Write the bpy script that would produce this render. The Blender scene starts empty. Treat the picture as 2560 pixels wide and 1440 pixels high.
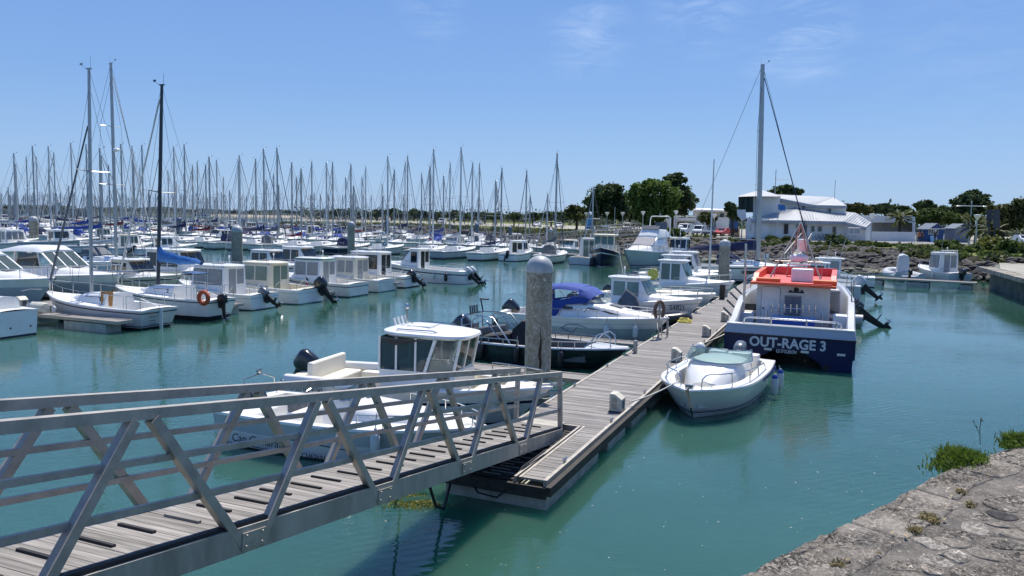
import bpy, bmesh, math, random
import numpy as np
from mathutils import Vector, Matrix
from math import sin, cos, pi, radians, sqrt, atan2
SC = bpy.context.scene
COL = SC.collection
random.seed(7)

# ------------------------------------------------------------------ camera
CAM_F = 1920.0; CAM_H = 5.0; PITCH = math.atan((720-543)/CAM_F); ROLL = radians(1.06)
cd = bpy.data.cameras.new("camera"); cam = bpy.data.objects.new("camera", cd); COL.objects.link(cam)
Fv = Vector((0, cos(PITCH), -sin(PITCH))); R0 = Vector((1, 0, 0)); U0 = Vector((0, sin(PITCH), cos(PITCH)))
Rv = R0*cos(ROLL)+U0*sin(ROLL); Uv = U0*cos(ROLL)-R0*sin(ROLL)
cam.matrix_world = Matrix(((Rv.x, Uv.x, -Fv.x, 0), (Rv.y, Uv.y, -Fv.y, 0), (Rv.z, Uv.z, -Fv.z, CAM_H), (0, 0, 0, 1)))
cd.sensor_width = 36; cd.lens = CAM_F/2560*36; cd.clip_start = 0.05; cd.clip_end = 12000
SC.camera = cam
def at(px, py, z=0.0):
    """point of the level z that is seen at a place of the photograph"""
    d = Fv+Rv*((px-1280)/CAM_F)+Uv*((720-py)/CAM_F); t = (z-CAM_H)/d.z
    return Vector((d.x*t, d.y*t, z))
def hz(px): return 519.3+.0185*px
def ray(px, py, D):
    d = Fv+Rv*((px-1280)/CAM_F)+Uv*((720-py)/CAM_F); t = D/d.y
    return Vector((d.x*t, d.y*t, CAM_H+d.z*t))
# ------------------------------------------------------------------ sky and sun
SUN_AZ = 20.0; SUN_EL = 62.0
W = bpy.data.worlds.new("World"); SC.world = W; W.use_nodes = True
wn = W.node_tree; wn.nodes.clear()
wo = wn.nodes.new('ShaderNodeOutputWorld'); wb = wn.nodes.new('ShaderNodeBackground')
st = wn.nodes.new('ShaderNodeTexSky'); st.sky_type = 'NISHITA'; st.sun_disc = False
st.sun_elevation = radians(SUN_EL); st.sun_rotation = radians(SUN_AZ); st.air_density = 1.15; st.dust_density = 0.5; st.ozone_density = 2.2
wb.inputs[1].default_value = 0.115
# thin cirrus streaks
tc = wn.nodes.new('ShaderNodeTexCoord'); mp = wn.nodes.new('ShaderNodeMapping'); mp.inputs['Scale'].default_value = (6, 6, 26)
mp.inputs['Rotation'].default_value = (0, radians(-20), 0)
nz = wn.nodes.new('ShaderNodeTexNoise'); nz.inputs['Scale'].default_value = 2.1; nz.inputs['Detail'].default_value = 9; nz.inputs['Roughness'].default_value = .62; nz.inputs['Distortion'].default_value = .6
cr = wn.nodes.new('ShaderNodeValToRGB'); cr.color_ramp.elements[0].position = .42; cr.color_ramp.elements[1].position = .74
cr.color_ramp.elements[0].color = (0, 0, 0, 1); cr.color_ramp.elements[1].color = (.24, .24, .24, 1)
mx = wn.nodes.new('ShaderNodeMixRGB'); mx.inputs[2].default_value = (7.5, 8.2, 9.0, 1)
tint = wn.nodes.new('ShaderNodeMixRGB'); tint.blend_type = 'MULTIPLY'; tint.inputs[0].default_value = 1; tint.inputs[2].default_value = (1.0, 1.0, 1.13, 1)
L = wn.links
L.new(tc.outputs['Generated'], mp.inputs[0]); L.new(mp.outputs[0], nz.inputs[0]); L.new(nz.outputs[0], cr.inputs[0])
# clear-day gradient by elevation, laid over the physical sky
sep = wn.nodes.new('ShaderNodeSeparateXYZ'); L.new(tc.outputs['Generated'], sep.inputs[0])
gr = wn.nodes.new('ShaderNodeValToRGB'); ge = gr.color_ramp.elements; ge[0].position = 0.0; ge[0].color = (.0465, .0610, .0860, 1); ge[1].position = 1.0; ge[1].color = (.0085, .0200, .0560, 1)
for p_, c_ in ((.06, (.0400, .0560, .0850)), (.16, (.0280, .0450, .0800)), (.32, (.0205, .0365, .0740)), (.6, (.0130, .0270, .0650))): q_ = ge.new(p_); q_.color = (*c_, 1)
L.new(sep.outputs[2], gr.inputs[0]); gs = wn.nodes.new('ShaderNodeVectorMath'); gs.operation = 'SCALE'; gs.inputs[3].default_value = 74.0; L.new(gr.outputs[0], gs.inputs[0])
gm = wn.nodes.new('ShaderNodeMixRGB'); gm.inputs[0].default_value = .8; L.new(st.outputs[0], gm.inputs[1]); L.new(gs.outputs[0], gm.inputs[2])
acc = None
for cpx, cpy, rad, am_ in ((1470, 80, .075, .9), (2010, 95, .085, 1.0), (1760, 10, .09, .8), (1080, 25, .06, .5), (2420, 60, .16, .25), (1900, 150, .05, .4)):
    dv_ = (Fv+Rv*((cpx-1280)/CAM_F)+Uv*((720-cpy)/CAM_F)).normalized(); vd = wn.nodes.new('ShaderNodeVectorMath'); vd.operation = 'DISTANCE'; vd.inputs[1].default_value = tuple(dv_); L.new(tc.outputs['Generated'], vd.inputs[0])
    mr_ = wn.nodes.new('ShaderNodeMapRange'); mr_.interpolation_type = 'SMOOTHSTEP'; mr_.inputs[1].default_value = 0; mr_.inputs[2].default_value = rad; mr_.inputs[3].default_value = am_; mr_.inputs[4].default_value = 0; L.new(vd.outputs['Value'], mr_.inputs[0])
    if acc is None: acc = mr_.outputs[0]
    else:
        ad_ = wn.nodes.new('ShaderNodeMath'); ad_.operation = 'MAXIMUM'; L.new(acc, ad_.inputs[0]); L.new(mr_.outputs[0], ad_.inputs[1]); acc = ad_.outputs[0]
mu_ = wn.nodes.new('ShaderNodeMath'); mu_.operation = 'MULTIPLY'; L.new(cr.outputs[0], mu_.inputs[0]); L.new(acc, mu_.inputs[1])
L.new(mu_.outputs[0], mx.inputs[0]); L.new(gm.outputs[0], tint.inputs[1]); tint.inputs[0].default_value = 1; tint.inputs[2].default_value = (.645, .755, .85, 1); L.new(tint.outputs[0], mx.inputs[1]); L.new(mx.outputs[0], wb.inputs[0]); L.new(wb.outputs[0], wo.inputs[0])
sd = bpy.data.lights.new("sun", 'SUN'); sun = bpy.data.objects.new("sun", sd); COL.objects.link(sun)
sd.energy = 4.3; sd.angle = radians(.53); sd.color = (1, .955, .88)
sv = Vector((sin(radians(SUN_AZ))*cos(radians(SUN_EL)), cos(radians(SUN_AZ))*cos(radians(SUN_EL)), sin(radians(SUN_EL))))
sun.rotation_euler = sv.to_track_quat('Z', 'Y').to_euler()
SC.view_settings.view_transform = 'Standard'; SC.view_settings.look = 'None'; SC.view_settings.gamma = 1; SC.view_settings.use_curve_mapping = False
SC.view_settings.exposure = 0.45
SC.cycles.max_bounces = 8; SC.cycles.transparent_max_bounces = 16

# ------------------------------------------------------------------ materials
MATS = {}
def mat(name, col, rough=.5, metal=0, var=.12, vs=6.0, bump=0, bs=40, spec=.5, obrand=0, dirt=None, coat=0, stretch=None):
    if name in MATS: return MATS[name]
    m = bpy.data.materials.new(name); m.use_nodes = True; t = m.node_tree; b = t.nodes['Principled BSDF']
    b.inputs['Roughness'].default_value = rough; b.inputs['Metallic'].default_value = metal
    b.inputs['Specular IOR Level'].default_value = spec; b.inputs['Coat Weight'].default_value = coat
    co = t.nodes.new('ShaderNodeTexCoord'); src = co.outputs['Object']
    if stretch:
        mpp = t.nodes.new('ShaderNodeMapping'); mpp.inputs['Scale'].default_value = stretch; t.links.new(src, mpp.inputs[0]); src = mpp.outputs[0]
    n = t.nodes.new('ShaderNodeTexNoise'); n.inputs['Scale'].default_value = vs; n.inputs['Detail'].default_value = 6; n.inputs['Roughness'].default_value = .65
    t.links.new(src, n.inputs[0])
    r = t.nodes.new('ShaderNodeValToRGB'); a, c2 = r.color_ramp.elements; a.position = .3; c2.position = .7
    d = dirt or tuple(c*(1-2*var) for c in col)
    a.color = (*d, 1) if not dirt else (*dirt, 1); c2.color = (*[min(1, c*(1+var*.5)) for c in col], 1)
    t.links.new(n.outputs[0], r.inputs[0]); out = r.outputs[0]
    if obrand:
        oi = t.nodes.new('ShaderNodeObjectInfo'); mr = t.nodes.new('ShaderNodeMapRange'); mr.inputs[3].default_value = 1-obrand; mr.inputs[4].default_value = 1+obrand*.6
        t.links.new(oi.outputs['Random'], mr.inputs[0]); mm = t.nodes.new('ShaderNodeMixRGB'); mm.blend_type = 'MULTIPLY'; mm.inputs[0].default_value = 1
        t.links.new(out, mm.inputs[1]); t.links.new(mr.outputs[0], mm.inputs[2]); out = mm.outputs[0]
    t.links.new(out, b.inputs['Base Color'])
    if bump:
        n2 = t.nodes.new('ShaderNodeTexNoise'); n2.inputs['Scale'].default_value = bs; n2.inputs['Detail'].default_value = 5; t.links.new(src, n2.inputs[0])
        bp = t.nodes.new('ShaderNodeBump'); bp.inputs['Strength'].default_value = bump; bp.inputs['Distance'].default_value = .02
        t.links.new(n2.outputs[0], bp.inputs['Height']); t.links.new(bp.outputs[0], b.inputs['Normal'])
    MATS[name] = m; return m
def glassmat(name, col, alpha, rough=.03):
    m = bpy.data.materials.new(name); m.use_nodes = True; t = m.node_tree; t.nodes.clear()
    o = t.nodes.new('ShaderNodeOutputMaterial'); g = t.nodes.new('ShaderNodeBsdfGlossy'); g.inputs['Roughness'].default_value = rough
    tr = t.nodes.new('ShaderNodeBsdfTransparent'); tr.inputs[0].default_value = (*col, 1)
    df = t.nodes.new('ShaderNodeBsdfDiffuse'); df.inputs[0].default_value = (*[c*.5 for c in col], 1)
    m1 = t.nodes.new('ShaderNodeMixShader'); m1.inputs[0].default_value = alpha
    fr = t.nodes.new('ShaderNodeFresnel'); fr.inputs[0].default_value = 1.5; m2 = t.nodes.new('ShaderNodeMixShader')
    t.links.new(tr.outputs[0], m1.inputs[1]); t.links.new(df.outputs[0], m1.inputs[2]); t.links.new(fr.outputs[0], m2.inputs[0])
    t.links.new(m1.outputs[0], m2.inputs[1]); t.links.new(g.outputs[0], m2.inputs[2]); t.links.new(m2.outputs[0], o.inputs[0])
    MATS[name] = m; return m
WHITE = mat('white_gelcoat', (.86, .845, .80), .28, var=.05, vs=2.5, coat=.3)
WHITE2 = mat('aged_white_gelcoat', (.77, .755, .70), .4, var=.09, vs=3)
DECKW = mat('nonslip_white_deck', (.80, .79, .75), .6, var=.08, vs=9, bump=.15, bs=90)
CREAM = mat('cream_gelcoat', (.74, .69, .55), .4, var=.06, vs=3)
CREAMV = mat('cream_vinyl', (.78, .74, .64), .6, var=.06, vs=4, bump=.1)
PGREY = mat('pale_grey_hull', (.52, .54, .56), .35, var=.06, vs=3)
GREEN_H = mat('sage_hull', (.50, .56, .54), .35, var=.06, vs=3)
DGREEN = mat('dark_green_paint', (.030, .050, .048), .32, var=.2, vs=4)
NAVY = mat('navy_paint', (.006, .014, .070), .4, var=.12, vs=2, spec=.3)
NAVYD = mat('deep_navy_hull', (.010, .018, .055), .3, var=.15, vs=2)
BLUEH = mat('mid_blue_hull', (.05, .16, .42), .35, var=.12, vs=3)
BLUEC = mat('blue_canvas', (.022, .07, .34), .8, var=.2, vs=5, bump=.35, bs=12)
BLUEL = mat('bright_blue_canvas', (.05, .20, .52), .75, var=.2, vs=5, bump=.5, bs=10)
NAVYC = mat('navy_canvas', (.015, .025, .085), .85, var=.2, vs=5, bump=.3, bs=12)
BLACKC = mat('black_canvas', (.014, .015, .018), .7, var=.25, vs=5, bump=.4, bs=9)
GREYC = mat('grey_canvas', (.13, .145, .165), .8, var=.2, vs=5, bump=.4, bs=9)
REDC = mat('burgundy_canvas', (.17, .02, .025), .8, var=.2, vs=5, bump=.3, bs=12)
SAILW = mat('white_sailcloth', (.66, .66, .62), .8, var=.12, vs=5, bump=.4, bs=9)
ORANGE = mat('orange_paint', (.80, .13, .045), .5, var=.1, vs=4)
CORAL = mat('coral_red_paint', (.72, .095, .085), .55, var=.1, vs=4)
RORANGE = mat('faded_orange_ring', (.50, .10, .035), .7, var=.2, vs=8)
RED = mat('red_paint', (.55, .03, .03), .35, var=.08)
YELLOW = mat('yellow_plastic', (.78, .66, .13), .6, var=.15, vs=8)
BLACK = mat('black_plastic', (.012, .012, .014), .35, var=.2)
COWLB = mat('black_engine_cowl', (.018, .02, .024), .18, var=.15, coat=.5)
COWLG = mat('grey_engine_cowl', (.13, .15, .17), .25, var=.12, coat=.4)
COWLW = mat('silver_engine_cowl', (.50, .52, .53), .3, var=.08, coat=.3)
RUBW = mat('weathered_rubber', (.050, .044, .038), .8, var=.3, vs=6)
RUBBER = mat('black_rubber', (.02, .02, .022), .7, var=.25)
TUBEG = mat('light_grey_rubber', (.45, .47, .48), .55, var=.08)
TUBEB = mat('black_tube', (.018, .019, .022), .35, var=.1)
FOUL = mat('black_antifouling', (.013, .014, .018), .6, var=.3, vs=6)
FOULB = mat('blue_antifouling', (.02, .05, .14), .6, var=.3, vs=6)
FOULG = mat('teal_antifouling', (.03, .17, .15), .6, var=.3, vs=6)
DARKW = mat('dark_window', (.012, .018, .022), .06, var=.1, spec=.8)
GREENW = mat('green_tinted_window', (.05, .11, .10), .06, var=.1, spec=.8)
CURT = mat('curtained_window', (.33, .34, .34), .25, var=.2, vs=14)
METAL = mat('stainless_steel', (.55, .56, .57), .22, 1, var=.08)
MASTM = mat('anodised_mast', (.42, .43, .43), .38, .75, var=.1)
MASTD = mat('dark_painted_mast', (.035, .045, .06), .35, .2, var=.12)
MASTP = mat('pale_mast', (.62, .63, .62), .4, .3, var=.08)
WIRE = mat('rigging_wire', (.16, .17, .19), .5, .5, var=.1)
ALU = mat('weathered_aluminium', (.46, .415, .355), .5, .3, var=.16, vs=5, bump=.06, bs=60)
ALUB = mat('weathered_aluminium_beam', (.46, .43, .37), .6, .3, var=.2, vs=3, bump=.05, stretch=(1, 1, .25))
WOOD = mat('teak_board', (.42, .20, .06), .5, var=.2, vs=9)
CONC = mat('float_concrete', (.48, .48, .42), .8, var=.2, vs=4, bump=.2, bs=25, dirt=(.28, .30, .24))
ROPE = mat('white_rope', (.58, .56, .48), .8, var=.2, vs=20)
ROPEB = mat('black_hose', (.02, .02, .025), .5, var=.2)
BUMPW = mat('white_fender', (.68, .69, .67), .4, var=.1)
BUMPB = mat('blue_fender_end', (.03, .07, .35), .4, var=.1)
PEDEST = mat('beige_pedestal', (.60, .56, .46), .6, var=.1, vs=5)
LETT = mat('white_lettering', (.62, .63, .66), .6, var=.03)
LETTB = mat('black_lettering', (.02, .02, .025), .6, var=.05)
LETTN = mat('navy_lettering', (.02, .04, .20), .6, var=.05)
SOLAR = mat('solar_cells', (.03, .05, .12), .15, var=.15, vs=20)
GLASS = glassmat('clear_glass', (.86, .93, .92), .10)
GLASST = glassmat('blue_green_tinted_glass', (.20, .33, .36), .35)
GLASSG = glassmat('green_tinted_glass', (.55, .74, .70), .28)
def plankmat(name, c1, c2, axis):
    m = bpy.data.materials.new(name); m.use_nodes = True; t = m.node_tree; b = t.nodes['Principled BSDF']; b.inputs['Roughness'].default_value = .85
    co = t.nodes.new('ShaderNodeTexCoord'); mpp = t.nodes.new('ShaderNodeMapping'); s = [26, 26, 26]; s[axis] = 1.6; mpp.inputs['Scale'].default_value = s
    oi = t.nodes.new('ShaderNodeObjectInfo'); ad = t.nodes.new('ShaderNodeVectorMath'); ad.operation = 'ADD'
    t.links.new(co.outputs['Object'], ad.inputs[0]); cm = t.nodes.new('ShaderNodeVectorMath'); cm.operation = 'SCALE'; cm.inputs[3].default_value = 30
    t.links.new(oi.outputs['Location'], cm.inputs[0]); t.links.new(cm.outputs[0], ad.inputs[1]); t.links.new(ad.outputs[0], mpp.inputs[0])
    n = t.nodes.new('ShaderNodeTexNoise'); n.inputs['Scale'].default_value = 1; n.inputs['Detail'].default_value = 5; t.links.new(mpp.outputs[0], n.inputs[0])
    r = t.nodes.new('ShaderNodeValToRGB'); r.color_ramp.elements[0].position = .32; r.color_ramp.elements[1].position = .68
    r.color_ramp.elements[0].color = (*c1, 1); r.color_ramp.elements[1].color = (*c2, 1); t.links.new(n.outputs[0], r.inputs[0])
    mr = t.nodes.new('ShaderNodeMapRange'); mr.inputs[3].default_value = .72; mr.inputs[4].default_value = 1.15; t.links.new(oi.outputs['Random'], mr.inputs[0])
    mm = t.nodes.new('ShaderNodeMixRGB'); mm.blend_type = 'MULTIPLY'; mm.inputs[0].default_value = 1; t.links.new(r.outputs[0], mm.inputs[1]); t.links.new(mr.outputs[0], mm.inputs[2])
    t.links.new(mm.outputs[0], b.inputs['Base Color'])
    bp = t.nodes.new('ShaderNodeBump'); bp.inputs['Strength'].default_value = .35; bp.inputs['Distance'].default_value = .01; t.links.new(n.outputs[0], bp.inputs['Height']); t.links.new(bp.outputs[0], b.inputs['Normal'])
    MATS[name] = m; return m
PLANK = plankmat('silvered_deck_plank', (.15, .138, .126), (.35, .325, .30), 0)
PLANKD = plankmat('shaded_deck_plank', (.03, .03, .028), (.06, .055, .05), 0)  # plank colour darkened to carry the gangway's shadow on the deck

# ------------------------------------------------------------------ mesh builder
Z = Vector((0, 0, 1))
class MB:
    def __init__(s): s.v = []; s.f = []; s.mi = []
    def add(s, vs, fs, mi=0):
        o = len(s.v); s.v += [tuple(v) for v in vs]; s.f += [tuple(i+o for i in f) for f in fs]; s.mi += [mi]*len(fs); return s
    def box(s, c, d, mi=0, rz=0, ry=0):
        M = Matrix.Rotation(rz, 3, 'Z') @ Matrix.Rotation(ry, 3, 'Y'); c = Vector(c)
        vs = [c+M @ Vector((x*d[0]/2, y*d[1]/2, z*d[2]/2)) for z in (-1, 1) for x, y in ((-1, -1), (1, -1), (1, 1), (-1, 1))]
        return s.add(vs, [(3, 2, 1, 0), (4, 5, 6, 7), (0, 1, 5, 4), (1, 2, 6, 5), (2, 3, 7, 6), (3, 0, 4, 7)], mi)
    def beam(s, p, q, w, h, mi=0, up=Z):
        p = Vector(p); q = Vector(q); d = (q-p).normalized(); up = Vector(up)
        if abs(d.dot(up)) > .99: up = Vector((1, 0, 0))
        sd_ = d.cross(up).normalized(); u2 = sd_.cross(d)
        vs = [e+sd_*(a*w/2)+u2*(b*h/2) for e in (p, q) for a, b in ((-1, -1), (1, -1), (1, 1), (-1, 1))]
        return s.add(vs, [(3, 2, 1, 0), (4, 5, 6, 7), (0, 1, 5, 4), (1, 2, 6, 5), (2, 3, 7, 6), (3, 0, 4, 7)], mi)
    def tube(s, pts, r, n=6, mi=0, closed=False, r2=None):
        pts = [Vector(p) for p in pts]; N = len(pts); rings = []; prev = None
        for i, p in enumerate(pts):
            if closed: d = pts[(i+1) % N]-pts[i-1]
            else: d = pts[min(i+1, N-1)]-pts[max(i-1, 0)]
            d.normalize()
            if prev is None: a = d.cross(Z if abs(d.z) < .9 else Vector((1, 0, 0))).normalized()
            else: a = (prev-d*prev.dot(d)).normalized()
            prev = a; b = d.cross(a); rr = r if r2 is None else r+(r2-r)*i/(N-1)
            rings.append([p+a*(rr*cos(2*pi*k/n))+b*(rr*sin(2*pi*k/n)) for k in range(n)])
        return s.loft(rings, mi=mi, cap=not closed, wrap=closed)
    def loft(s, rings, mi=0, cap=True, wrap=False, mis=None):
        n = len(rings[0]); o = len(s.v); N = len(rings)
        for r in rings: s.v += [tuple(p) for p in r]
        for i in range(N if wrap else N-1):
            j = (i+1) % N
            for k in range(n):
                k2 = (k+1) % n; s.f.append((o+i*n+k, o+i*n+k2, o+j*n+k2, o+j*n+k)); s.mi.append(mis[k] if mis else mi)
        if cap and not wrap:
            s.f.append(tuple(o+k for k in range(n))[::-1]); s.mi.append(mi); s.f.append(tuple(o+(N-1)*n+k for k in range(n))); s.mi.append(mi)
        return s
    def grid(s, rows, mi=0, mis=None, flip=False):
        n = len(rows[0]); o = len(s.v)
        for r in rows: s.v += [tuple(p) for p in r]
        for i in range(len(rows)-1):
            for k in range(n-1):
                f = (o+i*n+k, o+i*n+k+1, o+(i+1)*n+k+1, o+(i+1)*n+k); s.f.append(f[::-1] if flip else f); s.mi.append(mis[i] if mis else mi)
        return s
    def poly(s, pts, mi=0): return s.add(pts, [tuple(range(len(pts)))], mi)
    def prism(s, poly, off, mi=0):
        n = len(poly); off = Vector(off); a = [Vector(p) for p in poly]; b = [p+off for p in a]
        return s.add(a+b, [tuple(range(n))[::-1], tuple(range(n, 2*n))]+[(k, (k+1) % n, n+(k+1) % n, n+k) for k in range(n)], mi)
    def lathe(s, prof, c=(0, 0, 0), n=12, mi=0, axis=2):
        rings = []
        for r, z in prof:
            ring = []
            for k in range(n):
                a = 2*pi*k/n; p = [r*cos(a), r*sin(a), z]
                if axis == 0: p = [z, r*cos(a), r*sin(a)]
                if axis == 1: p = [r*sin(a), z, r*cos(a)]
                ring.append((p[0]+c[0], p[1]+c[1], p[2]+c[2]))
            rings.append(ring)
        return s.loft(rings, mi=mi)
    def ell(s, c, r, n=10, m=6, mi=0, R=None):
        rings = []
        for i in range(m+1):
            t = -pi/2+pi*i/m; cc = max(cos(t), .02)
            rr = [Vector((r[0]*cc*cos(2*pi*k/n), r[1]*cc*sin(2*pi*k/n), r[2]*sin(t))) for k in range(n)]
            if R is not None: rr = [R @ p for p in rr]
            rings.append([p+Vector(c) for p in rr])
        return s.loft(rings, mi=mi)
    def mesh(s, name, mats, smooth=35):
        me = bpy.data.meshes.new(name); me.from_pydata([tuple(v) for v in s.v], [], s.f)
        mats = mats if isinstance(mats, (list, tuple)) else [mats]
        for m in mats: me.materials.append(m)
        if len(mats) > 1: me.polygons.foreach_set('material_index', s.mi)
        bm = bmesh.new(); bm.from_mesh(me); bmesh.ops.recalc_face_normals(bm, faces=bm.faces); bm.to_mesh(me); bm.free()
        if smooth:
            me.polygons.foreach_set('use_smooth', [True]*len(me.polygons)); me.set_sharp_from_angle(angle=radians(smooth))
        return me
    def build(s, name, mats, parent=None, smooth=35, **kw):
        o = bpy.data.objects.new(name, s.mesh(name, mats, smooth)); COL.objects.link(o); o.parent = parent
        for k, v in kw.items(): o[k] = v
        return o
def thing(name, label, cat, loc=(0, 0, 0), rz=0, group=None):
    o = bpy.data.objects.new(name, None); COL.objects.link(o); o.location = loc; o.rotation_euler = (0, 0, rz); o.empty_display_size = .3
    o['label'] = label; o['category'] = cat
    if group: o['group'] = group
    return o
def tag(o, label, cat, group=None):
    o['label'] = label; o['category'] = cat
    if group: o['group'] = group
    return o
def structure(o): o['kind'] = 'structure'; return o
def stuff(o): o['kind'] = 'stuff'; return o
KIDS = {}
def copy_tree(o, parent=None, kids=None):
    c = o.copy(); COL.objects.link(c); c.parent = parent
    for ch in o.children: copy_tree(ch, c)
    return c
def text(s, size, m, parent, loc, rot, name='lettering', ext=.003, align='CENTER', bold=0, sx=1.0):
    cu = bpy.data.curves.new('t', 'FONT'); cu.body = s; cu.size = size; cu.extrude = ext; cu.align_x = align; cu.align_y = 'CENTER'; cu.offset = bold
    cu.resolution_u = 3
    to = bpy.data.objects.new('t', cu); COL.objects.link(to); bpy.context.view_layer.update()
    me = bpy.data.meshes.new_from_object(to.evaluated_get(bpy.context.evaluated_depsgraph_get())); bpy.data.objects.remove(to); bpy.data.curves.remove(cu)
    me.materials.clear(); me.materials.append(m)
    o = bpy.data.objects.new(name, me); COL.objects.link(o); o.parent = parent; o.location = loc; o.rotation_euler = rot; o.scale = (sx, 1, 1); return o
# pontoon frame: s runs along the pontoon away from the quay, n to its right
PAZ = radians(23.1); Us = Vector((sin(PAZ), cos(PAZ), 0)); Un = Vector((cos(PAZ), -sin(PAZ), 0))
def SN(s, n, z=0.0): return Us*s+Un*n+Z*z
def rz_of(az_deg): return pi/2-radians(az_deg)
# ------------------------------------------------------------------ boat parts
class Hull:
    """stations along x from transom (0) to stem (L)"""
    def __init__(s, L, B, fs=.7, fb=1.1, tw=.85, rake=None, p=2.3, fl=.88, draft=.3, sag=0, tmax=.42, g=.13, trk=0, bowfull=.5):
        s.L, s.B, s.fs, s.fb, s.tw, s.p, s.fl, s.draft, s.sag, s.tmax, s.g, s.trk = L, B, fs, fb, tw, p, fl, draft, sag, tmax, g, trk
        s.rake = .13*L if rake is None else rake; s.bf = bowfull
    def w(s, t):
        if t < s.tmax: f = s.tw+(1-s.tw)*sin(t/s.tmax*pi/2)
        else: f = 1-((t-s.tmax)/(1-s.tmax))**s.p
        return max(s.B/2*f, .03)
    def z(s, t): return s.fs+(s.fb-s.fs)*t**1.7-s.sag*sin(pi*t)
    def pt(s, t, q, out=0.0):
        zs = s.z(t); zz = -.04+q*(zs+.04); fl = s.fl-s.bf*max(0, t-.2)**2
        w = (s.w(t)+out)*(fl+(1-fl)*q**.75)
        x = t*s.L-s.rake*(1-q)*t**3+s.trk*(1-q)*(1-t)**5*(1 if s.trk > 0 else 1)
        if s.trk < 0: x = t*s.L-s.rake*(1-q)*t**3-s.trk*q*(1-t)**5
        return x, w, zz
    def shell(s, parent, mats, bands, N=16, name='hull', rub=.025):
        """bands: list of (q, material index of the strip below it) from waterline to sheer"""
        ts = [i/N for i in range(N+1)]; ts = [t if t < .5 else .5+(t-.5)*(1-.0*(t-.5)) for t in ts]
        mb = MB()
        for sg in (1, -1):
            rows = []; mi = []
            rows.append([(s.pt(t, 0)[0]-.05*t*s.L*(t**4), .0, -s.draft*(1-t**4)-.04) for t in ts]); mi.append(0)
            rows.append([(x, sg*w, z) for x, w, z in (s.pt(t, 0) for t in ts)])
            for q, m in bands:
                rows.append([(x, sg*w, z) for x, w, z in (s.pt(t, q) for t in ts)]); mi.append(m)
            top = bands[-1][1]
            rows.append([(s.pt(t, 1)[0]+rub*t**3, sg*(s.pt(t, 1)[1]+rub), s.z(t)) for t in ts]); mi.append(top)
            rows.append([(s.pt(t, 1)[0]+rub*t**3, sg*(s.pt(t, 1)[1]+rub*.6), s.z(t)+.045) for t in ts]); mi.append(len(mats)-1)
            rows.append([(s.pt(t, 1)[0]-.3*s.g*t**3, sg*s.inner(t), s.z(t)+.05) for t in ts]); mi.append(len(mats)-1)
            mb.grid(rows, mis=mi, flip=sg < 0)
            if sg > 0: R = rows
        # transom
        for i in range(len(R)-2):
            a, b = R[i][0], R[i+1][0]; mb.add([a, b, (b[0], -b[1], b[2]), (a[0], -a[1], a[2])], [(0, 1, 2, 3)], mi[i])
        return mb.build(name, mats, parent, 40)
    def inner(s, t): return max(s.w(t)-min(s.g, .55*s.w(t)), .01)
    def deck(s, parent, mat_, t0, t1, zf, N=16, name='deck', cmat=None, camber=.05, aft=0.0):
        """deck with a cockpit well between t0 and t1 going down to zf"""
        ts = sorted(set([i/N for i in range(N+1)]+[t0, t1])); mb = MB(); ck = MB(); am = MB()
        def row(t): x = s.pt(t, 1)[0]-.3*s.g*t**3; w = s.inner(t); z = s.z(t)+.05; return [(x, w*k, z+camber*(1-k*k)) for k in (-1, -.5, 0, .5, 1)]
        for a, b in zip(ts[:-1], ts[1:]):
            if a >= t0-1e-6 and b <= t1+1e-6: continue
            if b <= t0+1e-6: am.grid([row(a), row(b)])
            else: mb.grid([row(a), row(b)])
        if t1 > t0:
            rows = []
            for t in [t for t in ts if t0-1e-6 <= t <= t1+1e-6]:
                x = s.pt(t, 1)[0]; w = s.inner(t); z = s.z(t)+.05
                rows.append([(x, -w, z), (x, -w+.05, zf), (x, 0, zf), (x, w-.05, zf), (x, w, z)])
            ck.grid(rows)
            for t in (t0, t1):
                r = row(t); x, w = r[4][0], r[4][1]; ck.poly([(x, -w+.05, zf), (x, w-.05, zf)]+r[::-1])
            ck.build('cockpit', cmat or mat_, parent, 30)
        if am.f: am.build('aft_deck' if mb.f else name, mat_, parent, 30)
        if mb.f: mb.build(name, mat_, parent, 30)
    def rail(s, parent, t0, t1, h=.5, r=.014, n=5, bowloop=True, mid=False, name='guard_rail', m=None, inset=.06, gap=0.0):
        mb = MB(); inset_ = inset
        def P(t, hh, sg): return Vector((s.pt(t, 1)[0]-inset*t, sg*max(s.w(t)-inset, .02), s.z(t)+.05+hh))
        ks = [t0+(t1-t0)*i/14 for i in range(15)]
        for sg in (1, -1):
            pts = [P(t0, 0, sg)]+[P(t, h, sg) for t in ks]
            if gap: pts = pts+[P(t1, 0, sg)]
            elif bowloop: pts = pts+[Vector((P(t1, h, sg).x+.12, 0, P(t1, h, sg).z))]
            mb.tube(pts, r, 5)
            if mid: mb.tube([P(t, h*.5, sg) for t in ks], r*.7, 4)
            for i in range(1, n+1): t = t0+(t1-t0)*i/(n+.0); mb.tube([P(t, 0, sg), P(t, h, sg)], r, 5)
            if gap or not bowloop: mb.build(name, m or METAL, parent); mb = MB()
        if mb.f: mb.build(name, m or METAL, parent)
def sec_ring(x, wb, wt, zb, zt, r=.12):
    dz = zt-zb; e = min(r, dz*.45)
    return [(x, -wb, zb), (x, -(wb+(wt-wb)*(1-e/dz)), zt-e), (x, -wt+e*.3, zt-e*.25), (x, -wt+e*1.2, zt), (x, 0, zt+.04), (x, wt-e*1.2, zt), (x, wt-e*.3, zt-e*.25), (x, wb+(wt-wb)*(1-e/dz), zt-e), (x, wb, zb)]
def coach(parent, secs, m, name='coachroof', r=.1):
    mb = MB(); mb.loft([sec_ring(*q, r=r) for q in secs]); return mb.build(name, m, parent, 40)
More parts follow.
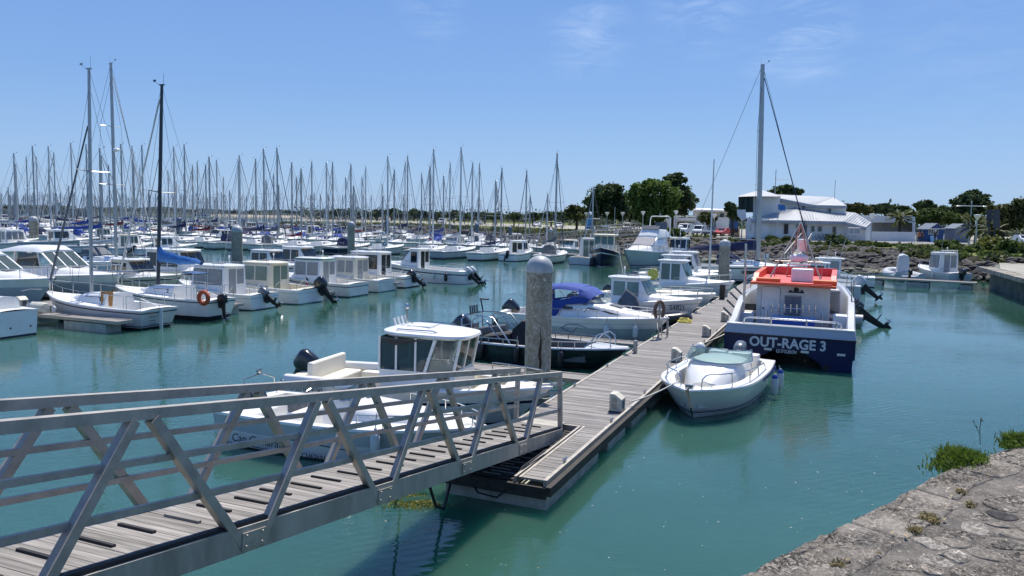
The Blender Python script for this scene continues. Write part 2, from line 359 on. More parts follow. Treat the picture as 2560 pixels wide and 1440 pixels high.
def lerp_sec(secs, x):
    for a, b in zip(secs[:-1], secs[1:]):
        lo, hi = min(a[0], b[0]), max(a[0], b[0])
        if lo <= x <= hi:
            k = (x-a[0])/(b[0]-a[0]) if b[0] != a[0] else 0
            return [a[i]+(b[i]-a[i])*k for i in range(5)]
    return list(secs[0] if x < secs[0][0] else secs[-1])
def side_window(parent, secs, poly, m=None, name='window', off=.008, sides=(1, -1), frame=None):
    """poly: (x, z) outline on the cabin side"""
    for sg in sides:
        pts = []
        for x, z in poly:
            _, wb, wt, zb, zt = lerp_sec(secs, x); k = (z-zb)/(zt-zb); pts.append(Vector((x, sg*(wb+(wt-wb)*k+off), z)))
        mb = MB(); mb.prism(pts, (0, -sg*.03, 0), 0)
        if frame:
            mb.tube(pts, .018, 4, 1, closed=True)
        mb.build(name, [m or DARKW]+([frame] if frame else []), parent, 0)
def pane(parent, pts, m=None, name='window', th=.02, off=.008, frame=None, fr=.015):
    pts = [Vector(p) for p in pts]; nrm = (pts[1]-pts[0]).cross(pts[2]-pts[0]).normalized()
    c = sum(pts, Vector())/len(pts); mb = MB(); pp = [p+nrm*off for p in pts]; mb.prism(pp, nrm*-th, 0)
    if frame: mb.tube(pp, fr, 4, 1, closed=True)
    return mb.build(name, [m or DARKW]+([frame] if frame else []), parent, 0)
def roof(parent, x0, x1, hw, z, th=.07, crown=.06, e=3.2, m=None, name='roof', taper=0.0, dz=0.0, n=28):
    mb = MB(); cx = (x0+x1)/2; hl = (x1-x0)/2
    def ring(s_, zz, cr=0):
        out = []
        for k in range(n):
            a = 2*pi*k/n; c, d = cos(a), sin(a); X = abs(c)**(2/e)*(1 if c > 0 else -1); Y = abs(d)**(2/e)*(1 if d > 0 else -1)
            out.append((cx+hl*s_*X, hw*s_*Y*(1-taper*(X*.5+.5)), zz+dz*X+cr))
        return out
    mb.loft([ring(.93, z), ring(1, z+th*.5), ring(.985, z+th), ring(.8, z+th+crown*.6), ring(.4, z+th+crown), ring(.02, z+th+crown)])
    return mb.build(name, m or WHITE, parent, 50)
def outboard(parent, x, y, z, size=1.0, tilt=0, cowl=COWLB, name='outboard_motor', leg=BLACK, steer=0):
    S = size
    e = bpy.data.objects.new(name, None)
    mb = MB()
    mb.loft([[(-.10*S+a*.10*S*k, b*.055*S*k, zz*S) for a, b in ((-1, -.6), (-1, .6), (0, 1), (1, .6), (1, -.6), (0, -1))] for zz, k in ((.12, 1.7), (-.2, 1.2), (-.55, .95), (-.72, .85))])
    mb.box((-.2*S, 0, -.47*S), (.42*S, .2*S, .02*S)); mb.ell((-.14*S, 0, -.78*S), (.24*S, .062*S, .065*S), 8, 6)
    mb.prism([(-.12*S, -.01, -.80*S), (-.26*S, -.01, -.82*S), (-.22*S, -.01, -.98*S), (-.14*S, -.01, -.95*S)], (0, .02, 0))
    mb.box((.06*S, 0, 0), (.22*S, .22*S, .34*S))
    o = mb.build(name, leg, parent, 40); bpy.data.objects.remove(e)
    o.location = (x, y, z); o.rotation_euler = (0, radians(tilt), steer)
    c = MB(); rings = []
    for zz, k, dx in ((.08, .70, 0), (.13, .86, 0), (.30, .93, .0), (.46, .90, -.01), (.55, .80, -.02), (.60, .6, -.02), (.615, .2, -.02)):
        rr = []
        for i in range(14):
            a = 2*pi*i/14; cc, dd = cos(a), sin(a); X = abs(cc)**.55*(1 if cc > 0 else -1); Y = abs(dd)**.6*(1 if dd > 0 else -1)
            rr.append((-.1*S+dx*S+.34*S*k*X, .2*S*k*Y, zz*S))
        rings.append(rr)
    c.loft(rings); c.build('cowl', cowl, o, 60)
    p = MB(); p.lathe([(.03*S, -.42*S), (.05*S, -.36*S), (.05*S, -.3*S)], (0, 0, -.78*S), 8, axis=0)
    for k in range(3):
        a = 2*pi*k/3; d = Vector((0, cos(a), sin(a))); t = Vector((.25, -sin(a)*.6, cos(a)*.6))
        q = Vector((-.37*S, 0, -.78*S)); p.add([q+d*.03*S-t*.03*S, q+d*.15*S-t*.07*S, q+d*.17*S+t*.03*S, q+d*.03*S+t*.05*S], [(0, 1, 2, 3)])
    p.build('propeller', METAL, o, 40)
    return o
def fender(parent, x, y, z, L=.55, r=.11, m=BUMPW, m2=None, name='fender', top=None):
    mb = MB(); mb.lathe([(.02, 0), (r*.7, .03), (r, .1), (r, L-.1), (r*.7, L-.03), (.03, L), (.03, L+.06)], (x, y, z-L/2), 10, 0)
    if m2: mb.lathe([(r*.92, L-.11), (r*.80, L-.02), (.05, L+.03)], (x, y, z-L/2), 10, 1)
    mb.tube([(x, y, z+L/2), (x, y-(.04 if y > 0 else -.04), top or z+L/2+.35)], .012, 4, 2)
    return mb.build(name, [m, m2 or m, ROPE], parent, 40)
def mast_set(parent, x, zb, H, L, r=.075, m=MASTM, boom=None, cover=None, spread=(.55,), wires=.012, furl=None, hull=None, bz=1.0, jibx=None, head=True, radar=False, wm=None, cs=1.0):
    """mast with spreaders, standing rigging, boom with sail cover and a furled jib"""
    mb = MB(); mb.lathe([(r, zb), (r, zb+H*.7), (r*.8, zb+H)], (x, 0, 0), 8)
    if head: mb.box((x, 0, zb+H+.02), (.28, .1, .05)); mb.tube([(x-.1, 0, zb+H), (x-.1, 0, zb+H+.55)], .008, 3); mb.tube([(x+.1, 0, zb+H), (x+.45, 0, zb+H+.18)], .009, 3); mb.box((x+.48, 0, zb+H+.24), (.16, .02, .1))
    mt = mb.build('mast', m, parent, 50)
    sp = MB(); wi = MB(); hb = (hull.w(x/hull.L)*.93 if hull else 1.2); zs = hull.z(x/hull.L)+.05 if hull else .9
    top = Vector((x, 0, zb+H)); lastp = {1: None, -1: None}
    for sg in (1, -1):
        chain = [Vector((x-.1, sg*hb, zs))]
        for i, q in enumerate(spread):
            tip = Vector((x-.18, sg*hb*(.78-.15*i), zb+H*q)); sp.tube([(x, 0, zb+H*q-.03), tip], .022, 4); chain.append(tip)
        chain.append(Vector((x, 0, zb+H*.93))); wi.tube(chain, wires, 3)
        wi.tube([Vector((x-.35, sg*hb, zs)), Vector((x, 0, zb+H*spread[0]))], wires, 3)
    bowx = L*.985; fz = hull.z(1)+.1 if hull else 1.2
    wi.tube([(x, 0, zb+H*(1 if not jibx else jibx)), (bowx, 0, fz)], wires, 3)
    wi.tube([(x, 0, zb+H), (.05, 0, (hull.z(0) if hull else .8)+.1)], wires, 3)
    sp.build('spreaders', m, mt, 0); wi.build('rigging', wm or WIRE, mt, 0)
    if furl:
        j = MB(); a = Vector((bowx, 0, fz+.35)); b = Vector((x, 0, zb+H*(jibx or .97))); d = b-a
        j.tube([a, a+d*.05, a+d*.5, b-d*.04], .06, 6, r2=.035); j.build('furled_jib', furl, mt, 50)
    if boom:
        b = MB(); zb_ = zb+bz; b.tube([(x-.1, 0, zb_), (x-boom, 0, zb_+.02)], .05, 6); b.build('boom', m, mt, 50)
        if cover:
            c = MB(); rings = []
            for k in range(11):
                q = k/10; h = (.34*(1-q)**.8+.13)*cs; cx = x-.02-(boom-.1)*q; w_ = .13*(1-.35*q)*cs
                if k == 0: h = .9; w_ = .11
                sag = .03*sin(q*9)+.02*sin(q*23)
                rings.append([(cx, w_*cos(a)*(1 if sin(a) < .3 else .6), zb_-.07+sag+(h*.5)+h*.5*sin(a)) for a in [2*pi*i/8 for i in range(8)]])
            c.loft(rings); c.build('sail_cover', cover, mt, 50)
    if radar:
        d = MB(); d.lathe([(.05, 0), (.24, .03), (.26, .12), (.2, .22), (.03, .25)], (x+.35, 0, zb+H*.55), 12); d.box((x+.18, 0, zb+H*.55), (.36, .06, .05)); d.build('radar_dome', WHITE, mt, 50)
    return mt
BND = [(.14, 0), (.22, 1), (.93, 1), (1, 1)]
def sailboat(label, loc, rz, L=8, B=2.8, H=10, group=None, hullm=WHITE, foul=FOUL, stripe=NAVY, cover=NAVYC, mm=MASTM, furl=SAILW, mastx=.58, boom=None, wr=.012, mr=.075, spread=(.55,), lod=0, bands=None, sprayhood=None, jibx=None, radar=False, tw=.72, name='sailing_boat', lean=(0, 0), bz=1.0, fs=.85, fb=1.15, cs=1.0):
    t = thing(name, label, 'sailboat', loc, rz, group); h = Hull(L, B, fs, fb, tw=tw, rake=.11*L, fl=.80, draft=.45, g=.10, trk=.3, bowfull=.3)
    h.shell(t, [foul, hullm, stripe, WHITE], bands or [(.15, 0), (.19, 1), (.24, 2), (.86, 1), (.92, 2), (1, 1)], N=14 if lod == 0 else 8)
    h.deck(t, DECKW, .06, .34, .35, N=14 if lod == 0 else 8)
    z = h.z(.5)+.05; S = [(L*.34, B*.32, B*.27, z-.08, z+.42), (L*.55, B*.31, B*.25, z-.06, z+.38), (L*.68, B*.22, B*.16, z-.02, z+.2), (L*.78, B*.1, B*.06, z, z+.08)]
    coach(t, S, WHITE, 'coachroof', .1)
    side_window(t, S, [(L*.38, z+.12), (L*.58, z+.12), (L*.53, z+.29), (L*.38, z+.3)], DARKW)
    if sprayhood:
        coach(t, [(L*.30, B*.28, B*.2, z, z+.95), (L*.38, B*.29, B*.24, z, z+1.0), (L*.47, B*.26, B*.2, z+.3, z+.5)], sprayhood, 'sprayhood', .2)
    h.rail(t, .02, .12, .55, n=1, bowloop=False, name='pushpit'); 
    if lod == 0: h.rail(t, .14, .86, .55, .009, n=4, bowloop=False, name='lifeline'); 
    h.rail(t, .86, .985, .55, n=1, name='pulpit')
    mt = mast_set(t, L*mastx, z+.35, H, L, mr, mm, boom or L*.36, cover, spread, wr, furl, h, bz, jibx, radar=radar, cs=cs)
    mt.rotation_euler = (lean[0], lean[1], 0)
    if lod == 0:
        tl = MB(); tl.tube([(.1, 0, z), (L*.16, 0, z+.25)], .02, 5); tl.box((-.03, 0, .35), (.16, .04, 1.1)); tl.build('rudder', WHITE, t)
    return t, h
def windscreen(parent, cx, hw, zb, zt, depth, m=None, rake=.25, n=12, frame=METAL, name='windscreen', a0=-80, a1=80):
    """curved screen open to the stern"""
    mb = MB(); lo = []; hi = []
    for i in range(n+1):
        a = radians(a0+(a1-a0)*i/n); lo.append(Vector((cx+depth*cos(a), hw*sin(a), zb))); hi.append(Vector((cx-rake+depth*.9*cos(a), hw*.9*sin(a), zt-(.08*abs(sin(a))))))
    mb.grid([lo, hi]); o = mb.build(name, m or GLASSG, parent, 60)
    f = MB(); f.tube(hi, .014, 5); f.tube(lo, .016, 5); f.tube([lo[0], hi[0]], .014, 5); f.tube([lo[-1], hi[-1]], .014, 5); f.build('windscreen_frame', frame, o)
    return o
def wheelhouse(t, x0, x1, hb, ht, zb, zt, fr=.5, ar=0.0, wm=DARKW, body=WHITE, roofm=WHITE, rh=.08, over=(.25, .3, .1), nwin=2, door=True, zw=None, roofe=3.2, frame=None, back=True, curved=.0, frontm=None):
    """closed cabin: body with raked front, side windows, three-pane front, aft door"""
    S = [(x0, hb, ht, zb, zt), (x1-fr, hb, ht, zb, zt), (x1, hb*.93, ht*.9, zb, zb+(zt-zb)*.45)]
    coach(t, S, body, 'cabin', .06)
    zw = zw or zb+(zt-zb)*.48; zt2 = zt-.13
    span = (x1-fr-.05)-(x0+.12); g = .1; wl = (span-g*(nwin-1))/nwin
    for i in range(nwin):
        a = x0+.12+i*(wl+g); b = a+wl
        side_window(t, S, [(a, zw), (b, zw), (b, zt2), (a, zt2)], wm, frame=frame)
    # front panes on the raked plane
    p0 = Vector((x1, 0, zb+(zt-zb)*.45)); p1 = Vector((x1-fr, 0, zt)); w0 = hb*.93; w1 = ht
    for a, b in ((-.94, -.36), (-.3, .3), (.36, .94)):
        q = lambda k, u: Vector((p0.x+(p1.x-p0.x)*k+.01, (w0+(w1-w0)*k)*u*.97, p0.z+(p1.z-p0.z)*k+.045))
        pane(t, [q(.08, a), q(.08, b), q(.86, b), q(.86, a)], frontm or wm, 'front_window', off=.012)
    if back:
        pane(t, [(x0, -ht*.1, zb+.05), (x0, -ht*.1, zt-.12), (x0, ht*.55, zt-.12), (x0, ht*.55, zb+.05)], wm, 'door', off=.02)
        pane(t, [(x0, -ht*.85, zw), (x0, -ht*.85, zt-.14), (x0, -ht*.22, zt-.14), (x0, -ht*.22, zw)], wm, 'aft_window', off=.02)
    if roofm: roof(t, x0-over[0], x1-fr+over[1], ht+over[2], zt-.0, rh, .05, roofe, roofm)
    return S
def cuddy(t, h, x0, x1, z, top, m=WHITE, w=.8, name='cuddy'):
    n = 5; S = []
    for i in range(n+1):
        k = i/n; x = x0+(x1-x0)*k; tt = x/h.L; hw = max(h.inner(tt)*w, .1); zz = h.z(tt)+.03; S.append((x, hw, hw*(.86-.1*k), zz, zz+max(top*(1-k**1.6), .06)))
    coach(t, S, m, name, .12); return S
def pilot_boat(label, loc, rz, L=6.8, B=2.5, group=None, fs=.75, fb=1.2, cab=(.36, .66), ch=1.95, ztop=2.35, hullm=WHITE, foul=FOUL, stripe=NAVY, wm=DARKW, roofm=WHITE, motor=None, tilt=55, msize=1.0, cat='motorboat', name='motorboat', nwin=2, tw=.88, bands=None, cabin=WHITE, rails=True, decor=None, twin=False, frame=None, fr=.45, lod=0, cuddyh=.35, over=(.3, .35, .1), deckm=DECKW):
    t = thing(name, label, cat, loc, rz, group); h = Hull(L, B, fs, fb, tw=tw, fl=.88, g=.13)
    h.shell(t, [foul, hullm, stripe, WHITE if hullm != CREAM else CREAM], bands or [(.1, 0), (.14, 2), (.80, 1), (.86, 2), (1, 1)], N=16 if lod == 0 else 9)
    h.deck(t, deckm, .07, cab[0]+.02, .3, N=16 if lod == 0 else 9, cmat=deckm)
    cuddy(t, h, L*cab[0]+.3, L*.9, 0, cuddyh)
    zb = h.z(cab[0])+.0
    S = wheelhouse(t, L*cab[0], L*cab[1], B*.36, B*.32, zb-.35 if lod == 0 else zb, ztop, fr=fr, wm=wm, roofm=roofm, body=cabin, nwin=nwin, zw=zb+.38, frame=frame, over=over)
    if rails: h.rail(t, .5, .97, .42, .013 if lod == 0 else .02, n=4)
    if lod == 0:
        xm = L*(cab[0]+cab[1])/2; hw_ = B*.30
        mb = MB()
        for sg in (1, -1): mb.tube([(L*cab[0]+.2, sg*hw_, ztop+.1), (L*cab[0]+.25, sg*hw_, ztop+.2), (xm+.4, sg*hw_, ztop+.2), (xm+.45, sg*hw_, ztop+.1)], .014, 5)
        mb.build('roof_rail', METAL, t, 50)
        mb = MB(); mb.box((xm-.1, 0, ztop+.15), (.5, .5, .05)); mb.build('roof_hatch', GREYC, t, 0)
        mb = MB(); mb.tube([(L*cab[0]+.1, hw_, ztop+.05), (L*cab[0]-.25, hw_, ztop+1.7)], .012, 4); mb.build('antenna', WHITE, t, 0)
        mb = MB(); mb.tube([(L*cab[0]+.45, -.1, ztop+.1), (L*cab[0]+.45, -.1, ztop+.5)], .018, 5); mb.ell((L*cab[0]+.45, -.1, ztop+.52), (.06, .06, .07), 8, 5); mb.build('light_mast', WHITE, t, 50)
        bn = MB(); bn.box((.75, 0, .55), (.4, B*.62, .42)); bn.build('aft_bench', WHITE2, t, 0)
        mb = MB()
        for sg in (1, -1): mb.tube([(.15, sg*B*.40, fs+.05), (.15, sg*B*.40, fs+.42), (L*cab[0]*.6, sg*B*.42, fs+.45), (L*cab[0]*.75, sg*B*.42, fs+.1)], .014, 5)
        mb.build('side_rail', METAL, t, 50)
        for sg in (1, -1): fender(t, L*.30, sg*(B/2+.10), fs*.55, .45, .085, BUMPW)
    if motor is not None:
        for yy in ((-.35, .35) if twin else (0,)): outboard(t, -.12, yy, .55, msize, tilt, motor)
    return t, h, S
# ------------------------------------------------------------------ water
def water_mat():
    m = bpy.data.materials.new('sea_water'); m.use_nodes = True; t = m.node_tree; b = t.nodes['Principled BSDF']; lk = t.links
    co = t.nodes.new('ShaderNodeTexCoord')
    n = t.nodes.new('ShaderNodeTexNoise'); n.inputs['Scale'].default_value = .09; n.inputs['Detail'].default_value = 3; lk.new(co.outputs['Object'], n.inputs[0])
    r = t.nodes.new('ShaderNodeValToRGB'); r.color_ramp.elements[0].color = (.024, .078, .058, 1); r.color_ramp.elements[1].color = (.038, .108, .084, 1)
    r.color_ramp.elements[0].position = .35; r.color_ramp.elements[1].position = .65
    lk.new(n.outputs[0], r.inputs[0]); lk.new(r.outputs[0], b.inputs['Base Color'])
    b.inputs['Roughness'].default_value = .02; b.inputs['IOR'].default_value = 1.52; b.subsurface_method = 'BURLEY'; b.inputs['Subsurface Weight'].default_value = 1.0; b.inputs['Subsurface Radius'].default_value = (.35, 1.0, .9); b.inputs['Subsurface Scale'].default_value = 1.1
    def layer(rot, sc, s, det, rough=.5):
        mp_ = t.nodes.new('ShaderNodeMapping'); mp_.inputs['Rotation'].default_value = (0, 0, rot); mp_.inputs['Scale'].default_value = sc; lk.new(co.outputs['Object'], mp_.inputs[0])
        nn = t.nodes.new('ShaderNodeTexNoise'); nn.inputs['Scale'].default_value = s; nn.inputs['Detail'].default_value = det; nn.inputs['Roughness'].default_value = rough; nn.inputs['Distortion'].default_value = .3
        lk.new(mp_.outputs[0], nn.inputs[0]); return nn.outputs[0]
    a = layer(.5, (1, 2.6, 1), 3.0, 2); c = layer(-.35, (1, 1.8, 1), .7, 2); d = layer(.15, (1, 3.2, 1), 9.0, 1)
    patch = layer(0, (1, 1, 1), .16, 2)
    m1 = t.nodes.new('ShaderNodeMath'); m1.operation = 'MULTIPLY_ADD'; m1.inputs[1].default_value = 2.2; lk.new(c, m1.inputs[0]); lk.new(a, m1.inputs[2])
    m2 = t.nodes.new('ShaderNodeMath'); m2.operation = 'MULTIPLY_ADD'; m2.inputs[1].default_value = .25; lk.new(d, m2.inputs[0]); lk.new(m1.outputs[0], m2.inputs[2])
    pr_ = t.nodes.new('ShaderNodeMapRange'); pr_.inputs[1].default_value = .35; pr_.inputs[2].default_value = .65; pr_.inputs[3].default_value = .25; pr_.inputs[4].default_value = 1.0; lk.new(patch, pr_.inputs[0])
    wv = t.nodes.new('ShaderNodeTexWave'); wmp = t.nodes.new('ShaderNodeMapping'); wmp.inputs['Rotation'].default_value = (0, 0, radians(62)); lk.new(co.outputs['Object'], wmp.inputs[0]); lk.new(wmp.outputs[0], wv.inputs[0])
    wv.inputs['Scale'].default_value = 1.5; wv.inputs['Distortion'].default_value = 5; wv.inputs['Detail'].default_value = 2; wv.inputs['Detail Scale'].default_value = .35
    wp_ = layer(0, (1, 1, 1), .35, 2); wr_ = t.nodes.new('ShaderNodeMapRange'); wr_.inputs[1].default_value = .42; wr_.inputs[2].default_value = .62; wr_.inputs[3].default_value = 0; wr_.inputs[4].default_value = .42; lk.new(wp_, wr_.inputs[0])
    wm_ = t.nodes.new('ShaderNodeMath'); wm_.operation = 'MULTIPLY'; lk.new(wv.outputs['Fac'], wm_.inputs[0]); lk.new(wr_.outputs[0], wm_.inputs[1])
    m3 = t.nodes.new('ShaderNodeMath'); m3.operation = 'ADD'; lk.new(m2.outputs[0], m3.inputs[0]); lk.new(wm_.outputs[0], m3.inputs[1]); m2 = m3
    bp = t.nodes.new('ShaderNodeBump'); bp.inputs['Distance'].default_value = .02; lk.new(m2.outputs[0], bp.inputs['Height'])
    ms = t.nodes.new('ShaderNodeMath'); ms.operation = 'MULTIPLY'; ms.inputs[1].default_value = .34; lk.new(pr_.outputs[0], ms.inputs[0]); lk.new(ms.outputs[0], bp.inputs['Strength'])
    lk.new(bp.outputs[0], b.inputs['Normal']); MATS['sea_water'] = m; return m
WATER = water_mat()
mb = MB(); mb.add([(-7000, -60, 0), (7000, -60, 0), (7000, 9000, 0), (-7000, 9000, 0)], [(0, 1, 2, 3)])
structure(mb.build('water', WATER, None, 0))
rng = np.random.default_rng(5)
# ------------------------------------------------------------------ land and bank
def ground_mat(name, c1, c2, c3, s=.35, bump=.5):
    m = bpy.data.materials.new(name); m.use_nodes = True; t = m.node_tree; b = t.nodes['Principled BSDF']; b.inputs['Roughness'].default_value = .95; b.inputs['Specular IOR Level'].default_value = .1
    co = t.nodes.new('ShaderNodeTexCoord'); n = t.nodes.new('ShaderNodeTexNoise'); n.inputs['Scale'].default_value = s; n.inputs['Detail'].default_value = 9; n.inputs['Roughness'].default_value = .7
    t.links.new(co.outputs['Object'], n.inputs[0]); r = t.nodes.new('ShaderNodeValToRGB'); e = r.color_ramp.elements; e[0].position = .35; e[0].color = (*c1, 1); e[1].position = .65; e[1].color = (*c3, 1)
    q = e.new(.5); q.color = (*c2, 1); t.links.new(n.outputs[0], r.inputs[0]); t.links.new(r.outputs[0], b.inputs['Base Color'])
    n2 = t.nodes.new('ShaderNodeTexNoise'); n2.inputs['Scale'].default_value = s*20; n2.inputs['Detail'].default_value = 6; t.links.new(co.outputs['Object'], n2.inputs[0])
    bp = t.nodes.new('ShaderNodeBump'); bp.inputs['Strength'].default_value = bump; bp.inputs['Distance'].default_value = .1; t.links.new(n2.outputs[0], bp.inputs['Height']); t.links.new(bp.outputs[0], b.inputs['Normal'])
    return m
GRASS = ground_mat('dry_grass', (.06, .085, .022), (.13, .15, .045), (.20, .19, .08))
GRAVEL = ground_mat('pale_ground', (.28, .26, .21), (.34, .32, .27), (.40, .38, .33), .2)
ASPH = ground_mat('pale_asphalt', (.20, .20, .195), (.25, .25, .24), (.29, .285, .27), .5, .2)
EARTH = ground_mat('dark_earth', (.02, .018, .014), (.035, .032, .024), (.05, .045, .03), 1)
BASE = [at(*q) for q in [(2750, 735), (2440, 702), (2250, 690), (2080, 678), (1850, 660), (1625, 645), (1450, 625), (1300, 612), (1000, 590), (700, 582)]]
TOPL = [at(*q, 2.0) for q in [(2750, 655), (2440, 640), (2250, 622), (2080, 615), (1850, 603), (1700, 598), (1480, 588), (1300, 578), (1000, 566), (700, 559)]]
BASE.append(Vector((-75, 330, 0))); TOPL.append(Vector((-80, 345, 2.0))); BASE.append(Vector((-60, 700, 0))); TOPL.append(Vector((-50, 705, 2)))
BASE.insert(0, Vector((60, 30, 0))); TOPL.insert(0, Vector((75, 34, 2)))
def bankpt(i, k, v):
    """i segment, k along it, v 0 base - 1 top"""
    b = BASE[i].lerp(BASE[i+1], k); t_ = TOPL[i].lerp(TOPL[i+1], k); p = b.lerp(t_, v); p.z = 2.0*v**.8; return p
mb = MB()
mb.grid([[b-Z*.6 for b in BASE], [b.copy() for b in BASE], [bankpt(min(i, len(BASE)-2), 0 if i < len(BASE)-1 else 1, .5)-Z*.2 for i in range(len(BASE))], [t_.copy() for t_ in TOPL]], flip=True)
bank = structure(mb.build('embankment', EARTH, None, 60))
mb = MB()
far = [Vector((p.x*1+(p.x*.0), p.y, 2.0)) for p in TOPL]
mb.grid([[t_.copy() for t_ in TOPL], [Vector((t_.x+ (8 if i < 4 else 3), t_.y+9, 2.28)) for i, t_ in enumerate(TOPL)], [Vector((900 if i < 3 else 500-(i*40), 1000+i, 2.3)) for i, t_ in enumerate(TOPL)]])
structure(mb.build('ground', GRASS, None, 0))
# road and parking on top of the ground
def sheet(name, pts, z, m):
    b = MB(); b.poly([Vector((p.x, p.y, z)) for p in pts]); return structure(b.build(name, m, None, 0))
sheet('road', [at(x, y, 2.31) for x, y in ((2700, 626), (2480, 613), (2250, 609), (2050, 605), (1850, 599), (1640, 590.5), (1560, 585), (1560, 579), (1640, 583), (1850, 591), (2050, 596), (2300, 602), (2480, 604), (2700, 610))], 2.315, ASPH)
sheet('parking_area', [at(x, y, 2.31) for x, y in ((1640, 582), (1850, 590), (2050, 595), (2300, 601), (2480, 603), (2700, 600), (2700, 585), (2200, 580), (1500, 567), (1300, 560), (1000, 552), (760, 548), (700, 551), (1000, 557), (1300, 568), (1560, 578))], 2.32, GRAVEL)
# rocks
def rockmesh(i):
    r = random.Random(i); b = MB(); n = 7; rings = []
    for k, (zz, s) in enumerate(((-.42, .55), (-.1, 1), (.2, .9), (.42, .5))):
        rings.append([((s*(.8+r.random()*.4))*.5*cos(2*pi*a/n+r.random()*.3), (s*(.8+r.random()*.4))*.5*sin(2*pi*a/n+r.random()*.3), zz*(.7+r.random()*.3)) for a in range(n)])
    b.loft(rings); return b
ROCKM = bpy.data.materials.new('riprap_stone'); ROCKM.use_nodes = True
t = ROCKM.node_tree; b_ = t.nodes['Principled BSDF']; b_.inputs['Roughness'].default_value = .9
g = t.nodes.new('ShaderNodeNewGeometry'); sx = t.nodes.new('ShaderNodeSeparateXYZ'); t.links.new(g.outputs['Position'], sx.inputs[0])
nn = t.nodes.new('ShaderNodeTexNoise'); nn.inputs['Scale'].default_value = .9; nn.inputs['Detail'].default_value = 8; t.links.new(g.outputs['Position'], nn.inputs[0])
ma = t.nodes.new('ShaderNodeMath'); ma.operation = 'MULTIPLY_ADD'; ma.inputs[1].default_value = 1.3; ma.inputs[2].default_value = -.65; t.links.new(nn.outputs[0], ma.inputs[0])
mb2 = t.nodes.new('ShaderNodeMath'); mb2.operation = 'ADD'; t.links.new(ma.outputs[0], mb2.inputs[0]); t.links.new(sx.outputs[2], mb2.inputs[1])
r_ = t.nodes.new('ShaderNodeValToRGB'); e = r_.color_ramp.elements; e[0].position = .0; e[0].color = (.07, .075, .045, 1); e[1].position = 1; e[1].color = (.10, .09, .08, 1)
for p_, c_ in ((.18, (.26, .24, .15)), (.40, (.24, .22, .17)), (.55, (.065, .06, .055)), (.8, (.055, .05, .047))): q = e.new(p_); q.color = (*c_, 1)
t.links.new(mb2.outputs[0], r_.inputs[0])
wn2 = t.nodes.new('ShaderNodeTexNoise'); wn2.inputs['Scale'].default_value = .7; wn2.inputs['Detail'].default_value = 2; t.links.new(g.outputs['Position'], wn2.inputs[0])
mr = t.nodes.new('ShaderNodeMapRange'); mr.inputs[1].default_value = .3; mr.inputs[2].default_value = .7; mr.inputs[3].default_value = .45; mr.inputs[4].default_value = 1.1; t.links.new(wn2.outputs[0], mr.inputs[0])
mm = t.nodes.new('ShaderNodeMixRGB'); mm.blend_type = 'MULTIPLY'; mm.inputs[0].default_value = 1; t.links.new(r_.outputs[0], mm.inputs[1]); t.links.new(mr.outputs[0], mm.inputs[2]); t.links.new(mm.outputs[0], b_.inputs['Base Color'])
RM = [rockmesh(i) for i in range(7)]; RME = [r.mesh('rock', ROCKM, 0) for r in RM]
rk = []
for i in range(len(BASE)-3):
    a = (BASE[i+1]-BASE[i]).length; w_ = (TOPL[i]-BASE[i]).length; D = BASE[i].length
    if D > 260: continue
    dens = 1.25 if D < 130 else .5
    for _ in range(int(a*w_*dens)):
        k, v = random.random(), random.random()**.9; p = bankpt(i, k, v); s = random.uniform(.6, 1.25)*(1.0 if D < 130 else 1.5); rk.append((p, s, random.uniform(0, 6.3)))
vis = [q for q in rk if 1920 < 1280+1920*q[0].x/q[0].y < 2470 and q[0].z < 1.7]; vis.sort(key=lambda q: q[0].y/q[1])
near = set(id(q) for q in vis[:300]); allr = MB()
for q in rk:
    p, s, a = q; R = Matrix.Rotation(a, 4, 'Z') @ Matrix.Rotation(random.uniform(-.5, .5), 4, 'X'); i = random.randrange(7)
    sc = Vector((s*1.25, s*.95, s*.75))
    if id(q) in near:
        o = bpy.data.objects.new('rock', RME[i]); COL.objects.link(o); o.parent = bank; o.matrix_local = Matrix.Translation(p) @ R @ Matrix.Diagonal((*sc, 1))
    else:
        M = Matrix.Translation(p) @ R @ Matrix.Diagonal((*sc, 1)); allr.add([M @ Vector(v) for v in RM[i].v], RM[i].f)
o = stuff(allr.build('rocks', ROCKM, None, 0)); tag(o, 'piled riprap boulders sloping down to the water around the harbour', 'rocks')
# ------------------------------------------------------------------ leaves
def leafmat(name, c1, c2, s=1.2):
    m = bpy.data.materials.new(name); m.use_nodes = True; t = m.node_tree; b = t.nodes['Principled BSDF']; b.inputs['Roughness'].default_value = .6; b.inputs['Specular IOR Level'].default_value = .25
    co = t.nodes.new('ShaderNodeNewGeometry'); n = t.nodes.new('ShaderNodeTexNoise'); n.inputs['Scale'].default_value = s; n.inputs['Detail'].default_value = 5; t.links.new(co.outputs['Position'], n.inputs[0])
    r = t.nodes.new('ShaderNodeValToRGB'); e = r.color_ramp.elements; e[0].position = .35; e[0].color = (*c1, 1); e[1].position = .65; e[1].color = (*c2, 1); t.links.new(n.outputs[0], r.inputs[0]); t.links.new(r.outputs[0], b.inputs['Base Color'])
    tl = t.nodes.new('ShaderNodeBsdfTranslucent'); t.links.new(r.outputs[0], tl.inputs[0]); mx_ = t.nodes.new('ShaderNodeMixShader'); mx_.inputs[0].default_value = .45; t.links.new(b.outputs[0], mx_.inputs[1]); t.links.new(tl.outputs[0], mx_.inputs[2]); t.links.new(mx_.outputs[0], t.nodes['Material Output'].inputs[0])
    return m
LPINE = leafmat('dark_pine_needles', (.035, .060, .026), (.10, .145, .055)); LBROAD = leafmat('broad_green_leaves', (.055, .10, .022), (.15, .23, .05))
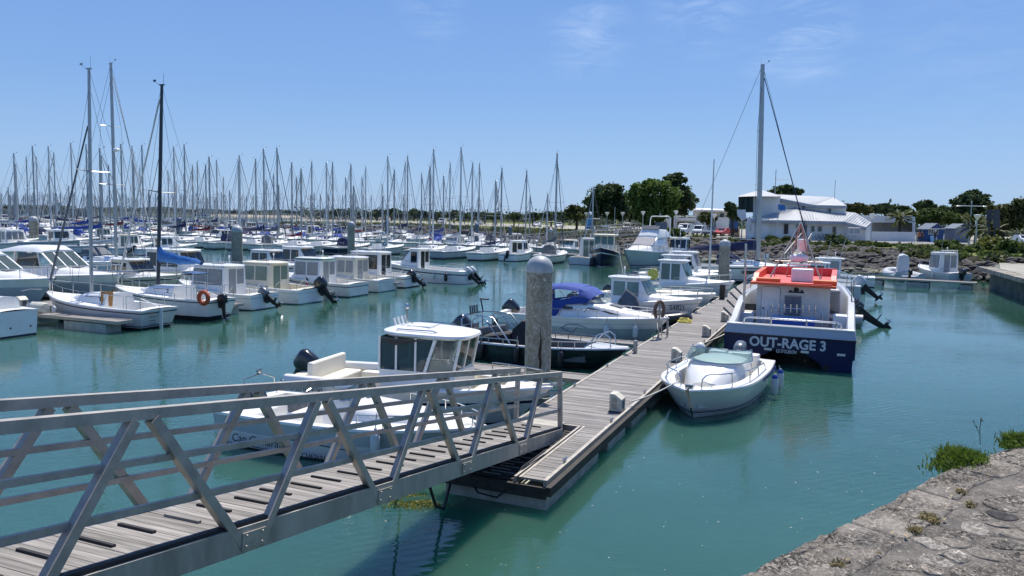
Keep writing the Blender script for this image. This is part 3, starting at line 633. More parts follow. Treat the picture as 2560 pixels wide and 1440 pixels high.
LOLIVE = leafmat('olive_green_leaves', (.05, .065, .022), (.12, .13, .045)); LBUSH = leafmat('bright_bush_leaves', (.045, .075, .02), (.13, .17, .045)); LFAR = leafmat('hazed_foliage', (.075, .10, .085), (.11, .14, .105), .05)  # LFAR: distance haze is put into the paler leaf colour
LTAM = leafmat('yellow_green_leaves', (.10, .12, .03), (.22, .22, .06)); BARK = mat('brown_bark', (.07, .05, .038), .95, var=.3, vs=4, bump=.5, bs=12)
def leafcloud(blobs, n, size, seed=0, flat=.0):
    """many small leaf faces filling lumpy blobs (cx,cy,cz,rx,ry,rz)"""
    r = np.random.default_rng(seed); vol = np.array([b[3]*b[4]*b[5] for b in blobs])**.67; vol = vol/vol.sum(); V = []; F = []
    for b, f in zip(blobs, vol):
        k = max(6, int(n*f)); d = r.normal(size=(k, 3)); d /= np.linalg.norm(d, axis=1)[:, None]; rad = r.uniform(.12, 1.12, k)**.55
        # lumps on the surface
        lump = .95+.22*np.sin(d[:, 0]*7+seed)+.18*np.sin(d[:, 1]*9+d[:, 2]*6+seed*2)+.14*np.sin(d[:, 0]*17+d[:, 2]*13)
        c = np.array(b[:3])+d*np.array(b[3:6])*(rad*lump)[:, None]
        a = r.normal(size=(k, 3)); a /= np.linalg.norm(a, axis=1)[:, None]; q = np.cross(a, d+r.normal(size=(k, 3))*.6); q /= np.linalg.norm(q, axis=1)[:, None]+1e-6
        s = size*r.uniform(.6, 1.5, k)[:, None]
        P = np.stack([c+a*s, c+q*s*.7, c-a*s*.9, c-q*s*.6], 1); o = len(V); V.extend(map(tuple, P.reshape(-1, 3))); F.extend((o+4*i, o+4*i+1, o+4*i+2, o+4*i+3) for i in range(k))
    return V, F
def foliage(parent, name, blobs, n, size, m, seed=0):
    V, F = leafcloud(blobs, n, size, seed); me = bpy.data.meshes.new(name); me.from_pydata(V, [], F); me.materials.append(m)
    o = bpy.data.objects.new(name, me); COL.objects.link(o); o.parent = parent; return o
def tree(label, loc, blobs, n, size, m, trunks, seed=0, name='pine_tree', cat='tree', group=None):
    t = thing(name, label, cat, loc, 0, group); foliage(t, 'crown', blobs, n, size, m, seed)
    mb = MB()
    for pts, r0, r1 in trunks: mb.tube(pts, r0, 7, r2=r1)
    mb.build('trunk', BARK, t, 50); return t
# ------------------------------------------------------------------ far shore
mb = MB(); mf = MB(); r = random.Random(3)
def ring(D, z, a): return Vector((D*sin(a), D*cos(a), z))
A0, A1, NN = radians(-46), radians(24), 150
rows = [[], [], [], []]
for i in range(NN+1):
    a = A0+(A1-A0)*i/NN; h = 5.5+1.6*sin(i*.31)+1.2*sin(i*.83+1)+r.random()*1.2+max(0, (i-60)/90)*3.5
    for k, (D, z) in enumerate(((1000 if i > 52 else 1018, -.5), (1020, 1.9 if i > 52 else .2), (1050, h*.9), (1200, h+2))): rows[k].append(ring(D, z, a))
SAND = mat('pale_sand', (.42, .37, .29), .9, var=.15, vs=.01)
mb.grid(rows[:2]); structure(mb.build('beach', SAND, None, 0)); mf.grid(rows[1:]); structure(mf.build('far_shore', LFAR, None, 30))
bl = []
for i in range(420):
    a = A0+(A1-A0)*r.random(); h = r.uniform(1.5, 3.4); bl.append((1045*sin(a), 1045*cos(a), 3.5+r.random()*3.5+max(0, a+.2)*6, r.uniform(4, 12), 5, h))
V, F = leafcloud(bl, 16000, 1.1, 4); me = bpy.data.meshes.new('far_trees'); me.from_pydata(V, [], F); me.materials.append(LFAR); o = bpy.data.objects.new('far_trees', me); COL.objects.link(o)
stuff(tag(o, 'low wooded strip along the far shore on the horizon', 'far trees'))
# breakwater on the left
bw = MB(); a, c = ray(-700, 530, 330), ray(215, 530, 470); a.z = c.z = 0
bw.beam(Vector((a.x, a.y, 1.6)), Vector((c.x, c.y, 1.6)), 7, 3.6); bw.beam(Vector((a.x, a.y, 3.95)), Vector((c.x, c.y, 3.95)), 2.5, 1.1)
structure(tag(bw.build('breakwater', mat('stained_harbour_concrete', (.36, .31, .25), .9, var=.2, vs=.3), None, 0), 'long brownish breakwater wall behind the masts at far left', 'breakwater'))
bl = MB(); p = ray(145, 527, 440); bl.lathe([(1.3, 3.6), (1.1, 8.2), (1.6, 8.3), (1.6, 8.6), (.8, 8.7), (.8, 10), (.1, 10.6)], (p.x, p.y, 0), 10)
tag(bl.build('harbour_light', WHITE2, None, 50), 'small white harbour light tower on the end of the breakwater', 'light tower')
# yellow ferry outside the harbour
fr_ = thing('ferry', 'yellow and white passenger ferry on the open water beyond the masts', 'ferry', ray(483, 541, 470).xy.to_3d(), radians(8))
h = Hull(12, 4.2, 1.2, 1.8, tw=.9); h.shell(fr_, [FOUL, YELLOW, YELLOW, WHITE], BND, 8); h.deck(fr_, WHITE, 0, 0, 0, 8)
S = wheelhouse(fr_, 1.5, 9.5, 1.8, 1.7, 1.3, 3.3, fr=1.4, nwin=5); wheelhouse(fr_, 5, 8.3, 1.4, 1.3, 3.35, 4.9, fr=.8, roofm=YELLOW)
# ------------------------------------------------------------------ quay we stand on
QZ = 3.3
QE = [Vector((-9.5, -4.7)), Vector((-3.5, .02)), Vector((1.1, 3.56)), Vector((1.55, 3.93)), Vector((2.26, 4.53)), Vector((3.01, 5.20)), Vector((3.46, 5.54)), Vector((4.04, 5.92)), Vector((9.5, 10.1)), Vector((22, 19.8))]
def stonemat(name, light, dark, grey, s=1.0, seedoff=0):
    m = bpy.data.materials.new(name); m.use_nodes = True; t = m.node_tree; b = t.nodes['Principled BSDF']; b.inputs['Roughness'].default_value = .92; b.inputs['Specular IOR Level'].default_value = .2; lk = t.links
    g = t.nodes.new('ShaderNodeNewGeometry'); oi = t.nodes.new('ShaderNodeObjectInfo')
    def nz(sc, det, ro=.6, dis=0):
        n = t.nodes.new('ShaderNodeTexNoise'); n.inputs['Scale'].default_value = sc; n.inputs['Detail'].default_value = det; n.inputs['Roughness'].default_value = ro; n.inputs['Distortion'].default_value = dis; lk.new(g.outputs['Position'], n.inputs[0]); return n.outputs[0]
    def ramp(src, a, b_, c1, c2):
        r = t.nodes.new('ShaderNodeValToRGB'); r.color_ramp.elements[0].position = a; r.color_ramp.elements[1].position = b_; r.color_ramp.elements[0].color = (*c1, 1); r.color_ramp.elements[1].color = (*c2, 1); lk.new(src, r.inputs[0]); return r.outputs[0]
    def mixc(f, a, b_):
        x = t.nodes.new('ShaderNodeMixRGB'); lk.new(f, x.inputs[0]); lk.new(a, x.inputs[1]); lk.new(b_, x.inputs[2]); return x.outputs[0]
    base = ramp(nz(3*s, 8, .7), .35, .68, grey, light)
    lich = ramp(nz(30*s, 6, .8, .5), .44, .52, (0, 0, 0), (1, 1, 1)); lich2 = ramp(nz(2.2*s, 4), .40, .60, (.35, .35, .35), (1, 1, 1))
    mu = t.nodes.new('ShaderNodeMixRGB'); mu.blend_type = 'MULTIPLY'; mu.inputs[0].default_value = 1; lk.new(lich, mu.inputs[1]); lk.new(lich2, mu.inputs[2])
    dk = t.nodes.new('ShaderNodeRGB'); dk.outputs[0].default_value = (*dark, 1)
    c = mixc(mu.outputs[0], base, dk.outputs[0])
    wh = ramp(nz(18*s, 5, .7, .8), .60, .66, (0, 0, 0), (.8, .8, .8)); lw = t.nodes.new('ShaderNodeRGB'); lw.outputs[0].default_value = (*[min(1, q*1.6) for q in light], 1)
    c = mixc(wh, c, lw.outputs[0])
    mr = t.nodes.new('ShaderNodeMapRange'); mr.inputs[3].default_value = .82; mr.inputs[4].default_value = 1.15; lk.new(oi.outputs['Random'], mr.inputs[0])
    mm = t.nodes.new('ShaderNodeMixRGB'); mm.blend_type = 'MULTIPLY'; mm.inputs[0].default_value = 1; lk.new(c, mm.inputs[1]); lk.new(mr.outputs[0], mm.inputs[2]); lk.new(mm.outputs[0], b.inputs['Base Color'])
    bp = t.nodes.new('ShaderNodeBump'); bp.inputs['Strength'].default_value = .9; bp.inputs['Distance'].default_value = .012; lk.new(nz(28*s, 8, .75), bp.inputs['Height']); lk.new(bp.outputs[0], b.inputs['Normal'])
    return m
STONE = stonemat('lichened_limestone', (.42, .37, .31), (.035, .032, .028), (.17, .155, .135), 1.3); MORTAR = stonemat('worn_mortar', (.34, .30, .255), (.05, .045, .04), (.17, .155, .135), 1.7)
DSTONE = stonemat('dark_flint', (.10, .095, .09), (.03, .03, .03), (.06, .058, .055), 1.3); LSTONE = stonemat('pale_limestone', (.46, .42, .36), (.10, .09, .08), (.32, .29, .25), 1.1)
mb = MB(); back = [Vector((p.x+9*cos(radians(-51)), p.y+9*sin(radians(-51)))) for p in QE]
mb.grid([[Vector((p.x, p.y, -1)) for p in QE], [Vector((p.x, p.y, QZ-.03)) for p in QE], [Vector((p.x, p.y, QZ-.03)) for p in back]])
quay = structure(mb.build('quay', MORTAR, None, 0))
def stone(poly, z, h, seed, m=STONE, parent=None, rough=.006, name='stone', tl=.012):
    """one slab with a worn, rounded and slightly uneven top"""
    r = random.Random(seed); c = sum(poly, Vector((0, 0)))/len(poly); out = []
    for i, p in enumerate(poly):
        q = poly[(i+1) % len(poly)]; k = max(1, int((q-p).length/.035))
        for j in range(k): out.append(p.lerp(q, j/k)+Vector((r.gauss(0, .005), r.gauss(0, .005))))
    if len(out) < 5: return None
    # round the corners
    n = len(out); out = [(out[i-1]+out[i]*2+out[(i+1) % n])/4 for i in range(n)]; tilt = Vector((r.gauss(0, tl), r.gauss(0, tl)))
    mb = MB(); rings = []
    for s, dz in ((1, -.05), (.997, -.010), (.975, -.002), (.93, .0), (.84, .001), (.72, .002), (.6, .002), (.45, .003), (.3, .003), (.12, .003)):
        rings.append([Vector(((c+(p-c)*s).x, (c+(p-c)*s).y, z+h+dz+(p-c).dot(tilt)*s+(r.gauss(0, rough*.5) if dz >= 0 else 0))) for p in out])
    mb.loft(rings); return mb.build(name, m, parent, 50)
# edge stones
cum = 0; eu = Vector((.78, .62)).normalized(); en = Vector((eu.y, -eu.x))
def edgept(a, back_):
    """a: distance along the edge from the point (1.1, 3.56)"""
    pts = QE[2:]; 
    if a < 0: return QE[2]+(QE[1]-QE[2]).normalized()*(-a)+en*back_
    for p, q in zip(pts[:-1], pts[1:]):
        l = (q-p).length
        if a <= l: return p.lerp(q, a/l)+en*back_
        a -= l
    return pts[-1]+en*back_
rr = random.Random(11); a = -1.2; k = 0
while a < 7.5:
    l = rr.uniform(.45, 1.3); dpt = rr.uniform(.24, .34)
    n_ = max(2, int(l/.12)); pl = [edgept(a+.003+(l-.006)*i/n_, -.015+rr.gauss(0, .004)) for i in range(n_+1)]+[edgept(a+l-.003, dpt), edgept(a+l*.5, dpt+rr.gauss(0, .03)), edgept(a+.003, dpt)]
    stone(pl, QZ-.03, .008, k, parent=quay, name='edge_stone', rough=.009, tl=.002); a += l; k += 1
# rubble paving behind: voronoi cells
pts = []
for i in range(5000):
    p = edgept(rr.uniform(-.6, 4.3), 0)+en*rr.uniform(.28, 1.75)
    if all((p-q).length > .105+.06*sin(p.x*9)**2 for q in pts): pts.append(p)
def clip(poly, a_, b_, gap):
    mid = (a_+b_)/2; nrm = (b_-a_).normalized(); mid = mid-nrm*gap; out = []
    for i, p in enumerate(poly):
        q = poly[(i+1) % len(poly)]; dp, dq = (p-mid).dot(nrm), (q-mid).dot(nrm)
        if dp <= 0: out.append(p)
        if dp*dq < 0: out.append(p.lerp(q, dp/(dp-dq)))
    return out
for i, p in enumerate(pts):
    # stretch cells along the paving courses
    poly = [p+eu*(x*.19)+en*(y*.12) for x, y in ((-1, -1), (1, -1), (1, 1), (-1, 1))]
    for q in pts:
        if q is not p and (q-p).length < .45: poly = clip(poly, p, q, rr.uniform(.003, .012))
        if len(poly) < 3: break
    e0 = edgept(0, .475)
    if len(poly) < 3: continue
    poly = [v for v in poly]
    # keep behind the edge stones
    poly2 = []
    for v in poly:
        d_ = (v-QE[2]).dot(en)
        poly2.append(v)
    if min((v-QE[2]).dot(en) for v in poly2) < .265: continue
    stone(poly2, QZ-.03, rr.uniform(.001, .006), i+100, parent=quay, m=DSTONE if rr.random() < .06 else (LSTONE if rr.random() < .15 else STONE))
# ------------------------------------------------------------------ far jetty on the right
JZ = 1.58; c0 = at(2473, 720, 0); c0.z = 0; c1 = at(2560, 693, JZ); c2 = at(2560, 655, JZ); dirf = (Vector((c1.x, c1.y, 0))-c0).normalized()
f1 = c0+dirf*26; bk = Vector((c2.x-1.5, c2.y+1.5, 0)); dirb = (bk-c0); bk2 = bk+Vector((14, 3, 0))
mb = MB(); mb.prism([Vector((p.x, p.y, -1)) for p in (c0, f1, f1+Vector((18, 10, 0)), bk2, bk)], (0, 0, JZ+1-.14))
JW = mat('algae_stained_wall', (.16, .165, .15), .85, var=.3, vs=.8, bump=.4, bs=6, dirt=(.05, .07, .05)); jt = structure(mb.build('jetty', JW, None, 0))
mb = MB(); mb.prism([Vector((p.x, p.y, JZ-.135)) for p in (c0+Vector((.9, .2, 0)), f1+Vector((.8, .6, 0)), f1+Vector((18, 10, 0)), bk2, bk)], (0, 0, .13)); mb.build('jetty_top', GRAVEL, jt, 0)
n_ = 44; cs = MB(); cs.box((0, 0, 0), (.56, .95, .3)); cme = cs.mesh('coping_stone', mat('coping_stone', (.40, .36, .29), .9, var=.25, vs=3, bump=.5, obrand=.3), 0)
for i in range(n_):
    o = bpy.data.objects.new('coping_stone', cme); COL.objects.link(o); o.parent = jt; p = c0+dirf*(.3+i*.58); nb = Vector((dirf.y, -dirf.x, 0))
    if nb.y < 0: nb = -nb
    o.location = p+nb*(.42+random.uniform(-.02, .02))+Z*(JZ-.02+random.uniform(-.015, .015)); o.rotation_euler = (0, 0, atan2(dirf.y, dirf.x)+random.uniform(-.02, .02))
# ------------------------------------------------------------------ main pontoon
DZ = .55; NL, NR = -6.38, -4.37; S0, S1 = 11.9, 59.5; WIN = -4.95; RS = 15.45
pont = thing('pontoon', 'long floating walkway of silvered planks leading away between the moored boats', 'pontoon', SN(S0, (NL+NR)/2, 0), rz_of(23.1))
def PL(s, n, z=0.0): return Vector((s-S0, -(n-(NL+NR)/2), z))   # local: x along, y to the left
def plank_mesh(w, l, th, name='plank', m=PLANK):
    b = MB(); b.box((0, 0, 0), (l, w, th)); return b.mesh(name, m, 0)
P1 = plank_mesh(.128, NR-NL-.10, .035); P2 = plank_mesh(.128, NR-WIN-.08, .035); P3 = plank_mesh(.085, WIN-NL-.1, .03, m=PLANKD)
s = S0+.1; cnt = 0; rest = MB()
while s < S1:
    full = s > RS
    if cnt < 245:
        o = bpy.data.objects.new('plank', P1 if full else P2); COL.objects.link(o); o.parent = pont; o.rotation_euler = (0, 0, pi/2)
        o.location = PL(s, (NL+NR)/2 if full else (NR+WIN)/2+.02, DZ-.018+random.uniform(-.003, .003))
    else: rest.box(PL(s, (NL+NR)/2, DZ-.018+random.uniform(-.003, .003)), (.128, NR-NL-.10, .035))
    s += .141; cnt += 1
stuff(rest.build('planks', PLANK, pont, 0))
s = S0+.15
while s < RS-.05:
    o = bpy.data.objects.new('shaded_slat', P3); COL.objects.link(o); o.parent = pont; o.rotation_euler = (0, 0, pi/2); o.location = PL(s, (NL+WIN)/2, .44); s += .155  # dark slats paint the gangway's shadow onto this part of the deck
mb = MB(); mb.box((0, 0, 0), (.011, .55, .008)); gme = mb.mesh('sun_dash_bar', MASTP, 0); s = S0+.23; k = 0  # added pale bars stand in for sun dashes falling between the gangway planks
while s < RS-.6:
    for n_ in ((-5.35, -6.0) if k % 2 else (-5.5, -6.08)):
        o = bpy.data.objects.new('sun_dash_bar', gme); COL.objects.link(o); o.parent = pont; o.location = PL(s, n_, .4595); o.scale = (1, random.uniform(.5, 1.1), 1)
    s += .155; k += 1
fr = MB()
for n_ in (NL+.03, NR-.03): fr.beam(PL(S0 if n_ > -5 else RS, n_, DZ-.05), PL(S1, n_, DZ-.05), .07, .13)
fr.beam(PL(S0, WIN, DZ-.06), PL(RS, WIN, DZ-.06), .05, .14); fr.beam(PL(RS, NL, DZ-.06), PL(RS, WIN, DZ-.06), .05, .14)
fr.beam(PL(S0, WIN+.09, DZ+.005), PL(RS+.05, WIN+.09, DZ+.005), .05, .012)
fr.build('aluminium_edge', ALU, pont, 0)
dk = MB(); dk.beam(PL(S0-.03, NL, .35), PL(S0-.03, NR, .35), .08, .2); dk.beam(PL(S0-.09, NR+.06, .40), PL(S1, NR+.06, .40), .10, .16); dk.beam(PL(S0, NL, .33), PL(RS, NL, .33), .06, .16)
dk.beam(PL(RS, NL-.03, .40), PL(S1, NL-.03, .40), .07, .16)
dk.box(PL(13.7, (NL+WIN)/2, .39), (3.4, 1.35, .05)); dk.build('rubber_fendering', RUBW, pont, 0)
FL = [(12.0, 15.05), (15.75, 17.2), (17.8, 19.35)]; s = 20.0
while s < 64: FL.append((s, s+1.6)); s += 2.35
for a, b in FL:
    fl_ = MB(); w_ = NR-NL-.06
    fl_.box(PL((a+b)/2, (NL+NR)/2, .10), (b-a, w_, .44)); fl_.build('float', CONC, pont, 0)
cb = MB(); s = 13.0
while s < 60:
    for n_ in (NL+.06, NR-.06):
        if n_ < -5 and s < RS: continue
        cb.tube([PL(s-.1, n_, DZ+.07), PL(s+.1, n_, DZ+.07)], .018, 5); cb.box(PL(s, n_, DZ+.04), (.05, .05, .08))
    s += 3.1
stuff(cb.build('mooring_cleats', METAL, pont, 40))
hs = MB(); q = [PL(13.9, -5.9, .52), PL(12.9, -5.95, .40), PL(11.95, -5.9, .42), PL(11.78, -5.6, .20), PL(11.8, -5.25, .16), PL(11.85, -5.05, .34), PL(12.3, -4.97, .60), PL(13.3, -4.93, .62)]
hs.tube(q, .018, 6); tag(hs.build('hose', ROPEB, None, 50), 'black hose looping over the near end of the planked pontoon', 'hose'); bpy.data.objects['hose'].matrix_world = Matrix.Translation(pont.location) @ Matrix.Rotation(rz_of(23.1), 4, 'Z')
# pedestals
def pedestal(s, n, label, k=1.0):
    t = thing('service_pedestal', label, 'pedestal', SN(s, n, DZ), rz_of(23.1), 'beige service pedestals along the pontoon')
    mb = MB(); mb.prism([(-.19*k, -.17*k, 0), (-.19*k, .17*k, 0), (-.19*k, .17*k, .50*k), (-.19*k, .02, .50*k), (-.19*k, -.17*k, .36*k)], (.38*k, 0, 0)); mb.build('housing', PEDEST, t, 0)
    b = MB(); b.box((0, 0, .012), (.44*k, .38*k, .025)); b.build('base', RUBBER, t, 0)
    for zz in (.34, .17): h_ = MB(); h_.box((-.195*k, .03, zz*k), (.012, .13*k, .13*k)); h_.build('hatch', mat('pedestal_hatch', (.42, .38, .29), .6), t, 0)
    s_ = MB(); s_.box((0, -.172*k, .2*k), (.2*k, .012, .24*k)); s_.build('socket_panel', GREYC, t, 0)
    return t
for (px, py), lb in (((1548, 1028), 'beige service pedestal on the pontoon nearest the gangway'), ((1687, 903), 'beige service pedestal beside the windscreen of the white open boat'), ((1763, 841), 'beige service pedestal opposite the corner of the blue catamaran stern'), ((1808, 803), 'beige service pedestal beside the catamaran side deck, farthest along the pontoon')):
    p = at(px, py, DZ); pedestal(p.dot(Us), min(p.dot(Un)+.12, NR-.22), lb, .85)
def post(px, py, hgt, label, name='tap_post'):
    p = at(px, py, DZ); t = thing(name, label, 'post', (p.x, p.y, DZ), rz_of(23.1)); mb = MB(); mb.lathe([(.07, 0), (.07, hgt-.02), (.06, hgt)], (0, 0, 0), 8); mb.build('column', ALU, t, 40); mb = MB(); mb.tube([(0, 0, hgt-.1), (.12, 0, hgt-.1), (.12, 0, hgt-.16)], .015, 5); mb.build('tap', METAL, t); return t
post(1588, 882, .42, 'short aluminium tap post at the bow of the dark green boat'); post(1868-52, 742, .5, 'low pale post at the far left edge of the pontoon')
lb = thing('lifebuoy_post', 'grey post with a faded horseshoe lifebuoy beside the blue canopy cruiser', 'lifebuoy', at(1646, 845, DZ), rz_of(23.1))
mb = MB(); mb.lathe([(.035, 0), (.035, 1.45)], (0, 0, 0), 8); mb.box((0, 0, .02), (.22, .22, .04)); mb.build('post', ALU, lb)
mb = MB(); mb.tube([(0, .25*cos(a), 1.05+.34*sin(a)) for a in [radians(-50+280*i/16) for i in range(17)]], .065, 8); ring_ = mb.build('lifebuoy', mat('weathered_brown_ring', (.20, .12, .08), .8, var=.25), lb, 50); ring_.rotation_euler = (0, 0, radians(62))
mb = MB(); mb.tube([(.3, -.25, 0), (.3, -.25, .75), (.3, -.1, .85), (.3, .05, .75), (.3, .05, 0)], .022, 6); mb.tube([(.5, -.25, 0), (.5, -.25, .6), (.5, -.1, .7), (.5, .0, .6), (.5, .0, 0)], .022, 6)
mb.build('ladder_hoop', METAL, lb, 50)
mb = MB(); c = at(1712, 806, DZ)
for k in range(7):
    rr_ = .30-.018*k; mb.tube([(c.x+rr_*cos(a)*(1+.07*sin(3*a+k))+.02*sin(k*5), c.y+rr_*1.1*sin(a), DZ+.03+.022*k+.012*sin(4*a+k)) for a in [2*pi*i/18 for i in range(18)]], .022, 5, closed=True)
tag(mb.build('rope_coil', YELLOW, None, 50), 'coil of yellow rope lying on the pontoon planks by the black inflatable', 'rope')
bk_ = thing('bollard_box', 'tall black and dark red box standing on the pontoon edge by the pale pile', 'box', at(1805, 748, DZ), rz_of(23.1)); mb = MB(); mb.box((0, 0, .42), (.3, .28, .84)); mb.build('housing', BLACK, bk_, 0); mb = MB(); mb.box((0, -.15, .45), (.26, .012, .74)); mb.build('side_panel', mat('dark_red_panel', (.12, .015, .012), .5), bk_, 0)
# sign L on a post
def letter_sign(px, py, D, ch, label, SZ=15):
    p = ray(px, py, D); t = thing('pontoon_sign', label, 'sign', (p.x, p.y, 0), 0); s = D/1920
    mb = MB(); mb.beam((0, .06, .3), (0, .06, p.z-.5*SZ*s), .09 if D < 80 else .12, .09); mb.build('post', WHITE2, t, 0); mb = MB(); mb.box((0, 0, p.z), (SZ*s, .04, SZ*s)); mb.build('board', WHITE, t, 0)
    mb = MB(); mb.tube([(-.44*SZ*s, -.03, p.z-.44*SZ*s), (.44*SZ*s, -.03, p.z-.44*SZ*s), (.44*SZ*s, -.03, p.z+.44*SZ*s), (-.44*SZ*s, -.03, p.z+.44*SZ*s)], .03*SZ*s, 4, closed=True); mb.build('border', GREYC, t, 0)
    text(ch, SZ*.95*s, LETTB, t, (0, -.028, p.z), (pi/2, 0, 0), 'letter', .004, bold=.006)
    return t
letter_sign(1915, 641, 58, 'L', 'white square sign with the letter L beyond the orange roofed catamaran'); letter_sign(962, 610, 88, 'D', 'white square sign with the letter D on the channel side of the far berths', 13)
# ------------------------------------------------------------------ finger pontoons
def finger(label, a, b, w=.65, z=.5, group='finger pontoons', fl=((.55, .95),)):
    """a, b world xy (root on the walkway, outer end)"""
    a = Vector((a[0], a[1], 0)); b = Vector((b[0], b[1], 0)); L_ = (b-a).length; d = (b-a).normalized(); t = thing('finger_pontoon', label, 'finger pontoon', a, atan2(d.y, d.x), group)
    mb = MB(); mb.box((L_/2, 0, z-.02), (L_, w-.08, .04)); mb.build('deck', PLANK, t, 0)
    mb = MB()
    for y in (w/2-.02, -w/2+.02): mb.beam((0, y, z-.04), (L_, y, z-.04), .05, .13)
    mb.beam((L_, -w/2, z-.04), (L_, w/2, z-.04), .05, .13); mb.build('aluminium_edge', ALU, t, 0)
    for u, v in fl: mb = MB(); mb.box((L_*(u+v)/2, 0, .12), (L_*(v-u), w-.04, .46)); mb.build('float', CONC, t, 0)
    return t
def F_SN(label, s, n0, n1, w=.65, **k): a = SN(s, n0); b = SN(s, n1); return finger(label, a, b, w, **k)
F_SN('planked finger pontoon between the white pilot boat and the dark green boat', 20.6, NL-.05, -12.6, .8)
F_SN('finger pontoon in front of the blue canopy cruiser bow', 27.3, NL-.05, -12.0, .75)
F_SN('finger pontoon beyond the black inflatable', 36.4, NL-.05, -11.0); F_SN('finger pontoon behind the white hardtop boat', 40.2, NL-.05, -12.0); F_SN('finger pontoon before the farthest cabin boats of the walkway', 46.8, NL-.05, -12.0)
# left pontoon
pl = thing('pontoon', 'grey floating walkway on the left between the two rows of boats', 'pontoon', SN(12, -34.1, 0), rz_of(23.1)); mb = MB(); mb.box((22.5, 0, DZ-.02), (45, 1.9, .04)); mb.build('deck', PLANK, pl, 0)
mb = MB()
for y in (-.95, .95): mb.beam((0, y, DZ-.05), (45, y, DZ-.05), .07, .14)
mb.build('aluminium_edge', ALU, pl, 0)
for i in range(9): mb = MB(); mb.box((1.7+i*4.9, 0, .12), (3.2, 1.8, .46)); mb.build('float', CONC, pl, 0)
F_SN('pale finger pontoon with a grey float in front of the white sloop', 22.3, -33.1, -26.6, .75, fl=((.52, .90),))
for s, lbl in ((29.2, 'finger pontoon beyond the sloop with the blue sail cover'), (36.6, 'finger pontoon among the left row of cabin boats'), (44.0, 'finger pontoon near the far end of the left row')): F_SN(lbl, s, -33.1, -27)
pd = pedestal(22.9, -33.7, 'beige service pedestal on the left walkway by the sloop bow', 1.0)
# cylinder float beside the sloop bow
mb = MB(); mb.lathe([(.02, 0), (.22, .03), (.26, .12), (.26, .9), (.22, 1.0), (.02, 1.03)], (0, 0, 0), 12, axis=0); o = mb.build('bow_fender', mat('cream_fender', (.62, .60, .5), .5, var=.12), None, 50); p = at(75, 768, .7); o.location = p; o.rotation_euler = (0, 0, rz_of(113)); tag(o, 'thick cream cylindrical fender on the left walkway ahead of the sloop', 'fender')
# ------------------------------------------------------------------ gangway
GA = Vector((1.035, 15.75, .65)); GD = Vector((-.378, -.9258, .153)); GC = Vector((-.9258, .378, 0)); GWd = .931; GH = 1.168; GL = 16.0
gw = thing('gangway', 'aluminium truss gangway with plank deck sloping down to the pontoon', 'gangway', GA)
GU = GD.normalized(); gup = GC.cross(GU); gup = gup if gup.z > 0 else -gup
def G(t, c, h): return GD*t+GC*c+Z*h
TB = [2.3+2.35*i for i in range(6)]; TT = [1.12+2.35*i for i in range(7)]
for c, nm in ((0, 'near'), (GWd, 'far')):
    mb = MB(); mb.beam(G(-.02, c, GH-.045), G(GL, c, GH-.045), .09, .09, up=gup); mb.build('top_rail', ALU, gw, 0)
    for hh, tt in ((.345, .055), (.735, .055)): mb = MB(); mb.beam(G(0, c, hh), G(GL, c, hh), .045, tt, up=gup); mb.build('mid_rail', ALU, gw, 0)
    sg = -1 if c == 0 else 1
    mb = MB(); mb.beam(G(0, c+sg*.05, -.16), G(GL, c+sg*.05, -.16), .07, .25, up=gup); mb.build('side_beam', ALUB, gw, 0)
    mb = MB(); mb.beam(G(0, c+sg*.035, -.015), G(GL, c+sg*.035, -.015), .04, .03, up=gup); mb.build('rubber_strip', RUBBER, gw, 0)
    mb = MB(); mb.beam(G(.02, c+sg*.045, -.28), G(.02, c+sg*.0, GH-.09), .085, .085, up=(GD.x, GD.y, 0)); mb.build('end_post', ALU, gw, 0)
    for tt in TT:
        for dd in (-1, 1):
            tb = tt+dd*(2.35/2-.10)
            if tb < .15: continue
            mb = MB(); mb.beam(G(tb, c+sg*.05, -.26), G(tt+dd*.09, c+sg*.01, GH-.09), .085, .085, up=GC); mb.build('diagonal_brace', ALU, gw, 0)
for c, sg in ((0, -1), (GWd, 1)):
    for tb in TB+[11.7+2.35]:
        mb = MB(); p = G(tb-.0, c+sg*.095, -.17); mb.beam(p-GU*.16, p+GU*.16, .012, .16, up=gup)
        for q in (-.11, .11):
            for zz in (-.05, .05): mb.ell(p+GU*q+gup*zz+GC*sg*.008, (.013, .013, .013), 6, 4)
        mb.build('joint_plate', ALU, gw, 30)
pm = MB(); pm.box((0, 0, 0), (GWd-.02, .135, .03)); pme = pm.mesh('plank', PLANK, 0); MR = Matrix((tuple(-GC), tuple(GU), tuple(gup))).transposed().to_4x4()
sm = MB(); sm.box((0, 0, 0), (.42, .04, .022)); sme = sm.mesh('grip_strip', RUBBER, 0); sml = sm.mesh('grip_strip', PLANK, 0)
t_ = .07; k = 0
while t_ < GL:
    o = bpy.data.objects.new('plank', pme); COL.objects.link(o); o.parent = gw; o.matrix_local = Matrix.Translation(G(t_, GWd/2, -.015+random.uniform(-.0015, .0015))) @ MR
    t_ += .1405
t_ = .5
while t_ < GL:
    o = bpy.data.objects.new('grip_strip', sml if k == 20 else sme); COL.objects.link(o); o.parent = gw; o.matrix_local = Matrix.Translation(G(t_, GWd/2+(.03 if k % 2 else -.03), .012)) @ MR
    t_ += .46; k += 1
mb = MB()
for i in range(14): mb.beam(G(.6+i*1.15, 0, -.2), G(.6+i*1.15, GWd, -.2), .06, .1)
mb.build('cross_beam', ALUB, gw, 0)
mb = MB(); mb.prism([G(0, .03, .0), G(0, GWd-.03, .0), G(-.55, GWd-.03, -.045+.084), G(-.55, .03, -.045+.084)], (0, 0, -.02)); mb.build('end_flap', ALUB, gw, 0)
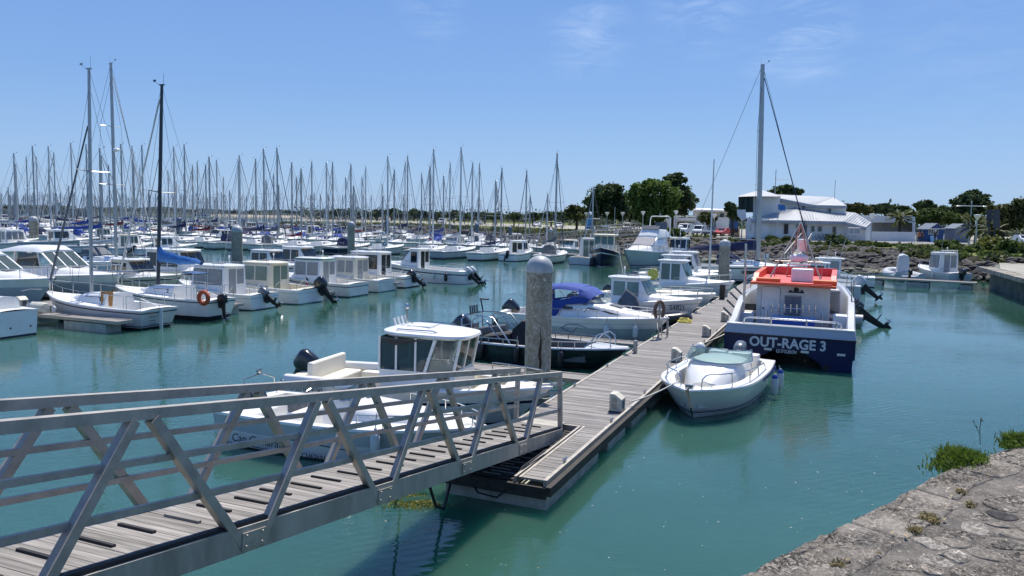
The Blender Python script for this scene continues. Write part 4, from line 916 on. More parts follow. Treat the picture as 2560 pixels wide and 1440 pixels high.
# cables hanging below the gangway
mb = MB(); a = G(5.2, .3, -.3)+GA; b = SN(12.2, -6.3, .35)
mb.tube([a, a.lerp(b, .3)-Z*.5, a.lerp(b, .6)-Z*.62, b], .025, 6); mb.tube([G(6.8, .1, -.3)+GA, SN(11.9, -7.2, .03), SN(12.0, -6.5, .3)], .02, 6); mb.tube([SN(12.1, -7.6, .25), SN(11.7, -7.3, .02), SN(12.0, -6.4, .38)], .022, 6)
tag(mb.build('cables', ROPEB, None, 50), 'black cables and hoses drooping into the water beside the pontoon end', 'cables')
WEED = leafmat('floating_weed', (.12, .13, .02), (.30, .28, .07), 6)
for i, (px, py, nn_, sp, lb_) in enumerate(((1040, 1262, 900, (.55, .25), 'yellow green weed floating by the hanging cables'), (1010, 1238, 500, (.35, .12), 'weed patch floating under the gangway edge'))):
    p = at(px, py, .0); o = foliage(None, 'floating_weed', [(0, 0, .0, sp[0], sp[1], .03)], nn_, .022, WEED, i); o.location = p; stuff(tag(o, lb_, 'weed'))
# ------------------------------------------------------------------ piles
def pilemat():
    m = stonemat('weathered_steel_pile', (.42, .40, .33), (.20, .17, .12), (.30, .29, .24), .3); return m
PILEM = pilemat(); CAPM = mat('white_pile_cap', (.40, .42, .43), .5, var=.12, vs=6, dirt=(.30, .32, .33)); CAPB = mat('blue_grey_pile_cap', (.14, .20, .30), .5, var=.12)
PILEB = mat('blue_grey_pile', (.14, .17, .21), .6, var=.2)
def pile(px, ytop, D, wpx, label, cap=.24, blue=False):
    p = ray(px, ytop, D); r = wpx/2*D/1920; zt = p.z; t = thing('mooring_pile', label, 'pile', (p.x, p.y, 0), random.uniform(0, 6), 'mooring piles')
    ch = r*1.25; mb = MB(); mb.lathe([(r, -2.0), (r, zt-ch)], (0, 0, 0), 28); mb.build('shaft', PILEB if blue else PILEM, t, 40)
    mb = MB(); mb.lathe([(r*1.02, zt-ch-.01), (r*1.02, zt-r*.95)]+[(r*1.02*cos(a), zt-r*.95+r*.93*sin(a)) for a in [radians(q) for q in (15, 30, 45, 60, 75, 88)]], (0, 0, 0), 28); mb.build('cap', CAPB if blue else CAPM, t, 60); return t
pile(1350, 638, 20.3, 66, 'large weathered pile with domed cap standing next to the gangway end')
mb = MB(); pc = ray(1350, 638, 20.3); rp = 33*20.3/1920
for k in range(6):
    a0_ = radians(-82+3*sin(k*2.1)); w_ = radians(3.5+3*sin(k*.8)); z0_ = 1.0+k*.2
    mb.add([(pc.x+(rp+.006)*cos(a), pc.y+(rp+.006)*sin(a), z) for a, z in ((a0_-w_, z0_), (a0_+w_, z0_), (radians(-82+3*sin((k+1)*2.1))+radians(3.5+3*sin((k+1)*.8))*(k < 5), z0_+.2), (radians(-82+3*sin((k+1)*2.1))-radians(3.5+3*sin((k+1)*.8))*(k < 5), z0_+.2))], [(0, 1, 2, 3)])
mp_ = bpy.data.objects['mooring_pile']; o = mb.build('rust_streak', mat('dark_rust', (.06, .035, .02), .9, var=.3, vs=9), mp_, 0); o.location = (0, 0, 0); o.rotation_euler = (0, 0, -mp_.rotation_euler[2]); o.location = Matrix.Rotation(-mp_.rotation_euler[2], 3, 'Z') @ Vector((-pc.x, -pc.y, 0))
pile(592, 563, 76, 27, 'greenish pile with pale cap behind the left row of cabin boats')
pile(83, 540, 97, 20, 'pale pile with domed cap near the left edge')
pile(1813, 598, 52.5, 27, 'green pile with pale domed cap beside the far boats of the walkway')
pile(878, 553, 88, 18, 'rusty blue topped pile in the middle of the channel berths', blue=False)
pile(1377, 571, 113, 13, 'pale capped pile by the bank side sailing boats'); pile(1999, 588, 118, 15, 'grey pile next to the ramp behind the catamaran')
pile(448, 543, 150, 12, 'blue grey pile far away in the mast forest, left', blue=True); pile(607, 544, 160, 10, 'thin blue grey pile beyond the greenish pile', blue=True)
pile(1192, 558, 130, 10, 'blue capped pile near the riprap, centre', blue=True); pile(1276, 566, 128, 9, 'blue capped pile near the riprap, right of centre', blue=True); pile(968, 548, 150, 12, 'blue grey pile behind the lettered sign', blue=True)
MATS_C = {'NAVYC': NAVYC, 'BLUEC': BLUEC, 'SAILW': SAILW, 'GREYC': GREYC, 'REDC': REDC, 'BLACKC': BLACKC}
AZB = 113.1; RZR = rz_of(AZB); RZL = rz_of(AZB+180)
def bench(t, x, y, z, dx, dy, dz, m=CREAMV, name='seat', rz=0):
    mb = MB(); mb.box((x, y, z+dz/2), (dx, dy, dz), 0, rz); o = mb.build(name, m, t, 0); bv = o.modifiers.new('b', 'BEVEL'); bv.width = .04; bv.segments = 2; return o
def ropeline(label, pts, r=.014, m=ROPE, sag=0.0, name='mooring_rope'):
    P = []
    for a, b in zip(pts[:-1], pts[1:]):
        a = Vector(a); b = Vector(b)
        for i in range(9): k = i/8; P.append(a.lerp(b, k)-Z*sag*4*k*(1-k))
    mb = MB(); mb.tube(P, r, 5); return tag(mb.build(name, m, None, 60), label, 'rope', 'mooring ropes')
# ---- L0 open boat nearest the gangway
t = thing('open_motorboat', 'white open motorboat with lettering on its side, seen behind the gangway rails', 'motorboat', SN(13.45, -12.25), rz_of(AZB-1))
h = Hull(5.95, 2.4, .70, .82, tw=.88, p=2.6, fl=.84, g=.16, rake=.9)
h.shell(t, [FOUL, WHITE, PGREY, WHITE], [(.10, 0), (.52, 1), (.56, 3), (.97, 2), (1, 1)]); h.deck(t, DECKW, .06, .56, .32)
text('Cap Camarat', .24, LETTB, t, (1.28, -1.19, .27), (radians(84), 0, 0), 'lettering', sx=1.0); text('CHF76915', .15, LETTB, t, (2.75, -1.19, .12), (radians(82), 0, 0), 'registration')
mb = MB(); mb.add([(.2, -1.10, .13), (1.6, -1.12, .10), (1.6, -1.12, .12), (.2, -1.10, .15)], [(0, 1, 2, 3)]); mb.add([(1.7, -1.125, .40), (3.6, -1.1, .33), (3.6, -1.1, .35), (1.7, -1.125, .42)], [(0, 1, 2, 3)]); o = mb.build('side_stripe', LETTB, t, 0); o.location = (0, -.03, 0)
cuddy(t, h, 3.2, 5.4, 0, .3, w=.7); coach(t, [(2.35, .42, .34, .25, 1.15), (2.75, .42, .32, .25, 1.2), (3.3, .40, .3, .25, .95)], WHITE, 'console', .12)
windscreen(t, 2.75, .42, 1.12, 1.40, .28, GLASST, .12); bench(t, 1.7, 0, .25, .45, 1.0, .5, WHITE); bench(t, .62, 0, .25, .5, 1.7, .45, WHITE, 'aft_bench'); bench(t, 1.55, 0, .72, .12, .95, .3, GREYC, 'backrest')
mb = MB(); mb.tube([(2.1, .46, .5), (2.0, .46, 1.25), (2.05, 0, 1.38), (2.0, -.46, 1.25), (2.1, -.46, .5)], .02, 6); mb.build('handrail_hoop', METAL, t, 50)
mb = MB(); mb.tube([(.2, .8, .7), (.15, .75, 1.15), (.1, .4, 1.3), (.1, -.2, 1.28), (.2, -.3, .7)], .018, 6); mb.lathe([(.05, 0), (.07, .04), (.05, .12)], (.1, .3, 1.32), 8); mb.build('ski_arch', METAL, t, 50)
h.rail(t, .62, .97, .26, .014, 4); outboard(t, -.1, .1, .50, 1.0, 62, NAVYD); fender(t, 4.1, -1.1, .55, .5, .1, BUMPW)
# ---- L1 pilothouse fishing boat with glazed cabin
t = thing('pilothouse_boat', 'white fishing boat with tall glazed wheelhouse and cream seats behind the gangway', 'motorboat', SN(16.35, -12.85), rz_of(AZB-6))
h = Hull(6.7, 2.45, .78, .95, tw=.9, p=2.2, fl=.86, g=.15, rake=1.0)
h.shell(t, [FOUL, WHITE, NAVYD, WHITE], [(.08, 0), (.60, 1), (.68, 2), (.97, 1), (1, 1)], rub=.05); h.deck(t, CREAM, .05, .84, .38, cmat=CREAM)
text('Ostrea 600', .17, LETTB, t, (.75, -1.25, .66), (radians(87), 0, 0), 'lettering', sx=1.2)
zb, zt, x0, x1 = .4, 2.05, 2.55, 4.42; hb = .86
lo = MB(); lo.loft([sec_ring(x0, hb, hb-.02, zb, 1.22, .03), sec_ring(3.75, hb, hb-.02, zb, 1.22, .03), sec_ring(x1+.05, hb*.9, hb*.82, zb, 1.2, .03)]); lo.build('cabin_base', WHITE, t, 30)
gl = []
for sg in (1, -1):
    y = sg*(hb-.03); yt = sg*(hb-.05); yf = sg*hb*.76
    for a, b, c_ in ((2.61, 2.98, 2.98), (3.02, 3.48, 3.48), (3.54, 3.68, 3.94)):
        pane(t, [(a, y, 1.26), (b, y, 1.26), (c_, yt, zt), (a, yt, zt)], GLASST, 'window', .01)
    pane(t, [(3.84, y, 1.26), (x1, yf, 1.26), (4.58, yf*.98, zt), (4.08, yt, zt)], GLASS, 'quarter_window', .01)
    mb = MB()
    for x in (x0, 3.0, 3.51): mb.beam((x, y, 1.2), (x, yt, zt), .05, .05)
    mb.beam((3.75, y, 1.2), (4.02, yt, zt), .13, .07); mb.beam((x1, yf, 1.2), (4.59, yf*.98, zt), .06, .06); mb.beam((x0, y, 1.235), (3.85, y, 1.235), .06, .04); mb.beam((3.85, y, 1.235), (x1, yf, 1.235), .06, .04); mb.build('window_post', WHITE, t, 0)
w_ = hb*.76
for a, b in ((-w_+.04, -.03), (.03, w_-.04)): pane(t, [(x1, a, 1.26), (x1, b, 1.26), (4.59, b*.96, zt), (4.59, a*.96, zt)], GLASS, 'front_window', .01)
mb = MB(); mb.beam((x1, 0, 1.24), (4.59, 0, zt), .05, .05); mb.beam((x1, -w_, 1.24), (x1, w_, 1.24), .05, .05); mb.build('centre_post', WHITE, t, 0)
pane(t, [(x0, -hb+.05, .5), (x0, -.02, .5), (x0, -.02, zt), (x0, -hb+.05, zt)], GLASST, 'aft_door', .01); pane(t, [(x0, .02, .5), (x0, hb-.05, .5), (x0, hb-.05, zt), (x0, .02, zt)], GLASST, 'aft_door', .01)
r_ = roof(t, x0-.08, 4.78, .98, zt, .11, .08, 3.4, taper=.16, dz=-.03); mb = MB(); mb.box((3.35, 0, zt+.2), (.62, .6, .06)); mb.build('roof_hatch', WHITE, r_, 0)
mb = MB()
for sg in (1, -1): mb.tube([(2.95, sg*.76, zt+.1), (3.0, sg*.76, zt+.2), (3.9, sg*.7, zt+.19), (4.1, sg*.64, zt+.10)], .014, 5)
mb.build('roof_rail', METAL, r_, 50)
mb = MB(); mb.prism([(x0+.1, -.99, zt-.005), (x0+1.25, -.99, zt-.005), (x0+.62, -.975, zt-.14), (x0+.45, -.975, zt-.17)], (0, .02, 0)); mb.build('name_plate', LETTB, t, 0)
mb = MB()
for i in range(4): mb.tube([(x0+.02, .75-.22*i, zt+.08), (x0-.06, .75-.22*i, zt+.34)], .03, 6)
mb.build('rod_holder', WHITE, t, 50); mb = MB(); mb.tube([(2.8, .2, zt+.1), (2.8, .2, zt+.58)], .022, 6); mb.lathe([(.05, 0), (.07, .05), (.05, .12), (.01, .14)], (2.8, .2, zt+.58), 8); mb.tube([(2.85, .2, zt+.3), (3.1, .2, zt+.1)], .012, 4); mb.build('light_mast', METAL, t, 50)
bench(t, .95, 0, .38, .5, 1.6, .45, CREAMV, 'aft_seat'); bench(t, .62, 0, .8, .16, 1.7, .45, CREAMV, 'backrest'); bench(t, 1.7, -.85, .38, .9, .4, .42, CREAMV, 'side_seat'); bench(t, 1.7, .85, .38, .9, .4, .42, CREAMV, 'side_seat')
mb = MB()
for sg in (1, -1): mb.loft([[(x, sg*(h.w(x/7)-.08)+a*.11, h.z(x/7)+.09+b*.09) for a, b in ((-1, -1), (-1, .6), (-.5, 1), (.5, 1), (1, .6), (1, -1))] for x in (.05, .8, 1.6, 2.5)])
mb.build('coaming', WHITE, t, 60); bench(t, 3.3, -.2, .4, .4, .45, .7, GREYC, 'helm_seat'); bench(t, 4.05, .0, .4, .4, 1.4, .75, CREAM, 'dashboard')
bench(t, 5.1, 0, .38, .7, 1.1, .42, CREAMV, 'bow_seat'); h.rail(t, .74, .97, .35, .018, 3, gap=1); mb = MB(); mb.tube([(6.35, -.12, 1.0), (6.9, -.12, 1.07), (7.0, 0, 1.07), (6.9, .12, 1.07), (6.35, .12, 1.0)], .02, 6); mb.build('bow_roller', METAL, t, 50)
outboard(t, -.1, 0, .72, 1.05, 35, COWLB)
# ---- L2 dark green aluminium boat
t = thing('workboat', 'dark green open boat with roll bar and black covered console behind the big pile', 'motorboat', SN(25.1, -12.75), rz_of(AZB+5))
h = Hull(6.55, 2.3, .60, .74, tw=.86, p=2.6, fl=.85, g=.12, rake=1.1)
h.shell(t, [FOUL, DGREEN, DGREEN, PGREY], [(.10, 0), (.5, 1), (.52, 0), (1, 1)], rub=.04); h.deck(t, PGREY, .04, .80, .25, cmat=mat('grey_deck_paint', (.16, .17, .18), .7))
coach(t, [(2.35, .5, .32, .25, 1.1), (2.7, .58, .3, .25, 1.42), (3.3, .5, .18, .25, 1.38), (3.75, .4, .2, .25, .7)], BLACKC, 'console_cover', .05)
coach(t, [(1.2, .55, .45, .25, .75), (2.3, .55, .42, .25, .95)], BLACKC, 'seat_cover', .1)
mb = MB(); mb.tube([(.55, .75, .6), (.5, .72, 1.35), (.62, .6, 1.5), (.62, -.6, 1.5), (.5, -.72, 1.35), (.55, -.75, .6)], .028, 7)
for sg in (1, -1): mb.tube([(.9, sg*.78, .6), (.95, sg*.72, 1.35), (1.25, sg*.66, 1.52), (1.75, sg*.66, 1.48), (2.5, sg*.75, .65)], .026, 7); mb.tube([(.62, sg*.6, 1.5), (1.25, sg*.66, 1.52)], .024, 6); mb.tube([(1.25, sg*.66, 1.52), (2.1, sg*.72, .75)], .02, 6)
mb.tube([(1.75, .66, 1.48), (1.75, -.66, 1.48)], .02, 6); mb.tube([(.5, .74, 1.1), (.5, -.74, 1.1)], .02, 6); mb.box((.46, .3, .95), (.04, .5, .26)); mb.build('roll_bar', METAL, t, 50)
mb = MB()
for y in (-.35, -.2, -.05, .12): mb.tube([(.65, y, 1.5), (.62, y, 1.8)], .032, 6)
mb.tube([(.7, .45, 1.5), (.6, .45, 1.95)], .03, 5); mb.box((.75, .45, 1.98), (.36, .12, .05)); mb.build('rod_holder', GREYC, t, 50)
h.rail(t, .1, .46, .16, .018, 4, bowloop=False); h.rail(t, .52, .84, .2, .018, 4, bowloop=False)
mb = MB(); mb.tube([(5.1, .35, .7), (5.55, .30, 1.18), (5.75, .28, 1.24), (5.95, .25, 1.12), (6.0, .25, .75)], .024, 6); mb.tube([(5.1, -.35, .7), (5.55, -.30, 1.18), (5.75, -.28, 1.24), (5.95, -.25, 1.12), (6.0, -.25, .75)], .024, 6); mb.build('bow_ladder_rail', METAL, t, 50)
mb = MB(); mb.tube([(1.1, -.45, .95), (2.2, -.45, 1.15)], .13, 10); mb.build('rolled_tent', GREYC, t, 50)
outboard(t, -.12, 0, .6, 1.25, 48, COWLB); fender(t, 1.6, -1.2, .35, .6, .12, BLACK); fender(t, 3.0, -1.22, .35, .6, .12, BLACK); fender(t, 4.6, -1.15, .35, .6, .12, BLACK)
mb = MB(); mb.prism([(.55, -1.09, .28), (.72, -1.09, .46), (.80, -1.09, .40), (.95, -1.09, .28), (.84, -1.09, .28), (.74, -1.09, .36), (.66, -1.09, .28)], (0, .02, 0)); mb.build('emblem', LETTB, t, 0); mb = MB(); mb.box((-.25, -.3, .12), (.5, .6, .06)); mb.build('swim_platform', WHITE, t)
# ---- L3 cruiser with blue canopy
t = thing('cabin_cruiser', 'white cabin cruiser with bright blue canopy and windscreen, bow against the pontoon', 'cabin cruiser', SN(30.8, -13.25), rz_of(AZB+3))
h = Hull(7.1, 2.55, .92, 1.08, tw=.9, p=2.5, fl=.82, g=.12, rake=1.0)
h.shell(t, [FOUL, GREEN_H, NAVYD, WHITE], [(.08, 0), (.62, 1), (.66, 3), (.80, 3), (.82, 1), (1, 3)], rub=.03); h.deck(t, DECKW, .03, .42, .4)
S = [(2.5, 1.02, .92, 1.0, 1.56), (4.0, 1.0, .86, 1.02, 1.56), (4.5, .9, .72, 1.05, 1.50), (5.3, .68, .48, 1.08, 1.34), (6.4, .36, .2, 1.12, 1.2)]; coach(t, S, WHITE, 'cabin_top', .12)
side_window(t, S, [(3.85, 1.22), (5.3, 1.16), (4.6, 1.32), (4.0, 1.42)], DARKW); side_window(t, S, [(2.95, 1.25), (3.35, 1.25), (3.35, 1.40), (2.95, 1.40)], DARKW)
text('7 wess 600', .16, LETTN, t, (2.72, -.99, 1.45), (radians(80), 0, 0), 'lettering'); pane(t, [(4.7, -.28, 1.50), (5.2, -.25, 1.40), (5.2, .25, 1.40), (4.7, .28, 1.50)], GREYC, 'deck_hatch', .02, .02)
windscreen(t, 3.55, .92, 1.50, 1.98, 1.0, GLASS, .42, a0=-75, a1=75)
mb = MB(); SC_ = [(1.15, 1.05, .78, 1.0, 2.08), (1.55, 1.05, .86, 1.0, 2.2), (2.3, 1.0, .84, 1.75, 2.28), (2.9, .96, .82, 1.85, 2.24), (3.15, .95, .8, 1.85, 2.2)]
for a, b in zip(SC_[:-1], SC_[1:]): pass
mb.grid([sec_ring(*q, r=.16)[1:-1] for q in SC_]); mb.grid([[(3.14, -.95, 1.9), (3.14, -.8, 2.16), (3.14, 0, 2.23), (3.14, .8, 2.16), (3.14, .95, 1.9)], [(3.4, -.88, 1.84), (3.4, -.74, 2.06), (3.45, 0, 2.15), (3.4, .74, 2.06), (3.4, .88, 1.84)], [(3.62, -.82, 1.76), (3.7, -.66, 1.86), (3.85, 0, 1.95), (3.7, .66, 1.86), (3.62, .82, 1.76)]])
for sg in (1, -1): mb.add([(1.15, sg*1.07, .95), (2.15, sg*1.06, .95), (2.6, sg*1.03, 1.5), (3.5, sg*.93, 1.62), (3.62, sg*.84, 1.76), (3.1, sg*.96, 1.85), (2.5, sg*1.01, 1.72), (1.15, sg*1.04, 1.5)], [(0, 1, 2, 7), (2, 3, 4, 5), (2, 5, 6, 7)]); mb.add([(1.15, sg*1.05, 1.4), (1.3, sg*1.04, 1.4), (1.3, sg*.86, 2.1), (1.15, sg*.8, 2.05)], [(0, 1, 2, 3)])
mb.add([(1.14, -1.05, 1), (1.14, 1.05, 1), (1.14, .78, 2.06), (1.14, -.78, 2.06)], [(0, 1, 2, 3)]); mb.build('canopy', BLUEC, t, 40).location = (.45, 0, -.03)
mb = MB()
for sg in (1, -1): mb.tube([(.6, sg*1.03, 1.1), (1.7, sg*.85, 2.25)], .014, 5); mb.tube([(2.2, sg*1.0, 1.1), (1.2, sg*.85, 2.25)], .014, 5)
mb.build('canopy_frame', METAL, t, 50).location = (.45, 0, 0)
h.rail(t, .30, .97, .30, .015, 6); fender(t, 4.9, -1.15, .5, .55, .12, BUMPW); fender(t, 6.0, -.85, .55, .5, .11, BUMPW)
mb = MB(); mb.tube([(3.0, -1.28, .55), (3.3, -1.28, .72), (3.7, -1.28, .74), (4.1, -1.26, .62)], .012, 4); mb.tube([(3.0, -1.28, .55), (3.5, -1.28, .38), (3.7, -1.27, .62)], .012, 4); mb.build('wave_emblem', LETTN, t, 50); outboard(t, -.1, 0, .65, 1.2, 45, COWLB)
# ---- L4 black inflatable
def rib(label, loc, rz, L=4.8, B=2.0, tube=TUBEB, r=.24, cover=GREYC, motor=COWLB, tilt=50, ms=1.0, cov=(1.7, 1.1), hullc=None, group=None, coverz=1.5):
    t = thing('inflatable_boat', label, 'inflatable boat', loc, rz, group); mb = MB(); hw = B/2-r; P = [(-.25, hw, .38)]+[(x, hw, .38) for x in (0, L*.3, L*.6)]+[(L*.6+(L*.4-r)*sin(a), hw*cos(a), .38+.22*sin(a)) for a in [radians(q) for q in (15, 30, 45, 60, 75, 90)]]
    full = P+[(x, -y, z) for x, y, z in P[::-1][1:]]; mb.tube(full, r, 10); mb.build('tube', tube, t, 60)
    mb = MB(); mb.loft([[(x, -w, .35), (x, 0, -.1+.1*k), (x, w, .35), (x, w, .42), (x, -w, .42)] for k, (x, w) in enumerate(((0, hw), (L*.3, hw), (L*.6, hw), (L*.82, hw*.7), (L*.95, hw*.2)))]); mb.build('hull', hullc or PGREY, t, 30)
    x, hh = cov; coach(t, [(x-.35, .40, .2, .42, coverz-.55), (x, .42, .08, .42, coverz), (x+.5, .38, .10, .42, coverz-.35), (x+.75, .3, .2, .42, .8)], cover, 'console_cover', .05)
    if motor: outboard(t, -.15, 0, .5, ms, tilt, motor)
    mb = MB(); mb.tube([(L*.35, hw-.0, .38+r+.01), (L*.75, hw*.75, .48+r+.04)], .015, 4); mb.tube([(L*.35, -hw, .38+r+.01), (L*.75, -hw*.75, .48+r+.04)], .015, 4); mb.build('grab_rope', ROPE, t, 40); return t
t = rib('black inflatable boat with pointed grey console cover moored bow to the pontoon', SN(35.0, -11.6), RZR, 5.6, 2.2, r=.27, coverz=1.75, cov=(2.5, 1)); 
# ---- L5 white boat with hardtop
t, h, S = pilot_boat('white hardtop boat with registration on its bow behind the black inflatable', SN(38.2, -12.9), rz_of(AZB+4), 6.9, 2.4, ztop=2.05, cab=(.36, .64), wm=GLASSG, motor=COWLB, tilt=60, msize=1.1, foul=FOUL, stripe=GREEN_H, cuddyh=.42, over=(.35, .25, .12))
text('54821', .34, LETTB, t, (5.85, -.70, .78), (radians(78), 0, radians(24)), 'registration', sx=.9)
# ---- L6 low cream-decked boat
t = thing('open_motorboat', 'white open boat with cream foredeck near the dark box on the pontoon', 'motorboat', SN(43.2, -12.4), rz_of(AZB+4)); h = Hull(6.3, 2.4, .8, 1.0, p=2.4, rake=1.0); h.shell(t, [FOUL, WHITE, NAVYD, WHITE], BND+[]); h.deck(t, CREAM, .05, .5, .3, cmat=WHITE2)
cuddy(t, h, 2.9, 5.6, 0, .22, CREAM); windscreen(t, 2.9, .8, 1.0, 1.35, .5, GLASSG, .25); h.rail(t, .55, .97, .28, .014, 4); bench(t, 1.2, 0, .3, .5, 1.5, .5); outboard(t, -.1, 0, .6, 1, 50, COWLB)
# ---- L7 cabin boat
t, h, S = pilot_boat('white cabin boat with green windows and rounded hardtop before the green pile', SN(50.3, -13.0), rz_of(AZB+4), 7.0, 2.5, ztop=2.35, cab=(.34, .60), wm=GREENW, foul=FOUL, stripe=PGREY, cuddyh=.5, motor=COWLG, tilt=50)
mb = MB(); mb.lathe([(.25, -.09), (.36, -.05), (.36, .05), (.25, .09)], (2.0, -1.0, 1.5), 14, axis=1)
mb.build('yellow_horseshoe_buoy', YELLOW, t, 40)
# boats past the pile
pilot_boat('small white cabin boat partly behind the green pile', SN(56.5, -14.2), RZR, 6.6, 2.4, ztop=2.4, wm=DARKW, motor=COWLB, stripe=NAVY)
t, h = sailboat('large white yacht with tall mast, blue boom cover and furled jib behind the catamaran', SN(66.0, -12.65), RZR, 10.8, 3.5, 15.7, cover=NAVYC, mm=MASTM, furl=NAVY, mastx=.60, boom=5.6, wr=.018, mr=.20, cs=2.0, lean=(0, -radians(1.3)), spread=(.36, .66), sprayhood=NAVYC, bz=.75, fs=1.25, fb=1.6)
side_window(t, [(0, 1.7, 1.75, .2, 1.3), (11, 1.7, 1.75, .2, 1.3)], [(5.4, .8), (6.8, .8), (6.8, 1.05), (5.4, 1.05)], DARKW, 'hull_window', sides=(-1,), off=.04)
pilot_boat('white cabin boat with flat roof just left of the large yacht bow', SN(60.5, -14.6), RZR, 7.0, 2.6, ztop=2.5, wm=CURT, motor=None, stripe=PGREY)
# pale thin pole mast
p = ray(1773, 690, 50); t = thing('flagpole', 'thin pale pole standing among the boats left of the green pile', 'pole', (p.x, p.y, 0)); mb = MB(); top = ray(1771, 398, 50); mb.lathe([(.07, .3), (.055, top.z*.6), (.035, top.z)], (0, 0, 0), 8); mb.build('pole', MASTP, t, 50)
# ---- R1 bow-rider in front
t = thing('open_motorboat', 'white open rental motorboat with wraparound green windscreen, bow towards the quay', 'motorboat', SN(24.65, -2.75), rz_of(23.1+180+5.5))
h = Hull(5.75, 2.5, .74, .78, tw=.86, p=3.9, fl=.80, g=.34, rake=.62, bowfull=.62)
h.shell(t, [FOUL, WHITE, NAVY, WHITE], [(.07, 1), (.20, 1), (.235, 2), (.26, 1), (.285, 2), (.68, 1), (.72, 3), (1, 1)], rub=.03, N=22)
h.deck(t, WHITE, .06, .93, .28, N=22, camber=.03, cmat=WHITE2)
coach(t, [(1.95, .80, .72, .28, 1.14), (2.9, .86, .76, .28, 1.18), (3.6, .74, .60, .28, 1.02), (4.1, .50, .36, .28, .70)], WHITE, 'console', .22)
windscreen(t, 2.55, .92, 1.14, 1.50, .95, GLASSG, .28, n=20, a0=-88, a1=88)
bench(t, 1.2, .35, .4, .5, .5, .75, WHITE, 'seat'); bench(t, 1.2, -.35, .4, .5, .5, .75, WHITE, 'seat'); bench(t, .5, 0, .4, .4, 1.4, .6, WHITE, 'aft_bench'); bench(t, 4.55, 0, .28, .6, .7, .25, CREAMV, 'bow_cushion')
mb = MB()
for sg in (1, -1):
    P_ = [(h.pt(.30, 1)[0], sg*(h.w(.30)-.10), h.z(.3)+.05)]+[(h.pt(q, 1)[0], sg*(h.w(q)-.12), h.z(q)+.32+(q-.5)*.2) for q in (.36, .5, .64, .76, .86, .92)]+[(5.38, sg*.34, 1.14), (5.42, sg*.28, 1.06), (5.42, sg*.26, .84)]
    mb.tube(P_, .017, 6)
    for q in (.5, .66, .82): mb.tube([(h.pt(q, 1)[0], sg*(h.w(q)-.10), h.z(q)+.03), (h.pt(q, 1)[0], sg*(h.w(q)-.12), h.z(q)+.32+(q-.5)*.2)], .014, 5)
mb.build('bow_rail', METAL, t, 50)
mb = MB(); mb.box((5.48, 0, .84), (.22, .16, .08)); mb.box((5.58, 0, .86), (.08, .2, .12)); mb.build('anchor_roller', METAL, t, 0)
for y in (.42, -.42):
    mb = MB(); mb.tube([(5.05, y-.09, .88), (5.05, y+.09, .88)], .014, 5); mb.box((5.05, y, .84), (.04, .04, .07)); mb.build('cleat', METAL, t, 0)
text('LOCATION DE BATEAUX', .19, LETTN, t, (1.7, 1.245, .68), (radians(76), 0, pi), 'lettering', bold=.006, sx=.9)
for x in (.9, 1.8): fender(t, x, 1.40, .36, .58, .11, BUMPW, BUMPB, top=.8)
fender(t, 3.4, -1.33, .36, .58, .11, BUMPW, BUMPB, top=.8); outboard(t, -.1, 0, .60, 1.0, 15, COWLG)
mb = MB(); mb.ell((3.3, -1.6, .95), (.02, .02, .02), 6, 4); 
bp_ = MB(); bp_.ell((0, 0, 0), (.17, .17, .19), 12, 8); o = bp_.build('ball_fender', BUMPW, None, 60); o.location = SN(25.3, -4.05, .85); tag(o, 'white ball fender hanging at the pontoon edge behind the rental boat', 'fender')
bl = t.matrix_basis
q1 = Vector((cos(rz_of(208.6)), sin(rz_of(208.6)), 0)); base_ = SN(24.65, -2.75)
ropeline('pale rope from the rental boat bow to the pontoon cleat', [base_+q1*5.05+Vector((-q1.y, q1.x, 0))*-.42+Z*.89, SN(17.6, NR-.05, .68)], .018, ROPE, .06)
ropeline('dark thick mooring line along the pontoon edge by the catamaran', [SN(28.5, -3.3, 1.2), SN(27.0, -4.2, .75), SN(25.5, -4.35, .62), SN(22.5, -4.35, .6)], .03, ROPEB, .05)
ropeline('white rope from the pontoon to the pilothouse boat bow', [SN(17.2, NL+.1, .65), SN(16.9, -6.9, .95)], .016, ROPE, .12)
ropeline('rope tying the blue canopy cruiser to the walkway', [SN(29.2, NL+.1, .65), SN(30.3, -6.6, 1.1)], .016, ROPE, .08); ropeline('white rope tying the black inflatable bow to the walkway', [SN(33.9, NL+.1, .65), SN(34.9, -6.5, .85)], .02, ROPE, .1)
# ---- R2 the blue catamaran
t = thing('catamaran', 'navy blue and grey aluminium fishing catamaran with orange roofed cabin, stern to the camera', 'catamaran', SN(27.8, -1.50), rz_of(23.1))
HW = 2.13; LC = 10.5
mb = MB()
def chs(x, k):   # hull cross section ring, k narrows to the bow
    w = HW*k; i = HW*.44*k; return [(x, -w, 1.12), (x, -w, .45), (x, -w+.06, .42), (x, -w+.10, -.25), (x, -i-.35*k, -.25), (x, -i-.1*k, .25), (x, -i+.55*k, .62), (x, i-.55*k, .62), (x, i+.1*k, .25), (x, i+.35*k, -.25), (x, w-.10, -.25), (x, w-.06, .42), (x, w, .45), (x, w, 1.12)]
rings = [chs(x, k) for x, k in ((0, 1), (3, 1), (6, .98), (8.2, .88), (9.6, .68), (10.6, .45))]
mb.loft(rings); hb_ = mb.build('hull', NAVY, t, 30)
mb = MB()
def band(x, k, zt): w = HW*k; return [(x, -w-.02, 1.10), (x+.0, -w+.06, zt), (x, -w+.26, zt), (x, -w+.26, .8), (x, w-.26, .8), (x, w-.26, zt), (x, w-.06, zt), (x, w+.02, 1.10)]
ST = ((.03, 1, 1.56), (.5, 1, 1.56))
GREYB = mat('grey_blue_topsides', (.40, .43, .50), .4, var=.05)
